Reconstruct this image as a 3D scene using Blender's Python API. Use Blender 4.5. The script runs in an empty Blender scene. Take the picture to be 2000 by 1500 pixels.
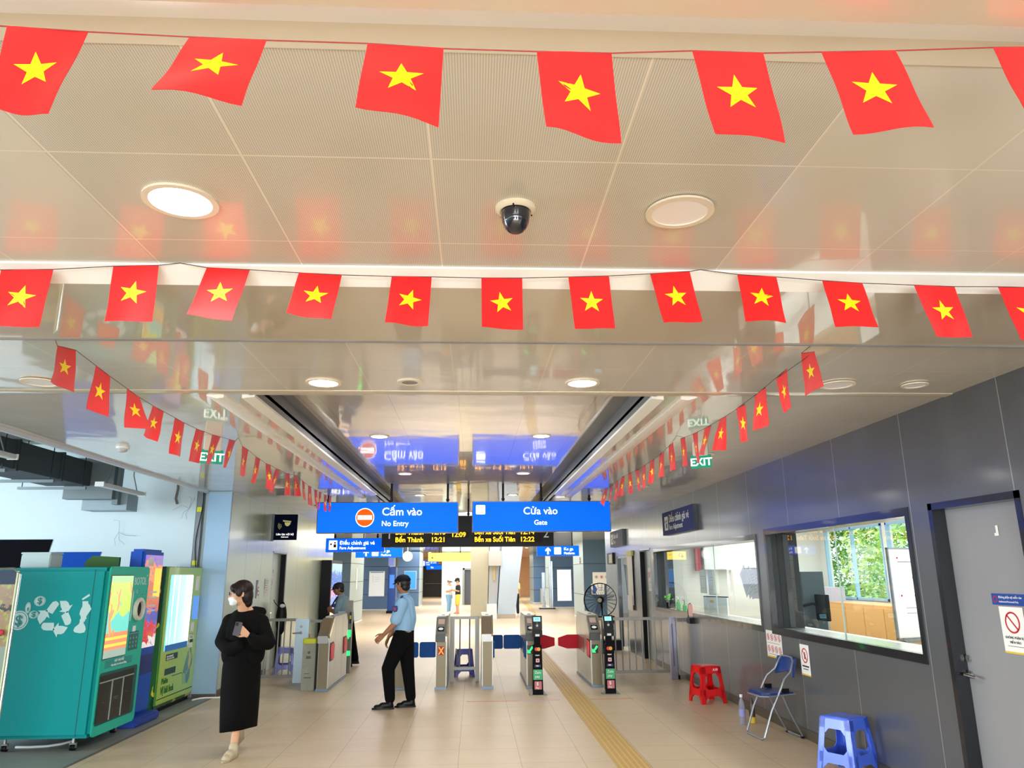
import bpy, bmesh, math, random
from mathutils import Vector, Matrix
from mathutils.geometry import tessellate_polygon
random.seed(7)
S = bpy.context.scene
COL = S.collection
# ---------------------------------------------------------------- camera
cam_d = bpy.data.cameras.new('camera'); cam = bpy.data.objects.new('camera', cam_d); COL.objects.link(cam)
PITCH, YAW, ROLL = 0.24909, 0.050944, -0.0075511
def cam_axes():
    cp, sp, cy, sy = math.cos(PITCH), math.sin(PITCH), math.cos(YAW), math.sin(YAW)
    f = Vector((sy*cp, cy*cp, sp)); r = Vector((cy, -sy, 0)); u = r.cross(f)
    cr, sr = math.cos(ROLL), math.sin(ROLL)
    return f, r*cr+u*sr, -r*sr+u*cr
_f, _r, _u = cam_axes()
cam.matrix_world = Matrix(((_r.x, _u.x, -_f.x, 0), (_r.y, _u.y, -_f.y, 0), (_r.z, _u.z, -_f.z, 1.7), (0, 0, 0, 1)))
cam_d.sensor_width = 36; cam_d.lens = 1457.9/2000*36; cam_d.clip_start = 0.05; cam_d.clip_end = 300
S.camera = cam
# ---------------------------------------------------------------- view, world
S.view_settings.view_transform = 'Standard'; S.view_settings.look = 'None'
S.view_settings.exposure = 0.26; S.view_settings.gamma = 1.0; S.view_settings.use_curve_mapping = False
S.cycles.max_bounces = 9; S.cycles.diffuse_bounces = 5; S.cycles.glossy_bounces = 5
S.cycles.transmission_bounces = 6; S.cycles.transparent_max_bounces = 12
S.cycles.sample_clamp_indirect = 6.0; S.cycles.caustics_reflective = False; S.cycles.caustics_refractive = False
S.cycles.use_denoising = True
W = bpy.data.worlds.new('sky'); S.world = W; W.use_nodes = True
bg = W.node_tree.nodes['Background']; bg.inputs[0].default_value = (0.80, 0.90, 1.0, 1); bg.inputs[1].default_value = 2.9
def area(name, loc, size, power, color=(1, 1, 1), rot=(0, 0, 0), size_y=None, shape=None, spread=None):
    d = bpy.data.lights.new(name, 'AREA'); d.energy = power; d.color = color
    d.shape = shape or ('RECTANGLE' if size_y else 'SQUARE'); d.size = size
    if size_y: d.size_y = size_y
    if spread: d.spread = spread
    o = bpy.data.objects.new(name, d); o.location = loc; o.rotation_euler = rot; COL.objects.link(o); return o
# ---------------------------------------------------------------- materials
def lin(c):
    c = c/255.0
    return c/12.92 if c <= 0.04045 else ((c+0.055)/1.055)**2.4
def rgb(c): return (lin(c[0]), lin(c[1]), lin(c[2]), 1)
MATS = {}
def mat(name, c, rough=0.5, metal=0.0, coat=0.0, crough=0.05, emit=0.0, ecol=None, alpha=None, spec=0.5, trans=0.0, ior=1.5, sheen=0.0, var=0.0, vscale=6.0, bump=0.0, bscale=40.0, vstretch=(1, 1, 1)):
    if name in MATS: return MATS[name]
    m = bpy.data.materials.new(name); m.use_nodes = True; nt = m.node_tree; b = nt.nodes['Principled BSDF']
    b.inputs['Base Color'].default_value = rgb(c); b.inputs['Roughness'].default_value = rough
    b.inputs['Metallic'].default_value = metal; b.inputs['Coat Weight'].default_value = coat
    b.inputs['Coat Roughness'].default_value = crough; b.inputs['Specular IOR Level'].default_value = spec
    b.inputs['Transmission Weight'].default_value = trans; b.inputs['IOR'].default_value = ior
    b.inputs['Sheen Weight'].default_value = sheen
    if emit: b.inputs['Emission Color'].default_value = rgb(ecol or c); b.inputs['Emission Strength'].default_value = emit
    if alpha is not None: b.inputs['Alpha'].default_value = alpha
    if var or bump:
        g = nt.nodes.new('ShaderNodeNewGeometry'); mp = nt.nodes.new('ShaderNodeMapping'); mp.inputs['Scale'].default_value = vstretch
        nt.links.new(g.outputs['Position'], mp.inputs[0])
        if var:
            n = nt.nodes.new('ShaderNodeTexNoise'); n.inputs['Scale'].default_value = vscale; n.inputs['Detail'].default_value = 5
            nt.links.new(mp.outputs[0], n.inputs[0])
            mx = nt.nodes.new('ShaderNodeMix'); mx.data_type = 'RGBA'
            mx.inputs[6].default_value = rgb([max(0, v*(1-var)) for v in c]); mx.inputs[7].default_value = rgb([min(255, v*(1+var)) for v in c])
            nt.links.new(n.outputs[0], mx.inputs[0]); nt.links.new(mx.outputs[2], b.inputs['Base Color'])
        if bump:
            n2 = nt.nodes.new('ShaderNodeTexNoise'); n2.inputs['Scale'].default_value = bscale; n2.inputs['Detail'].default_value = 3
            nt.links.new(mp.outputs[0], n2.inputs[0])
            bp = nt.nodes.new('ShaderNodeBump'); bp.inputs['Strength'].default_value = bump; bp.inputs['Distance'].default_value = 0.01
            nt.links.new(n2.outputs[0], bp.inputs['Height']); nt.links.new(bp.outputs[0], b.inputs['Normal'])
    MATS[name] = m; return m
def nodes(name, rough=0.5, metal=0.0, coat=0.0, crough=0.05):
    m = bpy.data.materials.new(name); m.use_nodes = True; MATS[name] = m
    nt = m.node_tree; b = nt.nodes['Principled BSDF']
    b.inputs['Roughness'].default_value = rough; b.inputs['Metallic'].default_value = metal
    b.inputs['Coat Weight'].default_value = coat; b.inputs['Coat Roughness'].default_value = crough
    g = nt.nodes.new('ShaderNodeNewGeometry'); sx = nt.nodes.new('ShaderNodeSeparateXYZ'); nt.links.new(g.outputs['Position'], sx.inputs[0])
    def M(op, a, bb=None, c=None):
        n = nt.nodes.new('ShaderNodeMath'); n.operation = op
        for i, v in enumerate((a, bb, c)):
            if v is None: continue
            if isinstance(v, (int, float)): n.inputs[i].default_value = v
            else: nt.links.new(v, n.inputs[i])
        return n.outputs[0]
    def line(s, off, per, w):          # 1 on grid lines
        t = M('FRACT', M('ADD', M('DIVIDE', M('SUBTRACT', s, off), per), 0.5))
        return M('LESS_THAN', M('MULTIPLY', M('ABSOLUTE', M('SUBTRACT', t, 0.5)), per), w/2)
    def mix(f, a, c):
        n = nt.nodes.new('ShaderNodeMix'); n.data_type = 'RGBA'
        for i, v in ((0, f), (6, a), (7, c)):
            if isinstance(v, (int, float, tuple)): n.inputs[i].default_value = v
            else: nt.links.new(v, n.inputs[i])
        return n.outputs[2]
    def noise(scale, detail=4, stretch=None):
        n = nt.nodes.new('ShaderNodeTexNoise'); n.inputs['Scale'].default_value = scale; n.inputs['Detail'].default_value = detail
        src = g.outputs['Position']
        if stretch:
            mp = nt.nodes.new('ShaderNodeMapping'); mp.inputs['Scale'].default_value = stretch; nt.links.new(src, mp.inputs[0]); src = mp.outputs[0]
        nt.links.new(src, n.inputs[0]); return n.outputs[0]
    def bump(h, st=0.5, dist=0.01, prev=None):
        n = nt.nodes.new('ShaderNodeBump'); n.inputs['Strength'].default_value = st; n.inputs['Distance'].default_value = dist
        nt.links.new(h, n.inputs['Height'])
        if prev is not None: nt.links.new(prev, n.inputs['Normal'])
        return n.outputs[0]
    return m, nt, b, sx, M, line, mix, noise, bump
def ceiling_mat(name, base, seam, x0, y0, perf=None, coat=1.0, rough=0.45, wav=0.02):
    m, nt, b, sx, M, line, mix, noise, bump = nodes(name, rough, 0.0, coat, 0.06)
    X, Y = sx.outputs[0], sx.outputs[1]
    g1 = M('MAXIMUM', line(X, x0, .585, .007), line(Y, y0, .615, .007))
    n = noise(1.3, 4)
    c = mix(n, rgb([v*.95 for v in base]), rgb([min(255, v*1.05) for v in base]))
    if perf:   # fine perforation in rows, only on the tiles that have it
        dots = M('MULTIPLY', M('GREATER_THAN', M('SINE', M('MULTIPLY', X, 2*math.pi/.0072)), 0.1), M('GREATER_THAN', M('SINE', M('MULTIPLY', Y, 2*math.pi/.0036)), -0.6))
        inside = M('MULTIPLY', M('LESS_THAN', X, perf[1]), M('GREATER_THAN', X, perf[0]))
        c = mix(M('MULTIPLY', M('MULTIPLY', dots, inside), 0.75), c, rgb([v*.72 for v in base]))
    c = mix(g1, c, rgb(seam))
    nt.links.new(c, b.inputs['Base Color'])
    # each panel a little pillowed
    tx = M('SUBTRACT', M('FRACT', M('DIVIDE', M('SUBTRACT', X, x0), .585)), .5); ty = M('SUBTRACT', M('FRACT', M('DIVIDE', M('SUBTRACT', Y, y0), .615)), .5)
    h = M('ADD', M('MULTIPLY', M('ADD', M('MULTIPLY', tx, tx), M('MULTIPLY', ty, ty)), .12), M('MULTIPLY', noise(1.1, 2), 1.2))
    bp = bump(h, .35, wav); nt.links.new(bp, b.inputs['Normal'])
    if 'Coat Normal' in b.inputs: nt.links.new(bp, b.inputs['Coat Normal'])
    return m
M_CEIL_F = ceiling_mat('ceiling tiles perforated', (220, 215, 203), (240, 232, 218), -.14, 2.10, perf=(-1.32, 1.03), coat=.55, rough=.4)
M_CEIL = ceiling_mat('ceiling panels gloss', (226, 219, 207), (244, 238, 228), -.14, 2.10, coat=1.0, rough=.35)
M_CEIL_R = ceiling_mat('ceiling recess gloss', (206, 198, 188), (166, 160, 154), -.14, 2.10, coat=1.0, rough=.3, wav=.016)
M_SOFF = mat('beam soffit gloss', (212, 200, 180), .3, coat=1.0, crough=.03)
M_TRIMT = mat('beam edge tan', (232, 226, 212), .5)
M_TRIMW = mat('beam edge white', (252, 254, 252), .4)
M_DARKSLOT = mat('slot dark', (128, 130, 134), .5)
def floor_mat():
    m, nt, b, sx, M, line, mix, noise, bump = nodes('floor tiles', .42, 0, .06, .2)
    X, Y = sx.outputs[0], sx.outputs[1]
    g1 = M('MAXIMUM', line(X, -.14, .585, .005), line(Y, 9.96, .6, .005))
    c = mix(noise(2.2, 5), rgb((196, 176, 146)), rgb((214, 195, 166)))
    c = mix(M('MULTIPLY', noise(9, 4, (1, 3, 1)), .35), c, rgb((186, 168, 140)))
    c = mix(M('MULTIPLY', g1, .8), c, rgb((128, 112, 92))); nt.links.new(c, b.inputs['Base Color'])
    nt.links.new(bump(M('MULTIPLY', g1, -1.0), .25, .004), b.inputs['Normal']); return m
M_FLOOR = floor_mat()
def panel_mat(name, c1, c2, metal, rough, y0, per, seam, coat=.3):
    m, nt, b, sx, M, line, mix, noise, bump = nodes(name, rough, metal, coat, .12)
    Y, Z = sx.outputs[1], sx.outputs[2]
    g1 = line(Y, y0, per, .008)
    c = mix(noise(1.2, 5, (1, 1, .35)), rgb(c1), rgb(c2)); c = mix(M('MULTIPLY', noise(60, 3, (1, 1, .02)), .25), c, rgb([v*.8 for v in c1]))
    c = mix(g1, c, rgb(seam)); nt.links.new(c, b.inputs['Base Color'])
    nt.links.new(bump(M('ADD', M('MULTIPLY', noise(.8, 2, (1, 1, .3)), 1.5), M('MULTIPLY', g1, -.3)), .2, .012), b.inputs['Normal']); return m
M_WALLR = panel_mat('right wall metal panels', (94, 98, 101), (110, 115, 122), .4, .34, 8.3, 1.2, (168, 168, 172))
M_WALLL = panel_mat('left wall metal panels', (186, 203, 188), (200, 216, 202), .22, .3, 12.7, .92, (96, 100, 98))
M_SKIRT = mat('skirting dark', (92, 84, 70), .45, .3)
M_WHITE = mat('paint white', (236, 240, 240), .6)
M_PLASTER = mat('alcove plaster', (214, 232, 240), .75, var=.02, vscale=1.5)
M_PAPER = mat('paper', (243, 243, 240), .6)
M_STEEL = mat('brushed steel', (148, 148, 146), .34, .6, var=.06, vscale=3, vstretch=(1, 1, .2))
M_STEELD = mat('brushed steel dark', (122, 120, 114), .4, .5)
M_STEELB = mat('steel panel pale', (184, 184, 175), .32, .45)
M_BLACK = mat('black', (10, 10, 12), .45, spec=.2)
M_BLACKM = mat('black frame metal', (22, 26, 34), .3, .3, coat=.5)
M_GLASS = mat('window glass', (235, 245, 245), .02, trans=1.0, ior=1.1)
def glass_mat():
    m = bpy.data.materials.new('clear pane'); m.use_nodes = True; nt = m.node_tree; nt.nodes.clear()
    o = nt.nodes.new('ShaderNodeOutputMaterial'); t = nt.nodes.new('ShaderNodeBsdfTransparent'); g = nt.nodes.new('ShaderNodeBsdfGlossy'); g.inputs['Roughness'].default_value = .01
    t.inputs[0].default_value = (.93, .97, .96, 1); fr0 = nt.nodes.new('ShaderNodeFresnel'); fr0.inputs[0].default_value = 1.45; ge = nt.nodes.new('ShaderNodeNewGeometry'); sb = nt.nodes.new('ShaderNodeMath'); sb.operation = 'SUBTRACT'; sb.inputs[0].default_value = 1.0; nt.links.new(ge.outputs['Backfacing'], sb.inputs[1]); fr = nt.nodes.new('ShaderNodeMath'); fr.operation = 'MULTIPLY'; nt.links.new(fr0.outputs[0], fr.inputs[0]); nt.links.new(sb.outputs[0], fr.inputs[1])
    mx = nt.nodes.new('ShaderNodeMixShader'); nt.links.new(fr.outputs[0], mx.inputs[0]); nt.links.new(t.outputs[0], mx.inputs[1]); nt.links.new(g.outputs[0], mx.inputs[2]); nt.links.new(mx.outputs[0], o.inputs[0]); return m
M_PANE = glass_mat()
# ---------------------------------------------------------------- mesh builder
class MB:
    def __init__(s): s.v = []; s.f = []; s.m = Matrix.Identity(4)
    def at(s, origin, right=(1, 0, 0), up=(0, 0, 1)):
        r = Vector(right).normalized(); u = Vector(up).normalized(); n = r.cross(u); o = Vector(origin)
        s.m = Matrix(((r.x, u.x, n.x, o.x), (r.y, u.y, n.y, o.y), (r.z, u.z, n.z, o.z), (0, 0, 0, 1))); return s
    def reset(s): s.m = Matrix.Identity(4); return s
    def add(s, vs, fs):
        k = len(s.v); s.v += [s.m @ Vector(p) for p in vs]; s.f += [tuple(i+k for i in f) for f in fs]; return s
    def box(s, x0, x1, y0, y1, z0, z1):
        return s.add([(x0, y0, z0), (x1, y0, z0), (x1, y1, z0), (x0, y1, z0), (x0, y0, z1), (x1, y0, z1), (x1, y1, z1), (x0, y1, z1)],
                     [(0, 3, 2, 1), (4, 5, 6, 7), (0, 1, 5, 4), (1, 2, 6, 5), (2, 3, 7, 6), (3, 0, 4, 7)])
    def prism(s, poly, w0, w1):        # poly in the first two axes
        n = len(poly); tri = tessellate_polygon([[Vector((p[0], p[1], 0)) for p in poly]])
        vs = [(p[0], p[1], w0) for p in poly] + [(p[0], p[1], w1) for p in poly]
        a = sum(poly[i][0]*poly[(i+1) % n][1]-poly[(i+1) % n][0]*poly[i][1] for i in range(n))
        def o(t):
            p, q, r = (poly[i] for i in t)
            return t if ((q[0]-p[0])*(r[1]-p[1])-(q[1]-p[1])*(r[0]-p[0]) > 0) else (t[0], t[2], t[1])
        fs = []
        for t in tri:
            t = o(tuple(t)); fs.append(tuple(i+n for i in t)); fs.append((t[2], t[1], t[0]))
        for i in range(n):
            j = (i+1) % n
            fs.append((i, j, j+n, i+n) if a > 0 else (j, i, i+n, j+n))
        return s.add(vs, fs)
    def rrect(s, x0, x1, y0, y1, r, w0, w1, seg=4): return s.prism(rr(x0, x1, y0, y1, r, seg), w0, w1)
    def disc(s, cx, cy, r, w0, w1, n=24, ry=None):
        return s.prism([(cx+r*math.cos(2*math.pi*i/n), cy+(ry or r)*math.sin(2*math.pi*i/n)) for i in range(n)], w0, w1)
    def ring(s, cx, cy, r0, r1, w0, w1, n=32):
        vs = []; fs = []
        for i in range(n):
            a = 2*math.pi*i/n; c, d = math.cos(a), math.sin(a)
            vs += [(cx+r0*c, cy+r0*d, w0), (cx+r1*c, cy+r1*d, w0), (cx+r1*c, cy+r1*d, w1), (cx+r0*c, cy+r0*d, w1)]
        for i in range(n):
            a = 4*i; b = 4*((i+1) % n)
            for k in range(4): fs.append((a+k, a+(k+1) % 4, b+(k+1) % 4, b+k))
        return s.add(vs, fs)
    def tube(s, pts, r, n=8, closed=False, caps=True):
        pts = [Vector(p) for p in pts]; N = len(pts); rs = r if isinstance(r, (list, tuple)) else [r]*N
        vs = []; fs = []; prev = None
        for i, p in enumerate(pts):
            a = pts[i-1] if (i > 0 or closed) else p; b = pts[(i+1) % N] if (i < N-1 or closed) else p
            t = (b-a).normalized() if (b-a).length > 1e-9 else Vector((0, 0, 1))
            if prev is None:
                q = Vector((0, 0, 1)) if abs(t.z) < .9 else Vector((1, 0, 0)); u = t.cross(q).normalized()
            else:
                u = (prev - t*prev.dot(t)).normalized()
            prev = u; w = t.cross(u)
            vs += [tuple(p+(u*math.cos(2*math.pi*k/n)+w*math.sin(2*math.pi*k/n))*rs[i]) for k in range(n)]
        for i in range(N if closed else N-1):
            j = (i+1) % N
            for k in range(n): fs.append((i*n+k, i*n+(k+1) % n, j*n+(k+1) % n, j*n+k))
        if caps and not closed:
            fs.append(tuple(range(n-1, -1, -1))); fs.append(tuple(range((N-1)*n, N*n)))
        return s.add(vs, fs)
    def lathe(s, prof, n=24, axis='z', c=(0, 0, 0)):    # prof: (radius, height)
        vs = []; fs = []; N = len(prof)
        for r, h in prof:
            for k in range(n):
                a = 2*math.pi*k/n; p = (r*math.cos(a), r*math.sin(a), h)
                if axis == 'y': p = (p[0], h, -p[1])
                if axis == 'x': p = (h, p[0], p[1])
                vs.append((p[0]+c[0], p[1]+c[1], p[2]+c[2]))
        for i in range(N-1):
            for k in range(n): fs.append((i*n+k, i*n+(k+1) % n, (i+1)*n+(k+1) % n, (i+1)*n+k))
        if prof[0][0] > 1e-6: fs.append(tuple(range(n-1, -1, -1)))
        if prof[-1][0] > 1e-6: fs.append(tuple(range((N-1)*n, N*n)))
        return s.add(vs, fs)
    def ell(s, c, r, n=16, rot=None):
        vs = []; fs = []; K = n//2; R = rot or Matrix.Identity(3)
        for i in range(K+1):
            t = math.pi*i/K
            for k in range(n):
                a = 2*math.pi*k/n; p = R @ Vector((r[0]*math.sin(t)*math.cos(a), r[1]*math.sin(t)*math.sin(a), r[2]*math.cos(t)))
                vs.append((p.x+c[0], p.y+c[1], p.z+c[2]))
        for i in range(K):
            for k in range(n): fs.append((i*n+k, (i+1)*n+k, (i+1)*n+(k+1) % n, i*n+(k+1) % n))
        return s.add(vs, fs)
    def cap(s, a, b, ra, rb, n=14):     # tapered capsule
        a = Vector(a); b = Vector(b); t = (b-a); L = t.length or 1e-6; t = t/L
        pts = []; rs = []
        for i in range(5):
            th = math.pi/2*i/5; pts.append(a - t*ra*math.cos(th)); rs.append(max(ra*math.sin(th), .0005))
        pts.append(a); rs.append(ra); pts.append(b); rs.append(rb)
        for i in range(1, 6):
            th = math.pi/2*i/5; pts.append(b + t*rb*math.sin(th)); rs.append(max(rb*math.cos(th), .0005))
        return s.tube(pts, rs, n)
    def chain(s, pts, rs, n=14):
        for i in range(len(pts)-1): s.cap(pts[i], pts[i+1], rs[i], rs[i+1], n)
        return s
def rr(x0, x1, y0, y1, r, seg=4):
    P = []
    for cx, cy, a0 in ((x1-r, y1-r, 0), (x0+r, y1-r, 90), (x0+r, y0+r, 180), (x1-r, y0+r, 270)):
        for i in range(seg+1):
            a = math.radians(a0+90*i/seg); P.append((cx+r*math.cos(a), cy+r*math.sin(a)))
    return P
def mesh_of(name, mb, bevel=0, smooth=35, merge=False):
    me = bpy.data.meshes.new(name); me.from_pydata([tuple(v) for v in mb.v], [], mb.f)
    bm = bmesh.new(); bm.from_mesh(me)
    bmesh.ops.remove_doubles(bm, verts=bm.verts, dist=1e-5)
    if smooth is not None: bmesh.ops.recalc_face_normals(bm, faces=bm.faces)
    if bevel:
        ed = [e for e in bm.edges if len(e.link_faces) == 2 and e.calc_face_angle(0) > .6]
        bmesh.ops.bevel(bm, geom=ed, offset=bevel, segments=2, affect='EDGES', clamp_overlap=True)
    for f in bm.faces: f.smooth = smooth is not None
    bm.to_mesh(me); bm.free()
    if smooth is not None: me.set_sharp_from_angle(angle=math.radians(smooth))
    return me
def obj(name, mb, m, parent=None, bevel=0, smooth=35, loc=None, rot=None, label=None, kind=None):
    me = mb if isinstance(mb, bpy.types.Mesh) else mesh_of(name, mb, bevel, smooth)
    o = bpy.data.objects.new(name, me); COL.objects.link(o)
    if m is not None:
        me.materials.clear(); me.materials.append(m)
    if parent is not None: o.parent = parent
    if loc is not None: o.location = loc
    if rot is not None: o.rotation_euler = rot
    if label: o['label'] = label
    if kind: o['kind'] = kind
    return o
def tag(o, label, cat, group=None):
    o['label'] = label; o['category'] = cat
    if group: o['group'] = group
    return o
def thing(name, label, cat, loc=(0, 0, 0), rotz=0, group=None):
    o = bpy.data.objects.new(name, None); o.empty_display_size = .1; COL.objects.link(o)
    o.location = loc; o.rotation_euler = (0, 0, rotz); return tag(o, label, cat, group)
def struct(name, mb, m, parent=None, bevel=0, smooth=35):
    o = obj(name, mb, m, parent, bevel, smooth)
    if parent is None: o['kind'] = 'structure'
    return o
def copy_tree(o, parent=None):
    c = o.copy(); COL.objects.link(c)
    if parent is not None: c.parent = parent
    for ch in list(o.children): copy_tree(ch, c)
    return c
def text(name, body, size, m, parent, origin, right=(1, 0, 0), up=(0, 0, 1), align='LEFT', depth=.0015, bold=0.0, wscale=1.0, label=None):
    cu = bpy.data.curves.new(name, 'FONT'); cu.body = body; cu.size = size; cu.align_x = align; cu.extrude = depth; cu.offset = bold
    cu.resolution_u = 3
    t = bpy.data.objects.new(name+'_tmp', cu); COL.objects.link(t); dg = bpy.context.evaluated_depsgraph_get()
    me = bpy.data.meshes.new_from_object(t.evaluated_get(dg)); bpy.data.objects.remove(t); bpy.data.curves.remove(cu)
    r = Vector(right).normalized(); u = Vector(up).normalized(); n = r.cross(u); o = Vector(origin)
    me.transform(Matrix(((r.x*wscale, u.x, n.x, o.x), (r.y*wscale, u.y, n.y, o.y), (r.z*wscale, u.z, n.z, o.z), (0, 0, 0, 1))))
    me.name = name
    return obj(name, me, m, parent, smooth=None, label=label)
def fuse(name, mb, m, parent=None, voxel=.008, smooth_it=6, loc=None):
    """overlapping closed shapes melted into one continuous skin"""
    me = bpy.data.meshes.new(name); me.from_pydata([tuple(v) for v in mb.v], [], mb.f)
    t = bpy.data.objects.new(name+'_tmp', me); COL.objects.link(t)
    r = t.modifiers.new('r', 'REMESH'); r.mode = 'VOXEL'; r.voxel_size = voxel; r.use_smooth_shade = True
    if smooth_it:
        k = t.modifiers.new('s', 'SMOOTH'); k.iterations = smooth_it; k.factor = .5
    dg = bpy.context.evaluated_depsgraph_get(); dg.update()
    out = bpy.data.meshes.new_from_object(t.evaluated_get(dg)); out.name = name
    bpy.data.objects.remove(t); bpy.data.meshes.remove(me)
    o = bpy.data.objects.new(name, out); COL.objects.link(o); out.materials.clear(); out.materials.append(m)
    for p in out.polygons: p.use_smooth = True
    if parent is not None: o.parent = parent
    if loc is not None: o.location = loc
    return o
# ================================================================ SETTING
ZC = 2.96
b = MB().box(-3.75, 14, -7, 78, -.12, 0); b.box(-14, -3.75, 12.05, 78, -.12, 0)
struct('floor', b, M_FLOOR)
struct('floor_alcove', MB().box(-14, -3.75, -7, 12.05, -.12, -.001), mat('alcove floor', (128, 132, 126), .5, var=.08, vscale=3))
struct('ground', MB().box(-60, 80, -40, 120, -.4, -.13), mat('ground outside', (150, 160, 140), .9))
# ceiling pieces
def holed(mb, x0, x1, y0, y1, z, holes):
    hs = [h for h in holes if x0 < h[0] < x1 and y0 < h[1] < y1]
    def quad(a, b_, c, d):
        if b_-a > 1e-6 and d-c > 1e-6: mb.add([(a, c, z), (b_, c, z), (b_, d, z), (a, d, z)], [(0, 3, 2, 1)])
    q = .14; rows = sorted(set(h[1] for h in hs)); groups = []
    for y in rows:
        if groups and y-groups[-1][-1] < .3: groups[-1].append(y)
        else: groups.append([y])
    yc = y0
    for g in groups:
        ya, yb = min(g)-q, max(g)+q; quad(x0, x1, yc, ya); xc = x0
        for cx, cy, r in sorted(h for h in hs if h[1] in g):
            quad(xc, cx-q, ya, yb); quad(cx-q, cx+q, ya, cy-q); quad(cx-q, cx+q, cy+q, yb); xc = cx+q
            vs = []; fs = []; n = 32
            for i in range(n):
                a = 2*math.pi*i/n; c, s = math.cos(a), math.sin(a); k = q/max(abs(c), abs(s)); vs += [(cx+r*c, cy+r*s, z), (cx+k*c, cy+k*s, z)]
            for i in range(n):
                j = (i+1) % n; fs.append((2*i, 2*i+1, 2*j+1, 2*j)[::-1])
            mb.add(vs, fs)
        quad(xc, x1, ya, yb); yc = yb
    quad(x0, x1, yc, y1)
    mb.box(x0, x1, y0, y1, z+.06, z+.09)
    return mb
HOLES = [(.73, 2.41, .10), (2.51, 4.90, .095), (-2.88, 4.94, .095), (3.06, 4.90, .066)] + [(x, y, .086) for x in (2.51, -2.88) for y in (8.0, 11.1, 14.2)]
struct('ceiling_front', holed(MB(), -4.08, 3.6, 1.52, 2.97, ZC, HOLES), M_CEIL_F, smooth=None)
struct('ceiling_rear', MB().box(-4.08, 3.6, -7, -.2, ZC, ZC+.06), M_CEIL)
b = holed(MB(), -4.08, 3.6, 3.9, 5.3, ZC, HOLES)
holed(b, -4.08, -1.59, 5.3, 20, ZC, HOLES); holed(b, 1.31, 3.6, 5.3, 20, ZC, HOLES)
struct('ceiling_hall', b, M_CEIL, smooth=None)
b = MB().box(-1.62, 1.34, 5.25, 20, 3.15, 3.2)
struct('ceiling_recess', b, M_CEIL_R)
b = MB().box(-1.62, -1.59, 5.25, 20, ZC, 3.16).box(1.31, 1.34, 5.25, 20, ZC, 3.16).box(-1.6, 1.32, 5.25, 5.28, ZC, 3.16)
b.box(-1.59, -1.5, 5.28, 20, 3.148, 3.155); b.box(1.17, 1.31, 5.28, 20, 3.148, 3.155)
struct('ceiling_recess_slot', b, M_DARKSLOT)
struct('ceiling_far', MB().box(-14, 14, 20, 78, ZC, ZC+.06), M_CEIL)
# cross beams with pale chamfers
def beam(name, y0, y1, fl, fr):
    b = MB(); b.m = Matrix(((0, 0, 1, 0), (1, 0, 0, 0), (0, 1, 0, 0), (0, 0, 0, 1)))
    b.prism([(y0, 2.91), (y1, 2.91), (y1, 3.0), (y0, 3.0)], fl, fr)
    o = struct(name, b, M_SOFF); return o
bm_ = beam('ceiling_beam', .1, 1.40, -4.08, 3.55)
def yz(poly, x0, x1, name, m, parent=None):
    b = MB(); b.m = Matrix(((0, 0, 1, 0), (1, 0, 0, 0), (0, 1, 0, 0), (0, 0, 0, 1))); b.prism(poly, x0, x1)
    return struct(name, b, m, parent)
yz([(1.40, 2.91), (1.50, 2.952), (1.50, 3.0), (1.40, 3.0)], -4.08, 3.55, 'ceiling_beam_edge', M_TRIMW, bm_)
yz([(1.50, 2.952), (1.60, 2.957), (1.60, 3.0), (1.50, 3.0)], -4.08, 3.55, 'ceiling_beam_trim', M_TRIMT, bm_)
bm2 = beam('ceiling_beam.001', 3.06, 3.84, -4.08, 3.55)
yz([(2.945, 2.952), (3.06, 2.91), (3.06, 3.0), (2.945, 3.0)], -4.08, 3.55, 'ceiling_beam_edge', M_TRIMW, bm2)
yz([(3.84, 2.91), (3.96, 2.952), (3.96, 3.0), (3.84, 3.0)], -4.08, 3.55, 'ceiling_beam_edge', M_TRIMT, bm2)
b = MB().box(-4.08, 3.55, 3.838, 3.846, 2.903, 2.912)
struct('trim_1', b, M_DARKSLOT)
yz([(5.16, 2.957), (5.17, 2.954), (5.26, 2.954), (5.27, 2.962), (5.16, 2.962)], -3.7, 3.5, 'trim_2', M_SOFF)
# strips running away on both sides of the recess
def xz(poly, y0, y1, name, m):
    b = MB(); b.m = Matrix(((1, 0, 0, 0), (0, 0, -1, 0), (0, 1, 0, 0), (0, 0, 0, 1))); b.prism(poly, -y1, -y0); return struct(name, b, m)
xz([(-1.67, 2.935), (-1.58, 2.945), (-1.58, 2.965), (-1.67, 2.965)], 5.3, 12.2, 'trim_3', M_TRIMW)
xz([(-1.92, 2.952), (-1.85, 2.932), (-1.80, 2.94), (-1.80, 2.965), (-1.92, 2.965)], 5.3, 12.6, 'trim_4', M_TRIMW)
xz([(1.30, 2.945), (1.39, 2.935), (1.39, 2.965), (1.30, 2.965)], 5.3, 12.2, 'trim_5', M_TRIMW)
xz([(1.52, 2.94), (1.57, 2.932), (1.64, 2.952), (1.64, 2.965), (1.52, 2.965)], 5.3, 12.6, 'trim_6', M_TRIMW)
xz([(-4.11, 2.93), (-4.07, 2.93), (-4.06, 2.955), (-4.06, 3.0), (-4.11, 3.0)], -7, 11.74, 'trim_7', mat('ceiling edge strip', (205, 214, 216), .35, .3))
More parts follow.
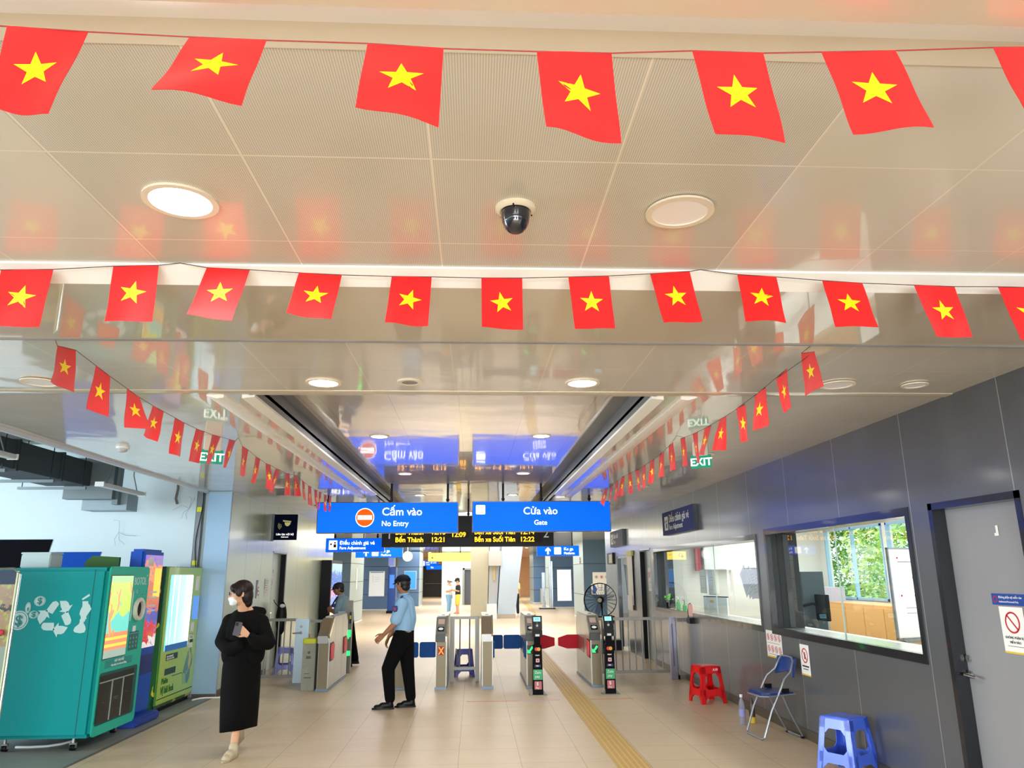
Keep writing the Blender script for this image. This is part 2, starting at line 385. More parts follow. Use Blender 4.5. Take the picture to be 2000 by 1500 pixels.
# right wall with two windows and two doors -------------------------------------------------
XR, XL = 3.5, -3.72
def wall_seg(name, x0, x1, holes, y0, y1, h, m):
    """holes: (ya, yb, za, zb) sorted"""
    b = MB(); y = y0
    for ya, yb, za, zb in holes:
        b.box(x0, x1, y, ya, 0, h)
        if za > 0: b.box(x0, x1, ya, yb, 0, za)
        b.box(x0, x1, ya, yb, zb, h); y = yb
    b.box(x0, x1, y, y1, 0, h); return struct(name, b, m)
wall_seg('wall_right', XR, XR+.36, [(4.66, 5.66, 0, 2.2), (5.93, 9.03, 1.0, 2.2), (9.30, 14.84, 1.0, 2.16), (15.1, 16.1, 0, 2.18), (17.5, 18.7, 0, 2.1)], -.4, 20.2, 3.0, M_WALLR)
wall_seg('wall_left', XL-.33, XL, [(14.38, 15.42, 0, 2.14)], 11.74, 20.4, 3.0, M_WALLL)
struct('baseboard_right', MB().box(XR-.012, XR, 5.75, 15.05, 0, .10), M_SKIRT)
struct('baseboard_left', MB().box(XL, XL+.012, 11.76, 14.3, 0, .10), M_SKIRT)
# pale end face of the left wall and the metal channel beside it
struct('column_cladding', MB().box(-4.06, -3.71, 11.70, 11.74, .06, 2.95), mat('end cladding blue grey', (150, 184, 214), .4, .15, coat=.3))
struct('column_foot', MB().box(-4.05, -3.72, 11.712, 11.74, 0, .06), M_SKIRT)
ch = thing('steel_channel', 'galvanised steel channel with yellow tags standing at the end of the white wall', 'channel', (-4.22, 11.86, 0))
obj('channel', MB().box(-.05, .05, -.05, -.045, 0, 3.0).box(-.05, -.045, -.05, .03, 0, 3.0).box(.045, .05, -.05, .03, 0, 3.0), mat('galvanised', (128, 134, 138), .45, .7, var=.12, vscale=9), ch)
for z in (1.86, 2.66): obj('tag', MB().box(-.035, .035, -.056, -.051, z, z+.07), mat('tag yellow', (226, 228, 30), .5), ch, label='small yellow tag')
obj('cable', MB().tube([(.02+.03*math.sin(z*5), -.06, z) for z in [1.8+.1*i for i in range(13)]], .006, 6), M_BLACK, ch)
struct('panel_strip', MB().box(-4.16, -4.07, 11.80, 11.9, 0, 1.83), mat('grey strip', (160, 168, 172), .5))
# alcove behind the machines
struct('wall_alcove', MB().box(-13, -4.08, 11.92, 12.02, 0, 3.9), M_PLASTER)
struct('ceiling_alcove', MB().box(-13, -4.08, -7, 12.0, 3.72, 3.82), mat('concrete slab', (150, 146, 134), .85, var=.18, vscale=.8))
struct('wall_alcove_bulkhead', MB().box(-4.15, -4.115, -7, 12.0, 2.98, 3.72), mat('bulkhead dark', (76, 82, 84), .8))
# door frames and leaves
def recess_door(name, x, side, ya, yb, h, depth, leafm, framem, fw=.05):
    """side=-1: seen from -x (right wall)"""
    s = side; xf = x; xb = x - s*depth
    b = MB()
    for y0, y1 in ((ya, ya+fw), (yb-fw, yb)): b.box(min(xf+s*.006, xb), max(xf+s*.006, xb), y0, y1, 0, h)
    b.box(min(xf+s*.006, xb), max(xf+s*.006, xb), ya, yb, h-fw, h)
    fr = struct(name, b, framem)
    xl = x - s*(depth*.75)
    lf = struct('door_leaf', MB().box(min(xl, xl-s*.045), max(xl, xl-s*.045), ya+fw, yb-fw, .01, h-fw), leafm, fr)
    return fr, lf, xl
M_LEAF = mat('door leaf grey', (150, 152, 156), .42, .15, var=.03, vscale=2)
fr1, lf1, xl1 = recess_door('door_1', XR, -1, 4.66, 5.66, 2.2, .13, M_LEAF, M_BLACKM, .05)
hb = MB().lathe([(0, 0), (.026, 0), (.026, .012), (0, .012)], 20, 'x', (xl1-.014, 5.58, .97)); hb.lathe([(0, 0), (.024, 0), (.024, .012), (0, .012)], 20, 'x', (xl1-.014, 5.58, 1.08))
hb.tube([(xl1-.01, 5.58, .97), (xl1-.055, 5.58, .97), (xl1-.06, 5.565, .97), (xl1-.06, 5.44, .965)], .011, 10)
struct('door_handle', hb, mat('satin chrome', (200, 198, 190), .22, 1), lf1)
fr2, lf2, xl2 = recess_door('door_2', XR, -1, 15.1, 16.1, 2.18, .13, mat('door leaf silver', (164, 170, 168), .35, .4), M_STEEL, .03)
struct('door_jamb', MB().box(XR+.005, XR+.12, 16.05, 16.068, 0, 2.13), M_BLACK, fr2)
fr3, lf3, xl3 = recess_door('door_3', XL, 1, 14.38, 15.42, 2.14, .13, mat('door leaf pale', (196, 206, 192), .35, .3), M_STEEL, .03)
struct('door_jamb', MB().box(XL-.125, XL-.001, 15.36, 15.385, 0, 2.1), M_BLACK, fr3)
struct('door_handle', MB().tube([(XL-.09, 14.52, 1.03), (XL-.04, 14.52, 1.03), (XL-.035, 14.64, 1.03)], .011, 8), mat('satin chrome', (200, 198, 190), .22, 1), lf3)
# glass doorway at the far end of the right wall
struct('door_4', MB().box(XR+.01, XR+.10, 17.5, 17.56, 0, 2.1).box(XR+.01, XR+.10, 18.64, 18.7, 0, 2.1).box(XR+.01, XR+.10, 17.5, 18.7, 2.04, 2.1), M_BLACKM)
struct('door_pane', MB().box(XR+.05, XR+.058, 17.56, 18.64, 0.02, 2.04), M_PANE)
# windows
def window(name, ya, yb, za, zb, mull):
    xf = XR-.012; b = MB(); w = .07
    b.box(xf, XR+.05, ya, yb, za, za+w); b.box(xf, XR+.05, ya, yb, zb-w, zb)
    b.box(xf, XR+.05, ya, ya+w*.7, za+w, zb-w); b.box(xf, XR+.05, yb-w*.7, yb, za+w, zb-w)
    fr = struct(name, b, M_BLACKM)
    j = MB().box(XR+.05, XR+.38, yb-.02, yb, za, zb).box(XR+.05, XR+.38, ya, ya+.02, za, zb)
    struct('window_jamb', j, mat('jamb black', (22, 28, 34), .5), fr)
    struct('window_sill', MB().box(XR+.05, XR+.40, ya, yb, za+.02, za+w-.01), mat('sill steel', (196, 198, 196), .25, .7), fr)
    struct('window_head', MB().box(XR+.05, XR+.40, ya, yb, zb-w+.02, zb-.005), M_STEEL, fr)
    struct('window_pane', MB().box(XR+.125, XR+.133, ya+.02, yb-.02, za+w-.012, zb-w+.02), M_PANE, fr)
    e = MB()
    for y in mull: e.box(XR+.122, XR+.136, y-.004, y+.004, za+w-.01, zb-w+.02)
    struct('window_joint', e, mat('glass edge', (190, 215, 210), .2), fr)
    return fr
wA = window('window_1', 9.30, 14.84, 1.0, 2.16, (11.45,))
wB = window('window_2', 5.93, 9.03, 1.0, 2.2, (7.5,))
# office behind the glass
M_OFF = mat('office wall', (226, 224, 218), .8)
b = MB().box(3.86, 7.1, 15.2, 15.3, 0, 3.0).box(3.86, 7.1, 5.2, 5.3, 0, 3.0)
struct('wall_office_end', b, M_OFF)
b = MB(); y = 5.3
for ya, yb in ((7.6, 10.3), (10.45, 12.6), (12.75, 14.9)):
    b.box(7.0, 7.1, y, ya, 0, 3.0); b.box(7.0, 7.1, ya, yb, 0, 1.2); b.box(7.0, 7.1, ya, yb, 2.5, 3.0); y = yb
b.box(7.0, 7.1, y, 15.2, 0, 3.0); struct('wall_office_back', b, M_OFF)
b = MB()
for ya, yb in ((7.6, 10.3), (10.45, 12.6), (12.75, 14.9)):
    for y in (ya, (ya+yb)/2-.02, yb-.04): b.box(6.98, 7.04, y, y+.04, 1.2, 2.5)
    b.box(6.98, 7.04, ya, yb, 1.2, 1.24); b.box(6.98, 7.04, ya, yb, 2.46, 2.5)
struct('window_3', b, mat('pale window frame', (150, 190, 214), .4))
struct('ceiling_office', MB().box(3.86, 7.1, 5.2, 15.3, 2.9, 2.98), M_WHITE)
# far right of the hall, behind the office
struct('wall_back', MB().box(3.5, 3.86, 20.2, 20.3, 0, 3.0), M_WALLR)
# ================================================================ LIGHTS OF THE PLACE AND ADDED UPLIGHTS
M_LAMP = mat('lamp lit', (255, 250, 238), .4, emit=14, ecol=(255, 246, 226))
M_LAMPOFF = mat('lamp reflector unlit', (252, 250, 252), .3, .0)
def downlight(x, y, z, lit, r=.10, label='', power=16, grp='round ceiling downlights'):
    t = thing('ceiling_downlight', label, 'ceiling light', (x, y, z), 0, grp)
    obj('trim_ring', MB().ring(0, 0, r-.004, r+.018, -.008, .0, 32), mat('lamp rim', (238, 228, 210), .4), t)
    if lit:
        obj('diffuser', MB().disc(0, 0, r-.003, -.006, -.002, 28), M_LAMP, t)
        if power: area('downlight glow', (x, y, z-.03), r*1.8, power, (1, .96, .9), shape='DISK')
    else:
        obj('reflector', MB().lathe([(r-.004, -.004), (r-.03, .035), (r-.055, .055), (0, .056)], 32), M_LAMPOFF, t)
    return t
def hole_safe(z): return z-.001
downlight(-1.02, 2.40, ZC, True, .107, 'large lit round downlight in the perforated ceiling', 20)
downlight(.73, 2.41, ZC-.004, False, .103, 'unlit round downlight right of the dome camera')
downlight(-1.02, 4.93, ZC, True, .10, 'lit downlight left of the round ceiling speaker', 22)
downlight(.73, 4.90, ZC, True, .10, 'lit downlight right of the round ceiling speaker', 22)
downlight(2.51, 4.90, ZC-.004, False, .10, 'unlit downlight beside the nearest flag of the right string')
downlight(-2.88, 4.94, ZC-.004, False, .10, 'unlit downlight beside the nearest flag of the left string')
downlight(3.06, 4.90, ZC-.004, False, .07, 'small unlit ring light closest to the right wall')
for i, y in enumerate((8.0, 11.1, 14.2)):
    k = ('nearest', 'middle', 'farthest')[i]
    downlight(-1.03, y, 3.15, True, .09, 'lit recess downlight above the no entry sign, %s of three' % k, 14)
    downlight(.72, y-.04, 3.15, True, .09, 'lit recess downlight above the gate sign, %s of three' % k, 14)
for i, y in enumerate((8.0, 11.1, 14.2)):
    k = ('nearest', 'middle', 'farthest')[i]
    downlight(2.51, y, ZC-.004, False, .09, 'unlit downlight along the right wall ceiling, %s of three' % k)
    downlight(-2.88, y, ZC-.004, False, .09, 'unlit downlight along the left wall ceiling, %s of three' % k)
ORD_ = ['first', 'second', 'third', 'fourth', 'fifth', 'sixth', 'seventh']
for i, y in enumerate((17.3, 22.0, 27.0, 32.0, 38.0, 45.0, 53.0)):
    for x, s in ((-2.6, 'far left'), (-.9, 'centre left'), (.8, 'centre right'), (2.6, 'far right')):
        if y < 20 and abs(x) < 2: continue
        downlight(x, y, ZC, True, .09, 'small lit far ceiling downlight in the %s file, %s one beyond the big signs' % (s, ORD_[i]), 0)
for i, y in enumerate((24.0, 32.0, 42.0, 54.0)):
    area('far hall light', (0, y, 2.9), 7, 400, (1, .98, .94), size_y=5)
area('office tube light', (5.4, 8.0, 2.86), .6, 85, (1, .99, .95), size_y=3.2); area('office tube light', (5.4, 12.4, 2.86), .6, 100, (1, .99, .95), size_y=4)
# daylight that falls in through the open side of the alcove and the entrance behind the viewer, plus two added uplights
for s in (-1, 1): area('side daylight', (s*13.5, 44, 1.6), 44, 2600, (.95, .98, 1), rot=(0, math.radians(90*s), 0), size_y=2.6)
area('entrance added uplight', (0, -6.3, .25), 6.5, 620, (.97, .98, 1), rot=(math.radians(125), 0, 0), size_y=2.0)  # unseen uplight added behind the viewer to brighten the front ceiling
area('alcove added uplight', (-11.5, 6.0, .3), 7, 420, (.86, .95, 1), rot=(0, math.radians(-125), 0), size_y=2)  # second added uplight, lifts the ceiling from the alcove side
area('entrance daylight', (0, -6.6, 2.0), 6.5, 380, (.93, .97, 1), rot=(math.radians(90), 0, 0), size_y=2.6)
area('alcove daylight', (-12.6, 6.5, 2.2), 7, 820, (.80, .92, 1), rot=(0, math.radians(-90), 0), size_y=3)
# ceiling speaker, dome camera, smoke detector, exit signs
t = thing('ceiling_speaker', 'round grey ceiling speaker between the two lit downlights', 'speaker', (-.44, 4.9, ZC))
obj('rim', MB().ring(0, 0, .055, .085, -.008, 0, 32), mat('lamp rim', (238, 228, 210), .4), t)
obj('grille', MB().disc(0, 0, .057, -.006, -.001, 28), mat('speaker grille', (150, 148, 144), .6), t)
t = thing('dome_camera', 'black glass dome camera in a cream ring on the perforated ceiling', 'camera', (.14, 2.41, ZC))
obj('mounting_ring', MB().lathe([(0, 0), (.072, 0), (.072, -.008), (.064, -.016), (.056, -.018), (.05, -.014), (0, -.012)], 36), mat('camera ring cream', (232, 222, 200), .4), t)
obj('dome', MB().lathe([(.051, -.014), (.051, -.035), (.047, -.06), (.038, -.081), (.024, -.095), (.008, -.101), (0, -.102)], 32), mat('dome glass', (16, 18, 34), .05, coat=1), t)
sc = MB()
for a in (20, 140, 260): sc.disc(.062*math.cos(math.radians(a)), .062*math.sin(math.radians(a)), .003, -.02, -.012, 8)
obj('screw', sc, M_BLACK, t)
for nm, x, y, lb in (('smoke_detector', -3.05, 7.35, 'white smoke detector on the ceiling near the open alcove'),):
    t = thing(nm, lb, 'smoke detector', (-3.52, 7.58, ZC))
    obj('base', MB().lathe([(0, 0), (.062, 0), (.062, -.02), (0, -.02)], 28), M_WHITE, t)
    obj('sensor_head', MB().lathe([(.045, -.02), (.05, -.035), (.03, -.052), (0, -.054)], 28), mat('detector grey', (200, 204, 206), .5), t)
def exit_sign(x, y, ry, lb):
    t = thing('exit_sign', lb, 'exit sign', (x, y, ZC), ry)
    obj('housing', MB().box(-.075, .075, -.03, .03, -.14, 0), mat('housing cream', (214, 208, 196), .5), t, .006)
    obj('panel', MB().box(-.10, .10, -.006, .006, -.26, -.13), mat('exit green', (0, 140, 110), .4, emit=.35), t, .003)
    text('lettering', 'EXIT', .105, mat('exit letter', (245, 255, 250), .4, emit=.8), t, (0, -.0075, -.235), align='CENTER', bold=.002)
    for s in (-1, 1): obj('hanging_rod', MB().tube([(s*.05, .0, -.01), (s*.05, .0, .002)], .004, 6), M_BLACK, t)
exit_sign(-2.42, 6.95, math.radians(28), 'green hanging exit sign behind the left string of flags')
exit_sign(2.24, 7.25, math.radians(-28), 'green hanging exit sign behind the right string of flags')
# ================================================================ FLAGS
FLAG_DATA = {}
FLAG_DATA['ROW1'] = [[(-1.01,1.42,2.851),(-0.84,1.42,2.843),(-0.867,1.38,2.61),(-0.982,1.374,2.619)],[(-0.625,1.42,2.837),(-0.459,1.42,2.834),(-0.469,1.327,2.615),(-0.638,1.312,2.626)],[(-0.24,1.42,2.833),(-0.073,1.42,2.825),(-0.078,1.364,2.594),(-0.243,1.322,2.616)],[(0.133,1.42,2.824),(0.301,1.42,2.825),(0.309,1.402,2.588),(0.144,1.367,2.592)],[(0.484,1.42,2.837),(0.646,1.42,2.836),(0.667,1.401,2.599),(0.507,1.383,2.603)],[(0.781,1.42,2.843),(0.954,1.42,2.852),(0.98,1.373,2.62),(0.808,1.375,2.61)],[(1.189,1.42,2.868),(1.369,1.42,2.876),(1.365,1.379,2.642),(1.197,1.374,2.634)]]
FLAG_DATA['ROW2'] = [[(-1.931,2.93,2.915),(-1.725,2.93,2.92),(-1.776,2.977,2.689),(-1.945,2.943,2.678)],[(-1.488,2.93,2.937),(-1.306,2.93,2.944),(-1.317,2.955,2.708),(-1.494,2.935,2.699)],[(-1.11,2.93,2.936),(-0.935,2.93,2.929),(-0.981,2.907,2.697),(-1.144,2.873,2.707)],[(-0.733,2.93,2.918),(-0.556,2.93,2.911),(-0.572,2.853,2.686),(-0.745,2.83,2.702)],[(-0.35,2.93,2.907),(-0.184,2.93,2.907),(-0.191,2.878,2.675),(-0.363,2.87,2.677)],[(0.024,2.93,2.905),(0.196,2.93,2.907),(0.196,2.912,2.67),(0.026,2.887,2.671)],[(0.391,2.93,2.914),(0.564,2.93,2.921),(0.58,2.929,2.684),(0.41,2.91,2.678)],[(0.742,2.93,2.933),(0.913,2.93,2.947),(0.946,2.905,2.712),(0.778,2.898,2.7)],[(1.119,2.93,2.935),(1.287,2.93,2.926),(1.282,2.864,2.697),(1.115,2.864,2.707)],[(1.488,2.93,2.912),(1.663,2.93,2.902),(1.664,2.853,2.677),(1.49,2.864,2.683)],[(1.891,2.93,2.896),(2.072,2.93,2.891),(2.098,2.906,2.655),(1.967,2.954,2.668)],[(2.266,2.93,2.893),(2.452,2.93,2.891),(2.503,2.95,2.659),(2.341,2.947,2.657)]]
FLAG_DATA['LEFT'] = [[(-2.2,3.875,2.883),(-2.2,4.055,2.913),(-2.19,4.071,2.675),(-2.153,3.789,2.666)],[(-2.2,4.286,2.89),(-2.2,4.467,2.873),(-2.207,4.513,2.633),(-2.239,4.32,2.641)],[(-2.2,4.698,2.854),(-2.2,4.881,2.84),(-2.172,5.031,2.657),(-2.207,4.742,2.612)],[(-2.2,5.092,2.833),(-2.2,5.284,2.831),(-2.198,5.216,2.603),(-2.207,5.006,2.611)],[(-2.2,5.49,2.829),(-2.2,5.671,2.827),(-2.214,5.704,2.574),(-2.225,5.521,2.569)],[(-2.2,5.917,2.831),(-2.2,6.1,2.841),(-2.226,6.127,2.585),(-2.249,5.936,2.578)],[(-2.2,6.281,2.849),(-2.2,6.485,2.868),(-2.273,6.493,2.629),(-2.229,6.306,2.611)],[(-2.2,6.73,2.889),(-2.2,6.904,2.905),(-2.262,6.918,2.657),(-2.239,6.752,2.638)],[(-2.2,7.111,2.893),(-2.2,7.311,2.886),(-2.23,7.334,2.63),(-2.211,7.142,2.62)],[(-2.2,7.563,2.865),(-2.2,7.731,2.859),(-2.243,7.748,2.609),(-2.227,7.586,2.611)],[(-2.2,7.948,2.848),(-2.2,8.129,2.857),(-2.159,8.169,2.598),(-2.18,7.983,2.588)],[(-2.2,8.367,2.851),(-2.2,8.546,2.858),(-2.264,8.556,2.6),(-2.268,8.376,2.598)],[(-2.2,8.783,2.855),(-2.2,8.976,2.874),(-2.184,9.006,2.617),(-2.196,8.81,2.603)],[(-2.2,9.208,2.885),(-2.2,9.367,2.9),(-2.149,9.403,2.651),(-2.196,9.234,2.634)],[(-2.2,9.657,2.878),(-2.2,9.808,2.87),(-2.175,9.847,2.636),(-2.178,9.685,2.634)],[(-2.2,10.028,2.855),(-2.2,10.22,2.857),(-2.177,10.247,2.606),(-2.197,10.051,2.602)],[(-2.2,10.423,2.844),(-2.2,10.629,2.853),(-2.176,10.656,2.585),(-2.17,10.452,2.582)],[(-2.2,10.737,2.85),(-2.2,10.918,2.855),(-2.189,10.814,2.641),(-2.197,10.758,2.601)],[(-2.2,11.111,2.845),(-2.2,11.303,2.857),(-2.191,11.325,2.61),(-2.196,11.156,2.611)],[(-2.2,11.502,2.87),(-2.2,11.667,2.879),(-2.199,11.687,2.639),(-2.203,11.542,2.635)]]
FLAG_DATA['RIGHT'] = [[(1.9,4.089,2.935),(1.9,3.923,2.895),(1.887,3.834,2.674),(1.915,4.141,2.69)],[(1.9,4.475,2.882),(1.9,4.303,2.901),(1.92,4.346,2.668),(1.899,4.417,2.651)],[(1.9,4.854,2.862),(1.9,4.658,2.871),(1.911,4.702,2.627),(1.884,4.904,2.628)],[(1.9,5.225,2.851),(1.9,5.046,2.848),(1.917,5.083,2.596),(1.935,5.254,2.611)],[(1.9,5.601,2.848),(1.9,5.443,2.847),(1.894,5.487,2.588),(1.833,5.659,2.62)],[(1.9,5.998,2.855),(1.9,5.821,2.846),(1.837,5.877,2.614),(1.887,6.131,2.658)],[(1.9,6.339,2.871),(1.9,6.187,2.86),(1.902,6.225,2.598),(1.923,6.368,2.623)],[(1.9,6.733,2.9),(1.9,6.581,2.882),(1.911,6.613,2.631),(1.912,6.765,2.648)],[(1.9,7.165,2.9),(1.9,6.987,2.91),(1.917,7.018,2.654),(1.899,7.198,2.658)],[(1.9,7.546,2.879),(1.9,7.355,2.875),(1.889,7.388,2.632),(1.88,7.604,2.649)],[(1.9,7.94,2.868),(1.9,7.775,2.866),(1.894,7.806,2.62),(1.868,7.976,2.629)],[(1.9,8.346,2.869),(1.9,8.19,2.865),(1.894,8.22,2.612),(1.888,8.375,2.624)],[(1.9,8.734,2.869),(1.9,8.538,2.861),(1.911,8.561,2.615),(1.935,8.752,2.63)],[(1.9,9.153,2.893),(1.9,8.971,2.876),(1.912,8.993,2.631),(1.9,9.179,2.644)],[(1.9,9.583,2.903),(1.9,9.382,2.891),(1.888,9.408,2.648),(1.849,9.616,2.663)],[(1.9,9.982,2.891),(1.9,9.8,2.883),(1.874,9.829,2.63),(1.861,10.013,2.641)],[(1.9,10.334,2.876),(1.9,10.177,2.872),(1.854,10.207,2.639),(1.876,10.446,2.668)],[(1.9,10.878,2.894),(1.9,10.623,2.873),(1.844,10.654,2.622),(1.856,11.017,2.706)]]

M_FLAGR = mat('flag red', (228, 8, 14), .65, sheen=.2)
M_FLAGY = mat('flag yellow', (255, 226, 0), .55)
def flag(c4, label, group, k):
    a, b_, c, d = (Vector(p) for p in c4)      # top left, top right, bottom right, bottom left
    org = (a+b_)/2; n = (b_-a).cross(d-a).normalized()
    rnd = random.Random(k*13+5); ph = rnd.uniform(0, 6.28); ph2 = rnd.uniform(0, 6.28); amp = rnd.uniform(.003, .008)
    def P(u, v, off=0):
        p = a.lerp(b_, u).lerp(d.lerp(c, u), v)
        w = amp*math.sin(u*5.2+v*1.6+ph)*(.25+v) + .004*math.sin(v*7+u*2+ph2)*v
        return p-org+n*(w+off)
    t = thing('flag', label, 'flag', org, 0, group)
    m = MB(); NX, NY = 8, 10; e = .0006
    for s in (e, -e):
        k0 = len(m.v)
        m.add([P(i/NX, j/NY, s) for j in range(NY+1) for i in range(NX+1)], [])
        for j in range(NY):
            for i in range(NX):
                q = (k0+j*(NX+1)+i, k0+j*(NX+1)+i+1, k0+(j+1)*(NX+1)+i+1, k0+(j+1)*(NX+1)+i); m.f.append(q if s > 0 else q[::-1])
    me = bpy.data.meshes.new('cloth'); me.from_pydata([tuple(v) for v in m.v], [], m.f)
    for p in me.polygons: p.use_smooth = True
    obj('cloth', me, M_FLAGR, t)
    # star printed on both faces; the banner is hung by its short side
    m = MB(); W_, H_ = .175, .245; R1, R2 = .052, .0205; cu, cv = .5, .49
    rot = rnd.uniform(-.25, .25)
    for s in (.0012, -.0012):
        pts = []
        for i in range(10):
            r = R1 if i % 2 == 0 else R2; ang = math.pi/2+rot+i*math.pi/5
            pts.append((cu+r*math.cos(ang)/W_, cv-r*math.sin(ang)/H_))
        vs = [P(cu, cv, s)]
        for rr_ in (.5, 1.0):
            for (u, v) in pts: vs.append(P(cu+(u-cu)*rr_, cv+(v-cv)*rr_, s))
        fs = []
        for i in range(10):
            j = (i+1) % 10; fs.append((0, 1+i, 1+j)); fs.append((1+i, 11+i, 11+j, 1+j))
        if s < 0: fs = [f[::-1] for f in fs]
        m.add(vs, fs)
    me = bpy.data.meshes.new('star'); me.from_pydata([tuple(v) for v in m.v], [], m.f)
    obj('star', me, M_FLAGY, t)
ORD = ['first', 'second', 'third', 'fourth', 'fifth', 'sixth', 'seventh', 'eighth', 'ninth', 'tenth', 'eleventh', 'twelfth', 'thirteenth', 'fourteenth', 'fifteenth', 'sixteenth', 'seventeenth', 'eighteenth', 'nineteenth', 'twentieth']
GR = {'ROW1': ('flags on the front string', 'large red flag with yellow star, %s from the left on the front string'),
      'ROW2': ('flags on the second string', 'red flag with yellow star, %s from the left on the second cross string'),
      'LEFT': ('flags on the left string', 'small red star flag, %s from the near end of the left string'),
      'RIGHT': ('flags on the right string', 'small red star flag, %s from the near end of the right string')}
def strung(name, label, pts, r, m):
    o0 = Vector(pts[len(pts)//2]); mb = MB().tube([Vector(p)-o0 for p in pts], r, 5)
    o = obj(name, mb, m, loc=o0); return tag(o, label, 'string', 'flag strings')
M_STR = mat('flag string red', (150, 30, 30), .6); M_STRD = mat('flag string dark', (70, 46, 46), .6)
k = 0
for key in ('ROW1', 'ROW2', 'LEFT', 'RIGHT'):
    data = FLAG_DATA[key]; pts = []
    for i, c4 in enumerate(data):
        flag(c4, GR[key][1] % ORD[i], GR[key][0], k); k += 1
        pts += [c4[0], c4[1]]
    if key == 'ROW1': pts = [(-2.4, 1.42, 2.90)] + pts + [(2.2, 1.42, 2.93)]
    if key == 'ROW2': pts = [(-3.0, 2.93, 2.95)] + pts[:4] + [(-1.22, 2.93, 2.955)] + pts[4:16] + [(.96, 2.93, 2.955)] + pts[16:] + [(3.2, 2.93, 2.95)]
    if key == 'LEFT': pts = [(-2.2, 3.80, 2.95)] + pts + [(-2.2, 12.0, 2.93)]; pts.insert(17, (-2.2, 6.98, 2.95))
    if key == 'RIGHT': pts = [(1.9, 3.80, 2.95)] + pts + [(1.9, 11.6, 2.93)]; pts.insert(17, (1.9, 6.85, 2.95))
    strung('flag_string', {'ROW1': 'thin red string across the near beam, carrying the largest flags', 'ROW2': 'thin dark string across the second beam, carrying the middle row of flags',
           'LEFT': 'thin string receding along the left ceiling towards the no entry sign', 'RIGHT': 'thin string receding along the right ceiling towards the gate sign'}[key],
           pts, .0016 if key == 'ROW1' else .0018, M_STR if key == 'ROW1' else M_STRD)
# ================================================================ HANGING SIGNS
M_BLUE = mat('sign blue lit', (0, 80, 220), .6, emit=.85, ecol=(0, 96, 255), spec=.12)
M_BLUE2 = mat('sign blue panel', (66, 76, 128), .75, spec=.15)
M_SIGNW = mat('sign letter lit', (255, 255, 255), .4, emit=1.3)
M_ORANGE = mat('no entry orange', (226, 90, 8), .6, emit=.35, spec=.1)
M_NAVY = mat('sign navy', (8, 16, 44), .8, spec=.08)
M_LED = mat('led amber', (255, 190, 20), .4, emit=3.2, ecol=(255, 170, 8))
M_LEDBG = mat('led board face', (26, 22, 18), .6, spec=.15)
def rods(t, xs, z0, z1, y=0):
    for x in xs:
        obj('hanging_rod', MB().tube([(x, y, z0), (x, y, z1)], .018, 12).tube([(x, y, z0+.02), (x, y, z0+.05)], .027, 12), M_BLACK, t)
# no entry
t = thing('hanging_sign', 'lit blue hanging sign reading Cấm vào No Entry with an orange disc', 'sign', (-1.40, 12.4, 2.35))
obj('light_box', MB().box(-1.14, 1.14, -.06, .06, 0, .50), M_BLACKM, t, .004)
obj('face', MB().box(-1.125, 1.125, -.066, -.059, .015, .485), M_BLUE, t)
obj('disc', MB().at((-.37, -.066, .25)).disc(0, 0, .15, 0, .004, 40), M_SIGNW, t)
obj('disc_fill', MB().at((-.37, -.07, .25)).disc(0, 0, .138, 0, .003, 40), M_ORANGE, t)
obj('bar', MB().at((-.37, -.073, .25)).box(-.115, .115, -.034, .034, 0, .003), M_SIGNW, t)
text('lettering', 'Cấm vào', .175, M_SIGNW, t, (-.10, -.068, .285), bold=.0012)
text('lettering', 'No Entry', .115, M_SIGNW, t, (-.10, -.068, .115), bold=.0008)
rods(t, (.04, .96), .5, .80); rods(t, (-.98,), .5, .61)
# gate
t = thing('hanging_sign', 'lit blue hanging sign reading Cửa vào Gate with a white square', 'sign', (1.10, 12.4, 2.36))
obj('light_box', MB().box(-1.14, 1.14, -.06, .06, 0, .50), M_BLACKM, t, .004)
obj('face', MB().box(-1.125, 1.125, -.066, -.059, .015, .485), M_BLUE, t)
obj('square', MB().at((-1.0, -.066, .36)).rrect(-.075, .075, -.075, .075, .015, 0, .004), M_SIGNW, t)
text('lettering', 'Cửa vào', .165, M_SIGNW, t, (-.02, -.068, .285), align='CENTER', bold=.0012)
text('lettering', 'Gate', .11, M_SIGNW, t, (-.02, -.068, .115), align='CENTER', bold=.0008)
rods(t, (-.63, .0), .5, .79); rods(t, (.80,), .5, .60)
# departure board
t = thing('departure_board', 'black departure board with amber train times behind the two blue signs', 'display board', (-.12, 15.0, 2.22))
obj('case', MB().box(-1.68, 1.68, -.07, .07, 0, .60), M_BLACK, t, .004)
for i, z in enumerate((.07, .215)):
    obj('row_panel', MB().box(-1.45, -.42, -.074, -.07, z, z+.135), M_LEDBG, t); obj('row_panel', MB().box(.10, 1.45, -.074, -.07, z, z+.135), M_LEDBG, t)
obj('row_panel', MB().box(-.40, .02, -.074, -.07, .17, .30), M_LEDBG, t)
for z, a, b_ in ((.095, '12:21', '12:22'), (.238, '12:13', '12:14')):
    text('lettering', 'Bến Thành', .13, M_LED, t, (-1.42, -.076, z), bold=.0015, wscale=.95); text('lettering', a, .13, M_LED, t, (-.44, -.076, z), align='RIGHT', bold=.0015)
    text('lettering', 'Bến xe Suối Tiên', .13, M_LED, t, (.12, -.076, z), bold=.0015, wscale=.88); text('lettering', b_, .13, M_LED, t, (1.30, -.076, z), align='RIGHT', bold=.0015)
text('lettering', '12:09', .13, M_LED, t, (-.19, -.076, .19), align='CENTER', bold=.0015)
text('numeral', '1', .26, mat('numeral grey', (190, 190, 190), .5), t, (-1.60, -.072, .16)); text('numeral', '2', .24, MATS['numeral grey'], t, (1.47, -.072, .17))
rods(t, (0,), .6, .93)
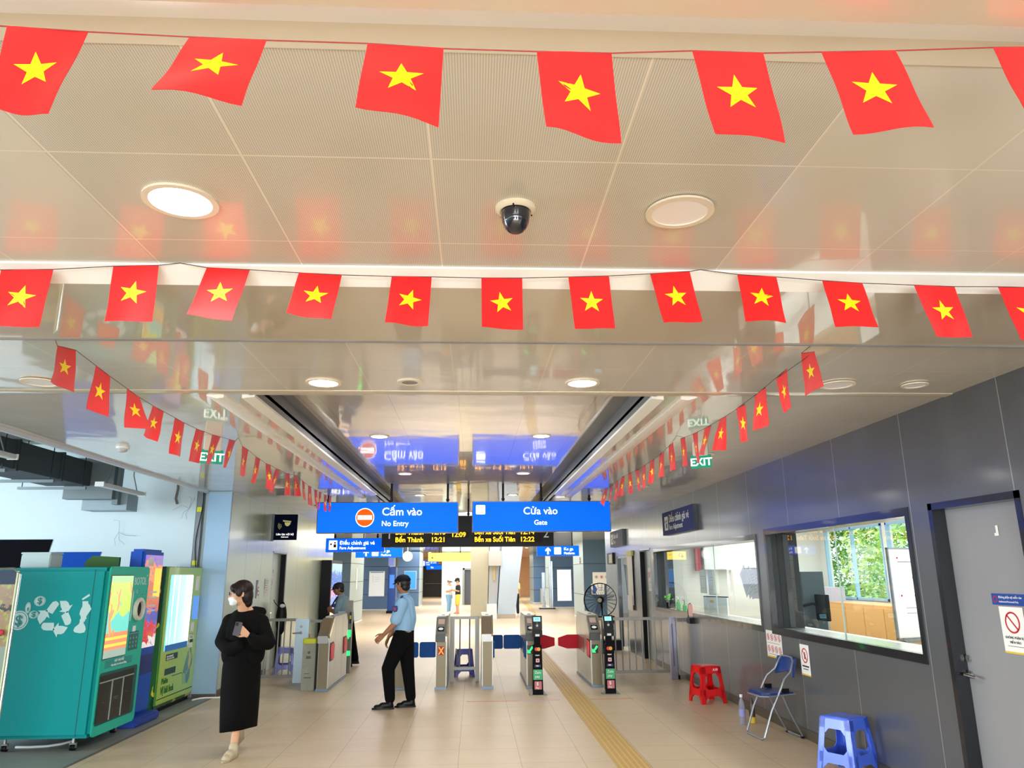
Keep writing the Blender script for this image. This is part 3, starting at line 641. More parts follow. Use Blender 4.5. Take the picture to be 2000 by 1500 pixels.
# smaller lit signs further in
def lit_sign(x, y, z, w, h, lb, draw, rodx, m=None, rz=0):
    t = thing('hanging_sign', lb, 'sign', (x, y, z), rz)
    obj('light_box', MB().box(-w/2, w/2, -.05, .05, 0, h), M_BLACKM, t, .003)
    obj('face', MB().box(-w/2+.008, w/2-.008, -.056, -.049, .008, h-.008), m or M_BLUE, t)
    draw(t, w, h); rods(t, rodx, h, 2.97-z); return t
def arrow(t, cx, cz, s, m, d='up'):
    P = [(-.12, -.5), (.12, -.5), (.12, .12), (.38, -.1), (.38, .16), (0, .5), (-.38, .16), (-.38, -.1), (-.12, .12)]
    if d == 'down': P = [(-a, -b) for a, b in P]
    obj('arrow', MB().at((cx, -.057, cz)).prism([(a*s, b*s) for a, b in P], 0, .003), m, t)
def dr_fare(t, w, h):
    obj('pictogram', MB().at((-w/2+.16, -.057, h/2)).rrect(-.09, .09, -.10, .10, .01, 0, .003), M_SIGNW, t)
    obj('pictogram_figure', MB().at((-w/2+.16, -.061, h/2)).rrect(.01, .07, -.05, .02, .01, 0, .002).disc(-.045, .02, .022, 0, .002, 12).disc(.04, .05, .02, 0, .002, 12), M_BLACK, t)
    text('lettering', 'Điều chỉnh giá vé', .115, M_SIGNW, t, (-w/2+.30, -.058, h*.53), bold=.001, wscale=.95); text('lettering', 'Fare Adjustment', .085, M_SIGNW, t, (-w/2+.30, -.058, h*.2), bold=.001)
lit_sign(-2.62, 17.0, 2.19, 1.28, .30, 'lit blue sign reading Điều chỉnh giá vé below the no entry sign', dr_fare, (-.45, .48))
def dr_pf(t, w, h):
    arrow(t, -w/2+.32, h/2, .2, M_SIGNW); obj('square', MB().at((-w/2+.60, -.057, h/2)).rrect(-.10, .10, -.10, .10, .02, 0, .003), M_SIGNW, t)
    text('lettering', 'Ke ga', .12, M_SIGNW, t, (-w/2+.78, -.058, h*.54), bold=.001); text('lettering', 'Platform', .09, M_SIGNW, t, (-w/2+.78, -.058, h*.16), bold=.001)
lit_sign(2.41, 22.0, 2.19, 1.22, .29, 'lit blue sign reading Ke ga Platform right of the departure board', dr_pf, (-.4, .42))
lit_sign(-2.95, 24.0, 2.22, 1.45, .30, 'lit blue sign reading Ke ga Platform partly behind the fare adjustment sign', dr_pf, (-.5, .5))
M_YEL = mat('sign yellow lit', (250, 228, 70), .5, emit=1.6)
def dr_exit(t, w, h):
    m = mat('sign mark brown', (120, 100, 20), .5)
    obj('turn_arrow', MB().at((-w/2+.25, -.057, h/2)).ring(0, .02, .06, .085, 0, .003, 20).prism([(-.13, .0), (-.02, .0), (-.075, -.11)], 0, .003), m, t)
    text('lettering', 'Lối ra', .13, mat('faint letter', (236, 214, 70), .5), t, (-w/2+.45, -.058, h*.5))
lit_sign(-1.05, 33.0, 2.24, 1.85, .36, 'yellow lit exit sign left of the slanted central column', dr_exit, (-.45, .45), M_YEL)
def dr_wc(t, w, h):
    arrow(t, -w/2+.28, h/2, .26, M_SIGNW); obj('square', MB().at((-w/2+.62, -.057, h/2)).rrect(-.13, .13, -.14, .14, .02, 0, .003), M_SIGNW, t)
    text('lettering', 'Nhà vệ sinh', .14, M_SIGNW, t, (-w/2+.82, -.058, h*.5)); text('lettering', 'Toilet', .11, M_SIGNW, t, (-w/2+.82, -.058, h*.18))
lit_sign(-3.15, 50.0, 2.22, 1.6, .36, 'small far blue sign with an up arrow in front of the dark lift hall', dr_wc, (-.6, .6))
lit_sign(-2.65, 52.5, 2.02, 1.2, .30, 'lower far blue sign hanging in front of the dark lift hall', lambda t, w, h: text('lettering', 'Ga', .16, M_SIGNW, t, (-.3, -.058, .09)), (-.4, .4))
# ceiling clock
t = thing('clock', 'round white clock hanging beside the grey column past the platform sign', 'clock', (-2.85, 33.0, 2.46))
obj('dial', MB().at((0, 0, 0)).disc(0, 0, .20, 0, .06, 36), mat('clock dial', (250, 250, 248), .4, emit=.6), t)
obj('rim', MB().at((0, 0, 0)).ring(0, 0, .19, .215, -.01, .07, 36), mat('clock rim', (190, 192, 196), .3, .6), t)
obj('hand', MB().at((0, -.062, 0)).box(-.006, .006, 0, .15, 0, .004).box(-.08, .0, -.008, .008, 0, .004), M_BLACK, t)
obj('hanging_rod', MB().tube([(0, -.03, .2), (0, -.03, .5)], .02, 10), MATS['clock rim'], t)
# wall signs --------------------------------------------------------------------------
t = thing('wall_sign', 'navy projecting sign reading Liên lạc nội bộ Intercom on the left wall', 'sign', (-3.70, 14.1, 2.33))
obj('panel', MB().box(.03, .45, -.03, .03, 0, .46), M_NAVY, t, .003); obj('bracket', MB().box(-.01, .04, -.035, .035, -.02, .47), M_BLACKM, t)
mk = mat('intercom mark', (214, 212, 140), .5, emit=.15)
f = MB().at((.27, -.031, .30)); f.prism([(-.075, .055), (.075, .04), (.075, .02), (-.07, .03)], 0, .003); f.prism([(-.045, .018), (.068, .015), (.06, -.02), (.03, -.05), (0, -.055), (-.03, -.035)], 0, .003)
obj('officer_pictogram', f, mk, t)
f = MB()
for r in (.035, .06, .085): f.tube([(.20+r*math.cos(a), -.032, .26+r*math.sin(a)) for a in [math.radians(d) for d in range(150, 236, 12)]], .004, 5)
obj('wave_pictogram', f, mk, t)
text('lettering', 'Liên lạc nội bộ', .052, M_SIGNW, t, (.245, -.0315, .085), align='CENTER'); text('lettering', 'Intercom', .035, M_SIGNW, t, (.245, -.0315, .042), align='CENTER')
def side_sign(y, z, w, h, lb, m, l1, l2, ts, thick=.05):
    t = thing('wall_sign', lb, 'sign', (XR-.02, y, z))
    obj('panel', MB().box(-thick, .018, -w/2, w/2, 0, h), M_BLACKM, t, .003)
    obj('face', MB().box(-thick-.004, -thick, -w/2, w/2, 0, h), m, t)
    R = (0, -1, 0)
    obj('pictogram', MB().at((-thick-.005, w/2-.28, h/2), R).rrect(-.12, .12, -.12, .12, .01, 0, .002), M_WHITE, t)
    obj('pictogram_figure', MB().at((-thick-.0075, w/2-.28, h/2), R).rrect(-.02, .06, -.08, .0, .01, 0, .002).disc(.02, .04, .024, 0, .002, 12).disc(-.05, .03, .02, 0, .002, 12), M_BLACK, t)
    text('lettering', l1, ts, M_WHITE, t, (-thick-.006, w/2-.46, h*.52), R, bold=.001); text('lettering', l2, ts*.72, M_WHITE, t, (-thick-.006, w/2-.46, h*.2), R)
side_sign(12.68, 2.35, 1.98, .40, 'blue wall sign reading Điều chỉnh giá vé Fare Adjustment above the far window', M_BLUE2, 'Điều chỉnh giá vé', 'Fare Adjustment', .18)
side_sign(18.3, 2.32, 1.6, .38, 'grey blue wall sign above the glass doorway at the end of the right wall', mat('sign grey blue', (124, 134, 160), .75, spec=.15), 'Sảnh chờ', 'Toilet', .16)
# stickers and papers -----------------------------------------------------------------
M_RED = mat('sign red', (196, 24, 36), .5); M_INK = mat('ink black', (30, 30, 34), .6); M_GOLD = mat('sign yellow band', (232, 196, 60), .5); M_INKP = mat('ink grey', (120, 120, 130), .6)
def wall_frame(x, y, z, side):       # side -1: on the right wall (faces -x); +1: on the left wall
    return (x, y, z), ((0, -1, 0) if side < 0 else (0, 1, 0))
def lines(mb, x0, x1, z, n, dz, h=.006, rnd=random.Random(3)):
    for i in range(n): mb.box(x0, x1-(x1-x0)*rnd.uniform(0, .35), z-i*dz, z-i*dz+h, .0012, .0022)
    return mb
def no_symbol(t, c, R, cx, cz, r, figure=True, org=(0, 0, 0)):
    obj('ban_ring', MB().at(org, R).ring(cx, cz, r*.84, r, .001, .003, 28).prism([(cx-r*.62, cz+r*.72), (cx-r*.72, cz+r*.62), (cx+r*.62, cz-r*.72), (cx+r*.72, cz-r*.62)], .001, .003), M_RED, t)
    if figure: obj('figure', MB().at(org, R).disc(cx, cz+r*.35, r*.14, .0008, .0016, 12).prism([(cx-r*.25, cz+r*.2), (cx+r*.25, cz+r*.2), (cx+r*.14, cz-r*.5), (cx-r*.14, cz-r*.5)], .0008, .0016), M_INK, t)
R_ = (0, -1, 0)
t = thing('notice', 'white notice with eight prohibition symbols in two rows under the windows', 'notice', (XR-.002, 9.02, .73))
obj('sheet', MB().at((0, 0, 0), R_).box(-.23, .23, 0, .30, 0, .001), M_PAPER, t)
for r in range(2):
    for c in range(4): no_symbol(t, None, R_, -.165+.11*c, .225-.13*r, .038)
obj('band', MB().at((0, 0, 0), R_).box(-.23, .23, .0, .018, .001, .002), M_GOLD, t)
obj('caption', lines(MB().at((0, 0, 0), R_), -.20, .20, .16, 1, .02, .004).box(-.20, .16, .035, .04, .001, .002), M_INKP, t)
t = thing('notice', 'narrow white notice with one red prohibition symbol right of the folding chair', 'notice', (XR-.002, 8.20, .64))
obj('sheet', MB().at((0, 0, 0), R_).box(-.11, .11, 0, .31, 0, .001), M_PAPER, t); no_symbol(t, None, R_, 0, .20, .075)
obj('caption', MB().at((0, 0, 0), R_).box(-.08, .08, .085, .10, .001, .002).box(-.06, .06, .06, .068, .001, .002), M_INK, t); obj('band', MB().at((0, 0, 0), R_).box(-.11, .11, 0, .014, .001, .002), M_GOLD, t)
xd = xl1-.003
t = thing('notice', 'small blue strip notice on the grey door above the white one', 'notice', (xd, 5.065, 1.47))
obj('strip', MB().at((0, 0, 0), R_).box(-.16, .16, 0, .075, 0, .001), mat('strip blue', (30, 70, 160), .4), t)
obj('ban_ring', MB().at((0, 0, 0), R_).ring(-.125, .037, .017, .023, .001, .002, 20), M_RED, t)
text('lettering', 'Không phận sự miễn vào', .022, M_WHITE, t, (-.0015, .09, .045), R_); text('lettering', 'Authorized Personnel Only', .017, M_WHITE, t, (-.0015, .09, .017), R_)
t = thing('notice', 'white notice with empty red prohibition ring on the grey door', 'notice', (xd, 5.055, 1.16))
obj('sheet', MB().at((0, 0, 0), R_).box(-.115, .115, 0, .30, 0, .001), M_PAPER, t); no_symbol(t, None, R_, 0, .20, .07, figure=False)
text('lettering', 'KHÔNG PHẬN SỰ', .022, M_INK, t, (-.0015, 0, .095), R_, align='CENTER'); text('lettering', 'MIỄN VÀO', .022, M_INK, t, (-.0015, 0, .065), R_, align='CENTER')
obj('caption', MB().at((0, 0, 0), R_).box(-.08, .08, .045, .049, .001, .002), M_INKP, t); obj('band', MB().at((0, 0, 0), R_).box(-.115, .115, 0, .012, .001, .002), M_GOLD, t)
t = thing('tape_mark', 'short strip of white tape near the top of the grey door', 'tape', (xd, 5.06, 1.93))
obj('strip', MB().at((0, 0, 0), R_).box(-.012, .012, 0, .07, 0, .001).box(-.03, -.012, 0, .02, 0, .001), M_PAPER, t)
t = thing('notice', 'white notice with two red symbols on the silver door past the far window', 'notice', (xl2-.003, 15.62, 1.34))
obj('sheet', MB().at((0, 0, 0), R_).box(-.17, .17, 0, .46, 0, .001), M_PAPER, t); no_symbol(t, None, R_, -.08, .32, .065); no_symbol(t, None, R_, .08, .32, .065)
obj('caption', lines(MB().at((0, 0, 0), R_), -.14, .14, .17, 4, .035), M_INKP, t)
t = thing('paper_roll', 'long white paper sheet hanging on the right wall beside the glass doorway', 'paper', (XR-.03, 17.0, 1.02))
obj('sheet', MB().box(-.004, .002, -.26, .26, .0, 1.05), M_PAPER, t); obj('sheet', MB().box(-.02, -.012, -.20, .3, -.12, .2), M_PAPER, t); obj('holder', MB().box(-.02, .025, -.30, .30, 1.05, 1.16), mat('holder yellow green', (206, 206, 90), .5), t)
t = thing('notice_box', 'small black framed box on the right wall above the glass doorway edge', 'box', (XR-.01, 19.4, 1.92))
obj('frame', MB().box(-.04, .008, -.40, .40, 0, .28), M_BLACK, t); obj('face', MB().box(-.044, -.04, -.34, .1, .03, .24), mat('box face', (190, 194, 160), .5), t)
L_ = (0, 1, 0)
for i, (y, z, w, h, lb) in enumerate(((12.85, 1.48, .26, .16, 'small white card on the left wall behind the head of the woman in black'), (13.5, 1.33, .22, .30, 'blue and white leaflet on the left wall'), (14.05, 1.33, .24, .32, 'pale sheet with a black edge on the left wall next to the door'))):
    t = thing('notice', lb, 'notice', (XL+.002, y, z))
    obj('sheet', MB().at((0, 0, 0), L_).box(-w/2, w/2, 0, h, 0, .001), M_PAPER, t)
    if i == 0: obj('caption', MB().at((0, 0, 0), L_).box(-.08, -.03, .04, .11, .001, .002).box(.0, .05, .04, .11, .001, .002), M_RED, t)
    if i == 1:
        obj('picture', MB().at((0, 0, 0), L_).prism([(-.11, .3), (.02, .3), (-.03, .2), (.02, .12), (-.04, 0), (-.11, .0)], .001, .002), mat('leaflet blue', (70, 90, 150), .5), t)
        obj('caption', MB().at((0, 0, 0), L_).box(.03, .09, .16, .19, .001, .002).box(.03, .09, .10, .125, .001, .002).box(.03, .09, .04, .065, .001, .002), M_RED, t)
    if i == 2: obj('edge', MB().at((0, 0, 0), L_).box(-.12, -.10, .14, .32, .001, .002), M_BLACK, t); obj('caption', lines(MB().at((0, 0, 0), L_), -.08, .10, .28, 6, .04), M_INKP, t)
t = thing('notice', 'narrow notice with one red ring on the pale door in the left wall', 'notice', (XL-.095, 14.75, 1.33))
obj('sheet', MB().at((0, 0, 0), L_).box(-.11, .11, 0, .36, 0, .001), M_PAPER, t); no_symbol(t, None, L_, 0, .26, .07)
obj('plate', MB().at((0, 0, 0), L_).rrect(-.10, .10, .42, .49, .01, 0, .003), mat('plate steel blue', (110, 130, 140), .4, .5), t); obj('caption', lines(MB().at((0, 0, 0), L_), -.07, .07, .13, 4, .03), M_INKP, t)
# tapes and tactile paving on the floor
o = obj('tactile_strip', MB().box(0, 1, 0, 1, 0, .004), None)
bpy.data.objects.remove(o)
def strip(x0, y0, x1, y1, w, z0, z1):
    d = Vector((x1-x0, y1-y0, 0)).normalized(); n = Vector((d.y, -d.x, 0))*w/2; b = MB()
    b.prism([(x0-n.x, y0-n.y), (x1-n.x, y1-n.y), (x1+n.x, y1+n.y), (x0+n.x, y0+n.y)], z0, z1); return b
M_TACT = mat('tactile yellow', (190, 158, 92), .55, var=.08, vscale=20)
b = MB().box(1.30, 1.60, 1.0, 20.0, 0, .003); o = tag(obj('tactile_paving', b, M_TACT), 'long yellow ribbed tactile strip running through the gate lane with red flaps', 'tactile paving'); 
b = MB()
for i in range(5): b.box(1.335+i*.055, 1.352+i*.055, 1.0, 20.0, .003, .008)
obj('rib', b, mat('tactile rib', (206, 174, 108), .5), o)
b = MB(); b.m = Matrix.Identity(4)
P0 = [(1.45, 20.0), (2.2, 27), (2.9, 40), (3.4, 60)]
for (xa, ya), (xb, yb) in zip(P0, P0[1:]):
    q = strip(xa, ya, xb, yb, .30, 0, .003); b.v += q.v; k_ = len(b.v)-len(q.v); b.f += [tuple(i+k_ for i in f) for f in q.f]
tag(obj('tactile_paving', b, M_TACT), 'far part of the yellow tactile strip beyond the gates', 'tactile paving')
tag(obj('floor_tape', MB().box(-.10, .62, 11.03, 11.06, 0, .0015), mat('tape red', (206, 120, 104), .6)), 'faded red floor tape in front of the blue flap lane', 'tape')
tag(obj('floor_tape', MB().box(.62, 1.20, 11.05, 11.09, 0, .0018), mat('tape pink', (206, 160, 200), .5)), 'short pink and white floor tape in front of the left card reader', 'tape')
tag(obj('floor_tape', MB().box(1.62, 2.22, 11.07, 11.10, 0, .0015), mat('tape red', (206, 120, 104), .6)), 'faded red floor tape in front of the right card reader', 'tape')
# floor line where the alcove floor begins
struct('trim_8', MB().box(-3.78, -3.74, -7, 11.7, -.01, .002), mat('floor joint dark', (96, 92, 84), .5))
# ================================================================ TICKET GATES
M_FBLUE = mat('flap blue', (0, 74, 150), .55, spec=.25); M_FRED = mat('flap red', (200, 16, 40), .55, spec=.25); M_FPINK = mat('flap red pale', (240, 90, 92), .5, spec=.3)
M_DGREY = mat('gate head dark', (52, 54, 56), .4); M_SENS = mat('sensor plate grey', (110, 112, 106), .4)
def gate(x, label, front, slots=()):
    """x = centre of the cabinet; front: 'reader' | 'plain' ; slots: (side, y, colour)"""
    t = thing('ticket_gate', label, 'ticket gate', (x, 12.15, 0), 0, 'ticket gate cabinets')
    h = .092
    def yz_(mb): mb.m = Matrix(((0, 0, 1, 0), (1, 0, 0, 0), (0, 1, 0, 0), (0, 0, 0, 1))); return mb
    prof = [(.02, .04), (1.72, .04), (1.72, .80), (1.68, .95), (1.56, 1.05), (.50, 1.05), (.36, 1.035), (.02, .80)]
    obj('body', yz_(MB()).prism(prof, -h+.012, h-.012), M_STEELB, t)
    obj('front_panel', MB().box(-h+.02, h-.02, .0, .03, .04, .70), mat('front panel steel', (118, 108, 86), .42, .5, var=.05, vscale=2), t, .004)
    for s in (-1, 1):
        sp = [(.05, .05), (.50, .05), (.50, 1.03), (.37, 1.02), (.05, .79)]
        a, c = (h-.013, h-.006) if s > 0 else (-h+.006, -h+.013)
        obj('side_panel', yz_(MB()).prism(sp, a, c), M_STEELB, t)
        obj('side_panel', yz_(MB()).prism([(.51, .05), (1.15, .05), (1.15, 1.035), (.51, 1.035)], a, c), M_STEELB, t)
        obj('side_panel', yz_(MB()).prism([(1.16, .05), (1.70, .05), (1.70, .80), (1.66, .94), (1.55, 1.035), (1.16, 1.035)], a, c), M_STEELB, t)
    obj('plinth', MB().box(-h, h, .0, 1.74, 0, .04), mat('plinth blue grey', (110, 128, 146), .4, .4), t, .003)
    obj('top_plate', MB().box(-h+.005, h-.005, .52, 1.54, 1.05, 1.058), M_STEELB, t)
    obj('knob', MB().lathe([(.028, 1.058), (.028, 1.064), (.0, 1.066)], 20, c=(0, .62, 0)), M_BLACK, t)
    n = Vector((0, -.235, .34)).normalized(); u = Vector((0, .34, .235)).normalized(); o = Vector((0, .02, .80))
    f = lambda: MB().at(o, (1, 0, 0), u)
    if front == 'reader':
        obj('head', f().rrect(-h, h-.03, -.02, .40, .01, -.06, .02), M_SENS, t, .003)
        obj('nose', MB().box(-h, h-.03, -.02, .10, .69, .80), M_DGREY, t, .006)
        obj('reader_plate', f().rrect(-.065, .04, .05, .15, .006, .02, .026), M_BLACK, t); obj('reader_target', f().disc(-.012, .10, .038, .026, .029, 24, .028), M_WHITE, t)
        obj('screen', f().rrect(-.06, .04, .22, .34, .004, .02, .024), mat('gate screen pinkish', (196, 170, 160), .3), t)
        obj('edge_strip', f().box(h-.028, h-.004, -.02, .42, -.02, .028), mat('edge steel', (214, 206, 188), .2, .8), t)
    else:
        obj('head', f().rrect(-h, h-.03, -.02, .40, .01, -.06, .02), mat('head bronze steel', (186, 170, 148), .25, .8), t, .003)
        obj('nose', MB().box(-h, h-.03, -.02, .10, .69, .80), M_STEEL, t, .006)
        obj('edge_strip', f().box(h-.028, h-.002, -.02, .42, -.03, .034), mat('edge steel', (214, 206, 188), .2, .8), t)
    for side, y, col in slots:
        a = side*(h-.004); b_ = side*(h+.018)
        obj('slot', MB().box(min(side*(h-.007), side*(h+.001)), max(side*(h-.007), side*(h+.001)), y-.02, y+.26, .42, .69), M_BLACK, t)
        mb = MB().at((side*h, y+.12, .555), (0, side, 0)); mb.rrect(-.11, .11, -.115, .115, .03, -.002, .02); obj('flap_retracted', mb, col, t, .004)
    return t
def flap(t, x0, x1, y, shape, m, z0=.44, z1=.67):
    """flap plate across the lane: root at x0, tip at x1 (local)"""
    s = 1 if x1 > x0 else -1; L = abs(x1-x0); mb = MB().at((x0, y, 0), (s, 0, 0))
    zc = (z0+z1)/2
    if shape == 'hex': P = [(0, z0), (L*.55, z0), (L, z0+.05), (L, z1-.05), (L*.55, z1), (0, z1)]
    else: P = [(p[0], p[1]) for p in rr(0, L, z0, z1, .03)]
    mb.prism(P, -.012, .012); obj('flap', mb, m, t, .004)
g1 = gate(-2.29, 'ticket gate on the far left beside the bin, with retracted red flaps', 'plain', ((1, .10, M_FPINK), (1, 1.30, M_FPINK)))
g2 = gate(-1.13, 'ticket gate half hidden behind the legs of the walking guard', 'plain')
flap(g2, .092, .262, .30, 'rr', M_FBLUE)
g3 = gate(-.50, 'ticket gate with a lit red cross on its front panel', 'reader')
flap(g3, -.092, -.35, .30, 'rr', M_FBLUE)
g4 = gate(.21, 'ticket gate right of the short fence with the purple stool behind', 'plain', ((1, .10, M_FBLUE),))
flap(g4, .092, .295, 1.55, 'rr', M_FBLUE)
g5 = gate(.90, 'ticket gate between the blue flaps and the red flaps', 'reader', ((-1, .10, M_FBLUE),))
flap(g5, -.092, -.385, 1.55, 'rr', M_FBLUE); flap(g5, .092, .50, 1.45, 'hex', M_FRED)
g6 = gate(1.90, 'rightmost ticket gate with a lit green arrow next to the railing', 'reader', ((-1, .10, M_FPINK),))
flap(g6, -.092, -.44, 1.45, 'hex', M_FRED)
# the part of the red flap that shows on the side plate is its housing stripe
obj('flap_housing', MB().box(-.094, -.091, .75, 1.45, .44, .67), mat('flap housing rose', (176, 110, 104), .35, .3), g6)
obj('flap_housing', MB().box(-.094, -.091, .75, 1.50, .44, .67), mat('flap housing blue', (40, 90, 150), .35, .3), g5)
def led_symbol(t, kind, x=0, z=.565):
    obj('display', MB().at((x, -.001, z)).box(-.05, .05, -.065, .065, 0, .004), mat('display dark', (20, 10, 8), .3), t)
    if kind == 'x':
        m = mat('led red', (255, 130, 20), .4, emit=1.6, ecol=(255, 120, 20)); f = MB().at((x, -.006, z))
        s = .044; w = .012; f.prism([(-s, s*1.2), (-s+w*1.4, s*1.2), (s, -s*1.2), (s-w*1.4, -s*1.2)], 0, .003).prism([(s, s*1.2), (s-w*1.4, s*1.2), (-s, -s*1.2), (-s+w*1.4, -s*1.2)], 0, .003)
        obj('cross', f, m, t, label='glowing red cross')
        obj('display_glow', MB().at((x, -.0052, z)).box(-.045, .045, -.06, .06, 0, .001), mat('led red dim', (120, 8, 2), .5, emit=.3, ecol=(170, 10, 2)), t)
    else:
        m = mat('led green', (40, 255, 110), .4, emit=2, ecol=(30, 255, 100)); f = MB().at((x, -.006, z))
        f.prism([(-.042, -.052), (.012, -.052), (-.006, -.034), (.046, .03), (.026, .05), (-.022, -.018), (-.042, .002)], 0, .003); obj('arrow', f, m, t, label='glowing green arrow')
led_symbol(g3, 'x'); led_symbol(g6, 'a', -.025); led_symbol(g5, 'a', -.03)
obj('entry_lamp', MB().box(.086, .10, 1.72, 1.75, .62, .70), mat('led green', (40, 255, 110), .4), g1)
t = thing('gate_post', 'slim steel post with green lights and a yellow label behind the leftmost gate', 'post', (-2.27, 14.35, 0))
obj('post', MB().box(-.06, .06, -.05, .05, 0, 1.25), M_STEELD, t, .004); obj('lamp', MB().box(-.05, .05, -.056, -.05, .62, .74).box(-.03, .05, -.056, -.05, .30, .38), MATS['led green'], t)
obj('back_plate', MB().box(-.20, -.06, -.02, .01, 0, 1.06), mat('post grey', (140, 156, 160), .35, .5), t); obj('display', MB().box(.015, .05, -.056, -.05, .85, 1.05), M_BLACKM, t); obj('tag', MB().box(.02, .045, -.06, -.056, .93, .99), MATS['tag yellow'], t)
# payment readers on posts
def reader(x, lb):
    t = thing('card_reader', lb, 'card reader', (x, 11.55, 0), 0, 'payment reader posts')
    obj('base_plate', MB().box(-.13, .13, -.08, .08, 0, .008), M_STEELD, t); 
    for s in (-1, 1): obj('bracket', _br(s), M_STEELD, t)
    mb = MB(); mb.prism([(-.078, -.05), (.078, -.05), (.078, .05), (-.078, .05)], .008, .69)
    for v in mb.v:
        if v.z > .5: v.x *= .8
    obj('column', mb, mat('reader column black', (12, 12, 14), .6, spec=.1), t, .004)
    obj('stem', MB().box(-.045, .045, -.03, .04, .69, .88), mat('reader stem', (10, 12, 20), .6, spec=.1), t, .003)
    obj('scanner', MB().box(-.075, .075, -.07, .03, .80, .90), M_BLACK, t, .006)
    obj('scanner_window', MB().box(-.03, .03, -.074, -.07, .81, .84), mat('scanner lens', (210, 214, 220), .2), t)
    f = lambda: MB().at((0, -.05, .90), (1, 0, 0), (0, .25, 1))
    obj('head', f().rrect(-.075, .075, 0, .20, .012, -.045, .0), mat('reader head', (18, 20, 26), .2, coat=.6), t)
    obj('screen', f().box(-.05, .05, .12, .18, .0, .002), mat('reader screen', (150, 226, 240), .3, emit=1.2, ecol=(120, 216, 240)), t)
    obj('screen_text', f().box(-.035, .035, .155, .162, .002, .003).box(-.03, .03, .14, .146, .002, .003), mat('screen text', (30, 120, 150), .5), t)
    obj('tap_mark', f().disc(0, .06, .018, 0, .002, 16).box(-.008, .008, .095, .10, 0, .002), mat('tap mark', (170, 176, 190), .4), t)
    # payment marks down the column
    g = lambda z: MB().at((0, -.0505, z))
    obj('payment_mark', g(.63).disc(-.017, 0, .026, 0, .002, 20), mat('mark red', (220, 60, 50), .5), t); obj('payment_mark', g(.63).disc(.017, 0, .026, 0, .003, 20), mat('mark orange', (240, 170, 70), .5), t)
    text('lettering', 'napas', .028, M_WHITE, t, (-.034, -.052, .54), bold=.001)
    obj('payment_mark', g(.475).rrect(-.026, .026, -.026, .026, .004, 0, .002), mat('mark pink', (226, 190, 200), .5), t); obj('payment_mark', g(.475).box(-.014, .014, -.004, .004, .002, .003).box(-.004, .004, -.014, .014, .002, .003), M_RED, t)
    obj('payment_mark', g(.40).box(-.045, .045, -.018, .018, 0, .002), mat('mark navy', (34, 40, 100), .5), t); text('lettering', 'VISA', .022, M_WHITE, t, (-.026, -.0535, .393), bold=.001)
    obj('payment_mark', g(.285).rrect(-.066, .066, -.075, .065, .006, 0, .002), mat('mark green', (60, 176, 120), .5), t)
    text('lettering', 'Zalo', .05, MATS['paint white'], t, (-.045, -.0535, .295)); text('lettering', 'pay', .05, MATS['paint white'], t, (-.04, -.0535, .24))
    obj('payment_mark', g(.135).rrect(-.05, .055, -.055, .055, .004, 0, .002), mat('mark rose', (196, 110, 116), .5), t); text('lettering', 'S', .06, M_WHITE, t, (-.02, -.0535, .135), bold=.002); text('lettering', 'Pay', .035, M_WHITE, t, (-.03, -.0535, .09))
    return t
def _br(s): return MB().at((s*.078, -.01, .008)).prism([(0, 0), (s*.04, 0), (0, .06)], -.01, .01)
reader(.93, 'black card reader post left of the tactile strip'); reader(1.99, 'black card reader post in front of the gate with the green arrow')
# ================================================================ RAILINGS
def rail(name, lb, x0, x1, y, z0, z1, nb, posts, rz=0, grp=None, pw=.05, org=None):
    ox = org if org is not None else x0
    t = thing(name, lb, 'railing', (ox, y, 0), rz, grp)
    obj('top_rail', MB().box(x0-ox, x1-ox, -.022, .022, z1-.045, z1), M_STEELD, t, .004); obj('bottom_rail', MB().box(x0-ox, x1-ox, -.018, .018, z0, z0+.045), M_STEELD, t, .004)
    for i in range(nb):
        x = x0-ox+(x1-x0)*(i+1)/(nb+1); obj('bar', MB().tube([(x, 0, z0+.04), (x, 0, z1-.04)], .011, 8), M_STEEL, t)
    for px, w in posts: obj('post', MB().box(px-ox-w/2, px-ox+w/2, -.03, .03, 0, z1), M_STEELD, t, .004)
    return t
rl = rail('railing', 'long steel railing between the rightmost gate and the right wall', 2.02, 3.24, 12.98, .10, .98, 10, ())
t = rail('railing', 'short steel railing between two gates in front of the purple stool', -.39, .09, 13.05, .18, 1.02, 2, ((-.355, .07), (.055, .07)))
t = rail('railing', 'steel railing with a swing gate at the left wall', -3.69, -2.97, 13.35, .06, 1.0, 6, ())
t = thing('gate_post', 'wide steel post with lever handle and lock in the left railing', 'post', (-2.86, 13.2, 0))
obj('post', MB().box(-.10, .12, -.03, .03, 0, 1.0), mat('post pale steel', (176, 194, 204), .3, .5), t, .004)
obj('lock', MB().lathe([(0, 0), (.022, 0), (.022, -.014), (0, -.016)], 18, 'y', (.0, -.03, .88)), M_STEEL, t)
obj('lever_handle', MB().tube([(.0, -.03, .78), (.0, -.075, .78), (-.01, -.08, .78), (-.13, -.08, .775)], .011, 8), M_STEEL, t); obj('rose', MB().lathe([(0, 0), (.026, 0), (.026, -.01), (0, -.011)], 18, 'y', (.0, -.03, .78)), M_STEEL, t)
t = rail('railing', 'short rail joining the handle post to the leftmost gate', -2.73, -2.39, 13.25, .06, .98, 3, ())
t = thing('railing_post', 'broad steel end post of the right railing with a chain hanging on it', 'post', (3.31, 12.96, 0))
obj('post', MB().box(-.06, .05, -.04, .04, 0, .98), mat('post violet steel', (140, 138, 152), .3, .6), t, .004); obj('post', MB().box(.06, .085, -.03, .03, 0, .97), M_STEEL, t); obj('wall_plate', MB().box(.085, .18, -.02, .02, .90, .96).box(.06, .18, -.03, .02, 0, .07), M_STEELD, t)
mb = MB()
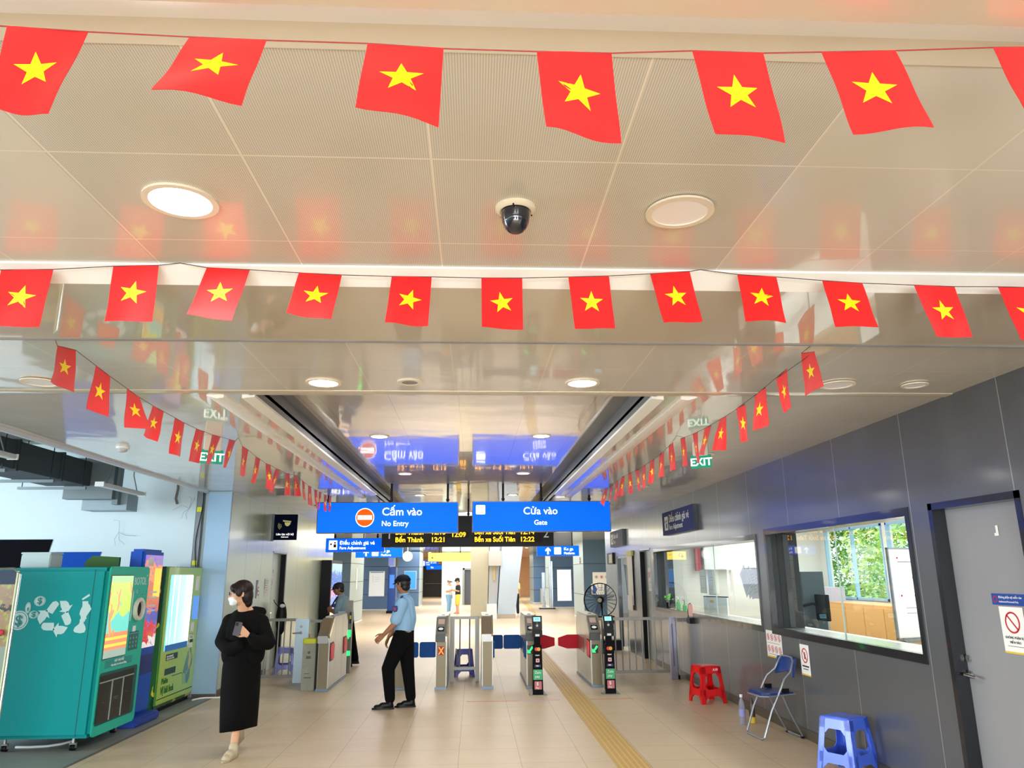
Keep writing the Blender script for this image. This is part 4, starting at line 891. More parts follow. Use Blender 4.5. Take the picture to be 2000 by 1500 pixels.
for i in range(22):
    z = .86-i*.03; a = (i % 2)*math.pi/2
    mb.tube([(-.01+.008*math.cos(q)*math.cos(a), -.052+.008*math.cos(q)*math.sin(a), z+.017*math.sin(q)) for q in [2*math.pi*k/8 for k in range(8)]], .0028, 5, closed=True)
obj('chain', mb, mat('chain dark', (90, 88, 100), .35, .8), t)
# ================================================================ BIN, STOOLS, CHAIR
t = thing('bin', 'grey box bin with a yellow green lid left of the first gate', 'bin', (-2.53, 12.40, 0))
obj('body', MB().box(-.10, .10, -.12, .12, 0, .68), mat('bin grey', (150, 152, 138), .6, var=.1, vscale=8), t, .006); obj('lid', MB().rrect(-.105, .105, -.125, .125, .03, .68, .75), mat('bin lid yellow', (206, 212, 40), .5), t, .006)
obj('print', MB().at((0, -.1215, .3)).disc(0, .25, .02, 0, .001, 10).box(-.04, .03, .16, .2, 0, .001).box(-.06, .05, -.12, -.105, 0, .001).box(-.06, .02, -.06, -.05, 0, .001), mat('bin print', (90, 90, 84), .6), t)
def stool(name, lb, loc, rz, m, ht=.47, wt=.14, wb=.185, grp=None):
    """moulded plastic stool: four splayed walls with openings"""
    t = thing(name, lb, 'stool', loc, rz, grp)
    mb = MB(); th = .006
    def wd(z): return wb+(wt-wb)*z/ht
    for s in range(4):
        a = s*math.pi/2; Rm = Matrix.Rotation(a, 4, 'Z')
        def P(u, z, o=0):                     # u in -1..1 across the face
            w = wd(z); return Rm @ Vector((u*w, -(w-o), z))
        # outline pieces: legs, upper band, cross band
        def quad(u0, z0, u1, z1, u2, z2, u3, z3):
            v = [P(u0, z0), P(u1, z1), P(u2, z2), P(u3, z3), P(u0, z0, th), P(u1, z1, th), P(u2, z2, th), P(u3, z3, th)]
            mb.add(v, [(0, 1, 2, 3), (7, 6, 5, 4), (0, 4, 5, 1), (1, 5, 6, 2), (2, 6, 7, 3), (3, 7, 4, 0)])
        for sg in (-1, 1):
            quad(sg*1.0, 0, sg*.70, 0, sg*.60, ht*.99, sg*1.0, ht*.99)
        quad(-1, ht*.80, 1, ht*.80, 1, ht*.99, -1, ht*.99)
        quad(-.9, ht*.20, .9, ht*.20, .9, ht*.38, -.9, ht*.38)
        for sg in (-1, 1):                    # rounded corners of the openings
            quad(sg*.70, ht*.38, sg*.45, ht*.38, sg*.66, ht*.46, sg*.72, ht*.46); quad(sg*.68, ht*.72, sg*.58, ht*.72, sg*.38, ht*.80, sg*.66, ht*.80)
            quad(sg*.78, ht*.08, sg*.72, ht*.08, sg*.42, ht*.20, sg*.74, ht*.20)
        v = [Rm @ Vector(p) for p in ((wb-.012, -wb-.004, 0), (wb+.006, -wb+.012, 0), (wt+.004, -wt+.010, ht*.97), (wt-.010, -wt-.002, ht*.97))]
    obj('legs', mb, m, t, smooth=None)
    tp = MB().rrect(-wt-.004, wt+.004, -wt-.004, wt+.004, .03, ht*.97, ht+.0); tp.rrect(-wt+.02, wt-.02, -wt+.02, wt-.02, .03, ht, ht+.004)
    obj('seat', tp, m, t, .004)
    return t
M_PRED = mat('plastic red', (226, 22, 26), .35, coat=.3); M_PBLUE = mat('plastic blue', (74, 112, 236), .35, coat=.3); M_PPUR = mat('plastic violet', (96, 104, 196), .4, coat=.2); M_PIND = mat('plastic indigo', (44, 44, 160), .4, coat=.2)
st = stool('plastic_stool', 'red plastic stool against the right wall behind the folding chair', (3.17, 10.72, 0), math.radians(14), M_PRED)
text('lettering', 'A10', .045, M_PAPER, st, (.02, -.148, .41), bold=.001)
stool('plastic_stool', 'blue plastic stool in the lower right corner by the wall', (3.27, 6.98, 0), math.radians(32), M_PBLUE, .46, .14, .19)
stool('plastic_stool', 'violet plastic stool behind the left railing at the pale door', (-3.38, 14.35, 0), math.radians(12), M_PPUR, .45)
stool('plastic_stool', 'dark indigo plastic stool behind the short middle railing', (-.17, 13.75, 0), math.radians(8), M_PIND, .45, .13, .17)
t = thing('basket', 'tall red plastic container next to the violet stool', 'container', (-3.30, 15.6, 0))
obj('body', MB().lathe([(0, .0), (.09, 0), (.115, .25), (.09, .58), (.085, .58), (.08, .02), (0, .02)], 20), M_PRED, t); obj('stripe', MB().box(-.03, -.01, -.125, -.11, .15, .45), M_WHITE, t)
t = thing('scooter_bag', 'black bag with white spot hanging on the pale door behind the left railing', 'bag', (-3.55, 14.6, .72))
obj('body', MB().ell((0, 0, .22), (.10, .07, .30), 18), M_BLACK, t); obj('reflector', MB().ell((.02, -.055, .44), (.05, .02, .035), 12), M_WHITE, t); obj('strap', MB().tube([(-.06, 0, .42), (-.14, 0, .5), (-.16, 0, .55)], .008, 6), M_BLACK, t)
# folding chair
t = thing('folding_chair', 'grey steel folding chair with blue padded seat facing away from the right wall', 'chair', (3.22, 8.50, 0), math.radians(-90+6))
# local: sitter faces -y ... seat along y, width along x
CM = mat('chair tube', (142, 148, 154), .35, .5); CB = mat('chair vinyl blue', (18, 52, 120), .4)
w = .20
def loopframe(pts, r): return MB().tube(pts, r, 10)
fr = [(-w, -.22, .03), (-w, -.12, .28), (-w+.0, .02, .52), (-w+.01, .06, .59), (-w+.03, .15, .66), (-w+.05, .20, .76), (-w+.09, .21, .80)]
full = fr+[(0, .215, .805)]+[(-p[0], p[1], p[2]) for p in reversed(fr)]
full = [(-w+.03, -.235, .012)]+full+[(w-.03, -.235, .012)]
obj('main_frame', MB().tube(full+[full[0]], .011, 10), CM, t)
rear = [(-w+.03, .02, .46), (-w+.03, .12, .22), (-w+.03, .22, .03), (-w+.05, .225, .014), (w-.05, .225, .014), (w-.03, .22, .03), (w-.03, .12, .22), (w-.03, .02, .46)]
obj('rear_frame', MB().tube(rear, .010, 10), CM, t)
obj('seat_frame', MB().tube([(-w+.0, .17, .445), (-w+.0, -.14, .425), (-w+.06, -.205, .42), (w-.06, -.205, .42), (w, -.14, .425), (w, .17, .445)], .009, 8), CM, t)
sm = MB(); P = [(-w+.005, .16), (-w+.0, -.13), (-w+.05, -.20), (w-.05, -.20), (w, -.13), (w-.005, .16), (w-.05, .185), (-w+.05, .185)]
sm.prism(P, .428, .458); obj('seat', sm, CB, t, .012)
bk = MB(); 
for i in range(9):
    pass
N = 10; vs = []; fs = []
for k, off in enumerate((0, .03)):
    for j in range(5):
        for i in range(N+1):
            u = -1+2*i/N; z = .605+.185*j/4 + (.02*(1-u*u) if j == 4 else 0) - (.0 if j else -.025*(1-abs(u))*2); y = .165+.11*(j/4)*.4+.035*(1-u*u)*(1)-off*.8
            vs.append((u*(w-.005), y+.01, z))
M2 = (N+1)*5
for j in range(4):
    for i in range(N):
        q = (j*(N+1)+i, j*(N+1)+i+1, (j+1)*(N+1)+i+1, (j+1)*(N+1)+i); fs.append(q); fs.append(tuple(M2+x for x in q[::-1]))
for i in range(N):
    fs.append((i, M2+i, M2+i+1, i+1)); a = 4*(N+1); fs.append((a+i, a+i+1, M2+a+i+1, M2+a+i))
for j in range(4):
    a, c = j*(N+1), (j+1)*(N+1); fs.append((a, c, M2+c, M2+a)); fs.append((a+N, M2+a+N, M2+c+N, c+N))
bk.add(vs, fs); obj('backrest', bk, CB, t, .004)
for s in (-1, 1): obj('hinge', MB().box(s*(w-.01)-.008, s*(w-.01)+.008, .02, .10, .455, .50), M_BLACK, t)
for s in (-1, 1): obj('foot_cap', MB().tube([(s*(w-.06), .225, .011), (s*(w-.03), .225, .011)], .014, 8), M_BLACK, t)
t = thing('bottle', 'clear plastic water bottle with white cap on the floor behind the chair', 'bottle', (3.10, 9.15, 0))
obj('body', MB().lathe([(0, 0), (.034, .0), (.036, .02), (.034, .08), (.036, .14), (.034, .2), (.03, .24), (.014, .28), (.014, .30), (0, .30)], 18), mat('bottle plastic', (200, 206, 230), .1, trans=.6, ior=1.2), t)
obj('label', MB().lathe([(.037, .09), (.037, .17)], 18), mat('bottle label', (150, 150, 210), .5), t); obj('cap', MB().lathe([(.017, .295), (.017, .325), (0, .325)], 14), M_WHITE, t)
t = thing('bottle', 'dark bottle with yellow cap end lying by the skirting behind the chair', 'bottle', (3.25, 9.25, 0))
obj('body', MB().lathe([(0, 0), (.035, 0), (.035, .2), (.015, .25), (.015, .27), (0, .27)], 16), mat('bottle brown', (70, 50, 40), .3), t); obj('label', MB().lathe([(.036, .0), (.036, .06), (.036, .065)], 16), M_GOLD, t)
# ================================================================ FAN
t = thing('pedestal_fan', 'black industrial pedestal fan with wire cage behind the rightmost gate', 'fan', (2.86, 17.3, 0), math.radians(-18))
obj('base', MB().lathe([(0, 0), (.24, 0), (.24, .03), (.06, .06), (.03, .08), (0, .08)], 28), M_BLACK, t); obj('pole', MB().tube([(0, 0, .06), (0, 0, .62)], .02, 12).tube([(0, 0, .6), (0, 0, .98)], .014, 10), M_BLACK, t)
obj('clamp', MB().box(-.03, .03, -.03, .03, .58, .68).tube([(.02, 0, .63), (.07, 0, .64)], .009, 8), M_BLACK, t)
fx = Vector((-.02, -.08, 1.12))
obj('neck', MB().cap((0, 0, .96), (fx.x, 0, 1.10), .024, .035), M_BLACK, t)
obj('motor', MB().lathe([(0, -.02), (.05, -.015), (.075, .02), (.08, .10), (.07, .17), (.04, .20), (0, .205)], 20, 'y', fx), M_BLACK, t)
obj('hub_badge', MB().lathe([(0, -.10), (.045, -.10), (.05, -.09), (0, -.085)], 20, 'y', fx), mat('fan badge', (200, 200, 170), .4), t)
R = .365; mb = MB()
for (ry, rad) in ((-.03, R), (.02, R*.98)): mb.tube([(fx.x+rad*math.cos(a), fx.y+ry, fx.z+rad*math.sin(a)) for a in [2*math.pi*i/48 for i in range(48)]], .008, 6, closed=True)
obj('cage_rim', mb, M_BLACK, t)
mb = MB()
for i in range(22):
    a = 2*math.pi*i/22; mb.tube([(fx.x+.045*math.cos(a), fx.y-.10, fx.z+.045*math.sin(a)), (fx.x+R*.6*math.cos(a), fx.y-.085, fx.z+R*.6*math.sin(a)), (fx.x+R*math.cos(a), fx.y-.03, fx.z+R*math.sin(a))], .003, 4)
    mb.tube([(fx.x+.07*math.cos(a), fx.y+.14, fx.z+.07*math.sin(a)), (fx.x+R*.6*math.cos(a), fx.y+.10, fx.z+R*.6*math.sin(a)), (fx.x+R*.98*math.cos(a), fx.y+.02, fx.z+R*.98*math.sin(a))], .003, 4)
obj('cage_wires', mb, M_BLACK, t)
for i in range(3):
    a0 = 2*math.pi*i/3+.3; vs = []; fs = []
    for j in range(7):
        r = .05+(R*.90-.05)*j/6; wd = .05+.07*math.sin(math.pi*j/6)
        for s in (-1, 1):
            a = a0+s*wd/r*.5; vs.append((fx.x+r*math.cos(a), fx.y-.02+s*.025, fx.z+r*math.sin(a)))
    for j in range(6): fs.append((2*j, 2*j+1, 2*j+3, 2*j+2))
    m2 = MB().add(vs, fs); me = mesh_of('blade', m2); ob = obj('blade', me, mat('fan blade', (60, 84, 130), .3, alpha=.25), t); so = ob.modifiers.new('t', 'SOLIDIFY'); so.thickness = .003
# ================================================================ MACHINES ON THE LEFT
M_TEAL = mat('machine teal', (0, 146, 146), .5, spec=.25); M_TEALF = mat('machine teal front', (40, 186, 164), .5, spec=.25); M_ICON = mat('icon pale', (188, 218, 216), .5)
t = thing('bottle_return_machine', 'large teal recycling machine with pale recycling symbols and a touch screen', 'machine', (-4.45, 8.88, 0))
XF, Y0, Y1, Z0, Z1 = .58, -.52, .51, .12, 1.80       # front plane (local x), near/far side, bottom/top
def ybox(y0, y1, m, nm, bev=.04): 
    return obj(nm, MB().box(-.72, XF, y0, y1, Z0, Z1), m, t, bev)
ybox(Y0, Y1, M_TEAL, 'body')
obj('seam', MB().box(XF-.14, XF-.134, Y0-.001, Y0+.002, Z0+.02, Z1-.02), mat('seam teal dark', (0, 70, 72), .6), t)
F = lambda w=0: MB().at((XF+w, 0, 0), (0, 1, 0))     # u = local y, v = z, w = outwards
obj('front_panel', F().rrect(Y0+.03, Y1-.02, Z0+.0, Z1+.01, .05, -.01, .012), M_TEALF, t, .004)
# touch screen
obj('screen_frame', F(.012).box(-.47, .06, .86, 1.72, 0, .006), mat('screen edge', (60, 80, 80), .4), t)
def screen_mat():
    m, nt, bb, sx, M, line, mix, noise, bump = nodes('touch screen picture', .2, 0, .4)
    Z = sx.outputs[2]; Y = sx.outputs[1]
    a = M('MULTIPLY', M('SUBTRACT', Z, .9), 1.25); c = mix(M('GREATER_THAN', a, .28), rgb((255, 150, 110)), rgb((110, 226, 214)))
    c = mix(M('MULTIPLY', M('GREATER_THAN', M('SINE', M('MULTIPLY', Z, 90)), .2), M('LESS_THAN', a, .25)), c, rgb((250, 226, 90)))
    c = mix(M('GREATER_THAN', M('ADD', a, M('MULTIPLY', M('SUBTRACT', noise(7, 1), .5), 1.1)), .52), c, rgb((206, 246, 96)))
    c = mix(M('GREATER_THAN', noise(9, 1, (1, 1, .6)), .62), c, rgb((255, 170, 110))); c = mix(M('GREATER_THAN', a, .93), c, rgb((176, 240, 160)))
    c = mix(M('LESS_THAN', a, .06), c, rgb((160, 186, 176)))
    nt.links.new(c, bb.inputs['Base Color']); nt.links.new(c, bb.inputs['Emission Color']); bb.inputs['Emission Strength'].default_value = .55; return m
obj('screen', F(.018).box(-.46, .05, .87, 1.71, 0, .003), screen_mat(), t)
obj('bottle_ring', F(.012).ring(.26, 1.34, .085, .125, 0, .04, 32), mat('ring pale', (206, 208, 196), .35), t, .006)
obj('bottle_hole', F(.012).disc(.26, 1.34, .086, 0, .006, 32), M_BLACK, t)
text('lettering', 'BOTOL', .12, M_ICON, t, (XF+.0135, .10, 1.61), (0, 1, 0), wscale=.82); text('lettering', '™', .04, M_ICON, t, (XF+.0135, .41, 1.69), (0, 1, 0))
f = F(.0125); rnd = random.Random(4)
for i in range(60):
    f.disc(rnd.uniform(.12, .46), rnd.uniform(.95, 1.56), rnd.uniform(.004, .008), 0, .001, 8)
obj('drop_pattern', f, mat('drop dark teal', (24, 120, 110), .5), t)
obj('water_splash', F(.0125).prism([(.09, 1.53), (.11, 1.56), (.125, 1.50), (.12, 1.42), (.11, 1.36), (.12, 1.30), (.11, 1.22), (.09, 1.22), (.08, 1.30), (.09, 1.38), (.085, 1.45)], 0, .001).ring(.20, 1.535, .012, .018, 0, .001, 14), M_ICON, t)
obj('card_slot', F(.0125).box(.19, .26, 1.10, 1.16, 0, .004), M_WHITE, t)
obj('instructions', F(.0125).box(.12, .36, .90, 1.10, 0, .001), mat('instruction teal', (20, 110, 104), .5), t)
f = F(.0135)
for i in range(3):
    for j in range(3): f.disc(.16+.075*i, .94+.045*j, .014, 0, .0008, 10)
f.box(.13, .34, 1.075, 1.083, 0, .0008)
obj('instruction_icons', f, mat('icon dim', (110, 170, 160), .5), t)
obj('caption_panel', F(.0125).rrect(-.38, .26, .765, .845, .01, 0, .001), mat('caption teal', (16, 150, 146), .5), t)
text('lettering', 'MÁY THU ĐỔI', .035, M_WHITE, t, (XF+.014, -.06, .815), (0, 1, 0), align='CENTER'); text('lettering', 'Chai nhựa, lon nhôm tự động', .03, M_WHITE, t, (XF+.014, -.06, .778), (0, 1, 0), align='CENTER')
obj('bin_recess', F(.012).rrect(-.47, .42, .22, .73, .04, 0, .004), mat('recess teal dark', (0, 80, 78), .5), t)
obj('bin_window', F(.016).rrect(-.455, .33, .24, .70, .02, 0, .003), mat('bin dark', (14, 18, 16), .3), t)
f = F(.019)
for y in (-.18, .08): f.box(y, y+.012, .24, .63, 0, .006)
f.box(-.455, .33, .63, .642, 0, .006); obj('bin_divider', f, mat('divider pale', (170, 186, 170), .4, .4), t)
obj('bin_caption', F(.019).box(-.10, .0, .45, .455, 0, .001).box(-.08, -.02, .43, .434, 0, .001).box(-.36, -.30, .43, .434, 0, .001).box(.16, .24, .47, .474, 0, .001), M_INKP, t)
# side pictograms (near side, facing the viewer)
G = lambda: MB().at((0, Y0-.0005, 0))
def coin(cx, cz, r, ry=None):
    ry = ry or r
    obj('coin', G().disc(cx, cz, r, 0, .001, 28, ry), M_ICON, t)
    obj('coin_ring', G().prism([(cx+r*.86*math.cos(a), cz+ry*.86*math.sin(a)) for a in [2*math.pi*i/28 for i in range(28)]], .001, .0015), mat('icon teal line', (20, 130, 128), .5), t)
    obj('coin_face', G().prism([(cx+r*.80*math.cos(a), cz+ry*.80*math.sin(a)) for a in [2*math.pi*i/28 for i in range(28)]], .0015, .002), M_ICON, t)
    text('lettering', '$', r*1.5, MATS['icon teal line'], t, (cx, Y0-.0035, cz-ry*.52), align='CENTER', bold=.003*r/.09, wscale=r/ry)
coin(-.27, 1.27, .096); coin(-.085, 1.46, .058, .050); coin(-.195, 1.395, .029, .054); coin(-.13, 1.325, .048, .038)
def rec(cx, cz, s):
    A = [(-.18, .92), (.10, .92), (.20, .80), (-.04, .40), (-.38, .60)]
    for k in range(3):
        th = -2*math.pi*k/3; c, d = math.cos(th), math.sin(th)
        q = lambda P: [(cx+(x*c-y*d)*s, cz+(x*d+y*c)*s) for x, y in P]
        f = G()
        f.prism(q([(-.62, .36), (-.42, .70), (-.30, .86), (-.12, .92), (.02, .84), (.08, .72), (-.22, .20)]), 0, .001)
        f.prism(q([(.10, .92), (.46, .92), (.58, .84), (.70, .64), (.86, .72), (.62, .26), (.14, .32), (.30, .42), (.20, .58)]), 0, .001)
        obj('recycling_arrow', f, M_ICON, t)
rec(.10, 1.295, .18)
bot = [(.40, 1.42), (.46, 1.42), (.46, 1.40), (.48, 1.38), (.50, 1.34), (.47, 1.29), (.455, 1.26), (.465, 1.25), (.45, 1.23), (.45, 1.22), (.435, 1.205), (.46, 1.17), (.468, 1.14), (.46, 1.11), (.42, 1.10), (.36, 1.11), (.345, 1.13), (.355, 1.16), (.39, 1.19), (.40, 1.21), (.395, 1.23), (.405, 1.25), (.40, 1.27), (.385, 1.29), (.39, 1.33), (.405, 1.37)]
obj('crushed_bottle', G().prism([(x-.05, z+.035) for x, z in bot], 0, .001), M_ICON, t); obj('bottle_cap', G().prism([(.34, 1.48), (.35, 1.465), (.42, 1.51), (.41, 1.53)], 0, .001), M_ICON, t)
def caster(x, y):
    c = obj('caster', MB().lathe([(0, -.012), (.028, -.012), (.03, 0), (.028, .012), (0, .012)], 18, 'x', (x-.014, y, .03)).lathe([(0, -.012), (.028, -.012), (.03, 0), (.028, .012), (0, .012)], 18, 'x', (x+.014, y, .03)), M_BLACK, t)
    obj('fork', MB().box(x-.03, x+.03, y-.02, y+.02, .06, .075).tube([(x, y, .07), (x, y, .125)], .013, 8).box(x-.032, x-.028, y-.015, y+.015, .025, .07).box(x+.028, x+.032, y-.015, y+.015, .025, .07), M_STEEL, c)
for x, y in ((-.27, Y0+.08), (.40, Y0+.08), (.40, Y1-.08), (-.27, Y1-.08)): caster(x, y)
t = thing('storage_box', 'pale grey lidded box on top of the teal machine', 'box', (-4.87, 8.90, 1.802))
obj('body', MB().box(-.16, .16, -.13, .13, 0, .15), mat('box pale grey', (196, 214, 214), .5), t, .01); obj('lid', MB().box(-.165, .165, -.135, .135, .15, .17), MATS['box pale grey'], t, .006)
t = thing('cable', 'white cable lying on the dark floor under the teal machine', 'cable', (-4.5, 8.6, 0))
obj('cord', MB().tube([(-.2, 0, .01), (-.05, -.02, .012), (.1, .02, .01), (.2, .10, .012), (.26, .25, .015)], .012, 8), M_WHITE, t)
# blue advertising kiosk
t = thing('ticket_kiosk', 'tall blue kiosk with a bright orange and purple screen between teal and green machines', 'kiosk', (-4.3, 9.87, 0))
M_KB = mat('kiosk blue', (20, 84, 190), .45, spec=.3)
obj('body', MB().box(.10, .28, -.31, .29, .10, 2.03), M_KB, t, .03); obj('foot', MB().box(-.3, .40, -.32, .34, 0, .10), mat('kiosk foot blue', (28, 66, 160), .4), t, .02)
def poster_mat(name, stops, sc=6, em=.4):
    m, nt, bb, sx, M, line, mix, noise, bump = nodes(name, .25, 0, .4)
    Z = sx.outputs[2]; n = noise(sc, 3); c = rgb(stops[0][1]); prev = c
    for z, col in stops[1:]:
        prev = mix(M('GREATER_THAN', M('ADD', Z, M('MULTIPLY', M('SUBTRACT', n, .5), .5)), z), prev, rgb(col))
    prev = mix(M('GREATER_THAN', noise(sc*3, 2, (1, 1, 2)), .63), prev, rgb(stops[-1][1]))
    nt.links.new(prev, bb.inputs['Base Color']); nt.links.new(prev, bb.inputs['Emission Color']); bb.inputs['Emission Strength'].default_value = em; return m
K = lambda w=0: MB().at((.28+w, 0, 0), (0, 1, 0))
obj('screen', K().rrect(-.27, .25, .86, 1.96, .01, 0, .006), poster_mat('kiosk screen', [(0, (250, 240, 240)), (.95, (226, 40, 50)), (1.15, (90, 90, 190)), (1.3, (226, 110, 60)), (1.6, (255, 150, 60)), (1.84, (150, 110, 220))]), t)
obj('screen_patch', K(.0065).rrect(-.20, -.04, 1.83, 1.92, .005, 0, .001), M_WHITE, t); obj('screen_band', K(.0065).box(.03, .23, 1.45, 1.80, 0, .001), mat('screen yellow', (250, 240, 80), .4, emit=.4), t)
obj('screen_mark', K(.0065).box(.04, .16, 1.88, 1.90, 0, .001).box(.09, .11, 1.83, 1.88, 0, .001), M_WHITE, t)
for z in (1.50, 1.44, 1.34, 1.28): obj('screen_text', K(.008).box(-.10, .15, z, z+.022, 0, .001), M_PAPER, t)
obj('panel_dark', K().rrect(-.27, .25, .55, .78, .01, 0, .004), mat('kiosk panel navy', (10, 30, 120), .4), t)
# green drink machine
t = thing('vending_machine', 'green drinks machine with a glowing pale window beside the grey blue column', 'vending machine', (-4.45, 11.05, 0))
def leafy(name, base, dark, pos):
    m, nt, bb, sx, M, line, mix, noise, bump = nodes(name, .3, 0, .5)
    c = mix(M('GREATER_THAN', noise(3.2, 3, (1, 1.6, .7)), pos), rgb(base), rgb(dark)); c = mix(M('GREATER_THAN', noise(7, 2, (1, 1, .5)), .60), c, rgb((206, 190, 40)))
    nt.links.new(c, bb.inputs['Base Color']); return m
obj('body', MB().box(-.36, .38, -.63, .66, .05, 1.83), leafy('leaf print side', (36, 92, 40), (20, 56, 34), .5), t, .012)
K = lambda w=0: MB().at((.38+w, 0, 0), (0, 1, 0))
obj('front_panel', K().rrect(-.60, .64, .10, 1.82, .02, 0, .02), mat('machine lime', (166, 206, 60), .35, coat=.4), t, .004)
obj('front_edge', K().box(-.63, -.60, .10, 1.82, 0, .014), mat('machine green', (60, 130, 44), .4), t); obj('foot', MB().box(-.34, .36, -.6, .62, 0, .05), M_BLACK, t); obj('lower_line', K(.02).box(-.60, .64, .16, .17, 0, .002), M_INK, t)
def winmat():
    m, nt, bb, sx, M, line, mix, noise, bump = nodes('lit machine window', .15, 0, .6)
    c = mix(M('MULTIPLY', M('SUBTRACT', sx.outputs[1], 10.5), 1.1), rgb((96, 210, 236)), rgb((232, 252, 255))); c = mix(M('GREATER_THAN', noise(30, 1, (1, 1, .01)), .58), c, rgb((250, 255, 255)))
    nt.links.new(c, bb.inputs['Base Color']); nt.links.new(c, bb.inputs['Emission Color']); bb.inputs['Emission Strength'].default_value = .9; return m
obj('lit_window', K(.02).rrect(-.52, .30, .74, 1.72, .03, 0, .004), winmat(), t)
obj('flap', K(.024).box(-.50, .28, .74, .82, 0, .004), mat('window sill blue', (40, 130, 220), .4), t)
obj('price_plate', K(.02).box(-.42, -.02, .62, .70, 0, .002).box(-.42, -.05, .44, .52, 0, .002), mat('plate dark green', (30, 66, 60), .5), t)
text('lettering', 'MẸO GIẢI NHIỆT', .03, M_PAPER, t, (.4035, -.40, .66), (0, 1, 0)); text('lettering', 'ĐẬM VỊ, MÁT LÀNH', .028, M_PAPER, t, (.4035, -.40, .63), (0, 1, 0))
gm = mat('print green', (30, 110, 50), .5); text('lettering', 'Phiên', .10, gm, t, (.4025, -.50, .34), (0, 1, 0), bold=.002); text('lettering', 'Vị hài hoà', .12, gm, t, (.4025, -.50, .22), (0, 1, 0), bold=.003, wscale=.9)
obj('print_line', K(.02).box(-.15, .20, .40, .41, 0, .002), gm, t)
obj('leaf_print', K(.02).prism([(.26, .25), (.44, .24), (.52, .34), (.56, .58), (.46, .72), (.36, .66), (.28, .50), (.22, .38)], 0, .0015), leafy('leaf print front', (120, 176, 80), (40, 110, 90), .45), t)
text('lettering', 'uze', .14, M_PAPER, t, (.4035, .33, .83), (0, 1, 0), bold=.003); text('lettering', 'tea', .14, M_PAPER, t, (.4035, .33, .72), (0, 1, 0), bold=.003)
obj('payment_panel', K(.02).box(.38, .56, 1.10, 1.42, 0, .02), mat('pay panel blue', (90, 150, 240), .3, emit=.4), t); obj('notice', K(.02).box(.42, .56, 1.50, 1.70, 0, .002).box(.38, .50, .93, 1.06, 0, .002), M_PAPER, t); obj('slot', K(.02).box(.40, .50, .78, .90, 0, .004), M_BLACK, t)
t = thing('ladder_bundle', 'dark red and black tool bundle leaning between the green machine and the column', 'bundle', (-3.99, 11.80, 0))
obj('shaft', MB().tube([(0, 0, 0), (.03, .0, .78)], .022, 8).tube([(-.04, -.02, 0), (-.02, 0, .6)], .018, 8), mat('bundle dark red', (96, 20, 24), .5), t); obj('foot', MB().box(-.07, .05, -.05, .04, 0, .05), M_BLACK, t)
t = thing('cable', 'white floor conduit running from the green machine to the column foot', 'cable', (-3.9, 11.6, 0))
obj('cord', MB().tube([(-.05, -.12, .012), (.0, .02, .012), (.06, .06, .012), (.30, .08, .012)], .012, 8), M_WHITE, t)
t = thing('green_board', 'dark green folded board standing behind the teal machine', 'board', (-4.40, 9.50, 0))
obj('board', MB().at((0, 0, 0), (1, 0, 0)).prism([(-.28, 0), (.12, 0), (.12, 1.93), (-.20, 1.95), (-.28, 1.88)], -.02, .02), mat('board green', (44, 96, 26), .5), t)
# framed board nearest the left edge
t = thing('poster_board', 'chrome framed display board with rounded corner at the left edge', 'display board', (-4.75, 7.3, 0))
obj('frame', MB().tube([(-.55, 0, .02), (-.55, 0, 1.72), (-.50, 0, 1.78), (.52, 0, 1.78), (.58, 0, 1.73), (.58, 0, .02)], .011, 10), mat('chrome frame', (200, 206, 200), .15, .9), t)
obj('head_band', MB().box(-.54, .565, -.006, .006, 1.64, 1.765), mat('band slate', (44, 60, 84), .5), t)
def pic():
    m, nt, bb, sx, M, line, mix, noise, bump = nodes('framed picture', .25, 0, .6)
    c = mix(noise(7, 5), rgb((92, 78, 56)), rgb((196, 160, 116))); c = mix(M('GREATER_THAN', noise(14, 4), .55), c, rgb((156, 168, 70))); c = mix(M('GREATER_THAN', noise(9, 3), .62), c, rgb((40, 36, 30)))
    c = mix(M('LESS_THAN', sx.outputs[2], 1.10), c, rgb((140, 156, 142))); nt.links.new(c, bb.inputs['Base Color']); return m
obj('picture', MB().box(-.54, .565, -.005, .005, .10, 1.64), pic(), t); obj('edge_strip', MB().box(.552, .566, -.009, .009, .1, 1.76), mat('edge pale yellow', (216, 226, 180), .4), t)
obj('red_ball', MB().ell((.50, -.03, 1.22), (.025, .025, .03), 12), mat('ball pink red', (200, 60, 90), .4), t)
# painted stripes on the alcove wall are flat boards
def slant(name, lb, x0, x1, z0, z1, sk, m):
    o = obj(name, MB().at((x0, 11.915, z0)).prism([(0, 0), (x1-x0, 0), (x1-x0+sk, z1-z0), (0, z1-z0)], 0, .004), m); tag(o, lb, 'wall graphic', 'slanted stripes on the white wall')
slant('wall_stripe', 'black slanted stripe on the white wall above the teal machine', -8.5, -6.62, 1.2, 2.26, .22, mat('stripe black', (10, 11, 18), .9, spec=.1))
slant('wall_stripe', 'blue slanted stripe on the white wall right of the black one', -6.60, -5.86, 1.2, 2.07, .20, mat('stripe blue', (20, 76, 176), .8, spec=.15))
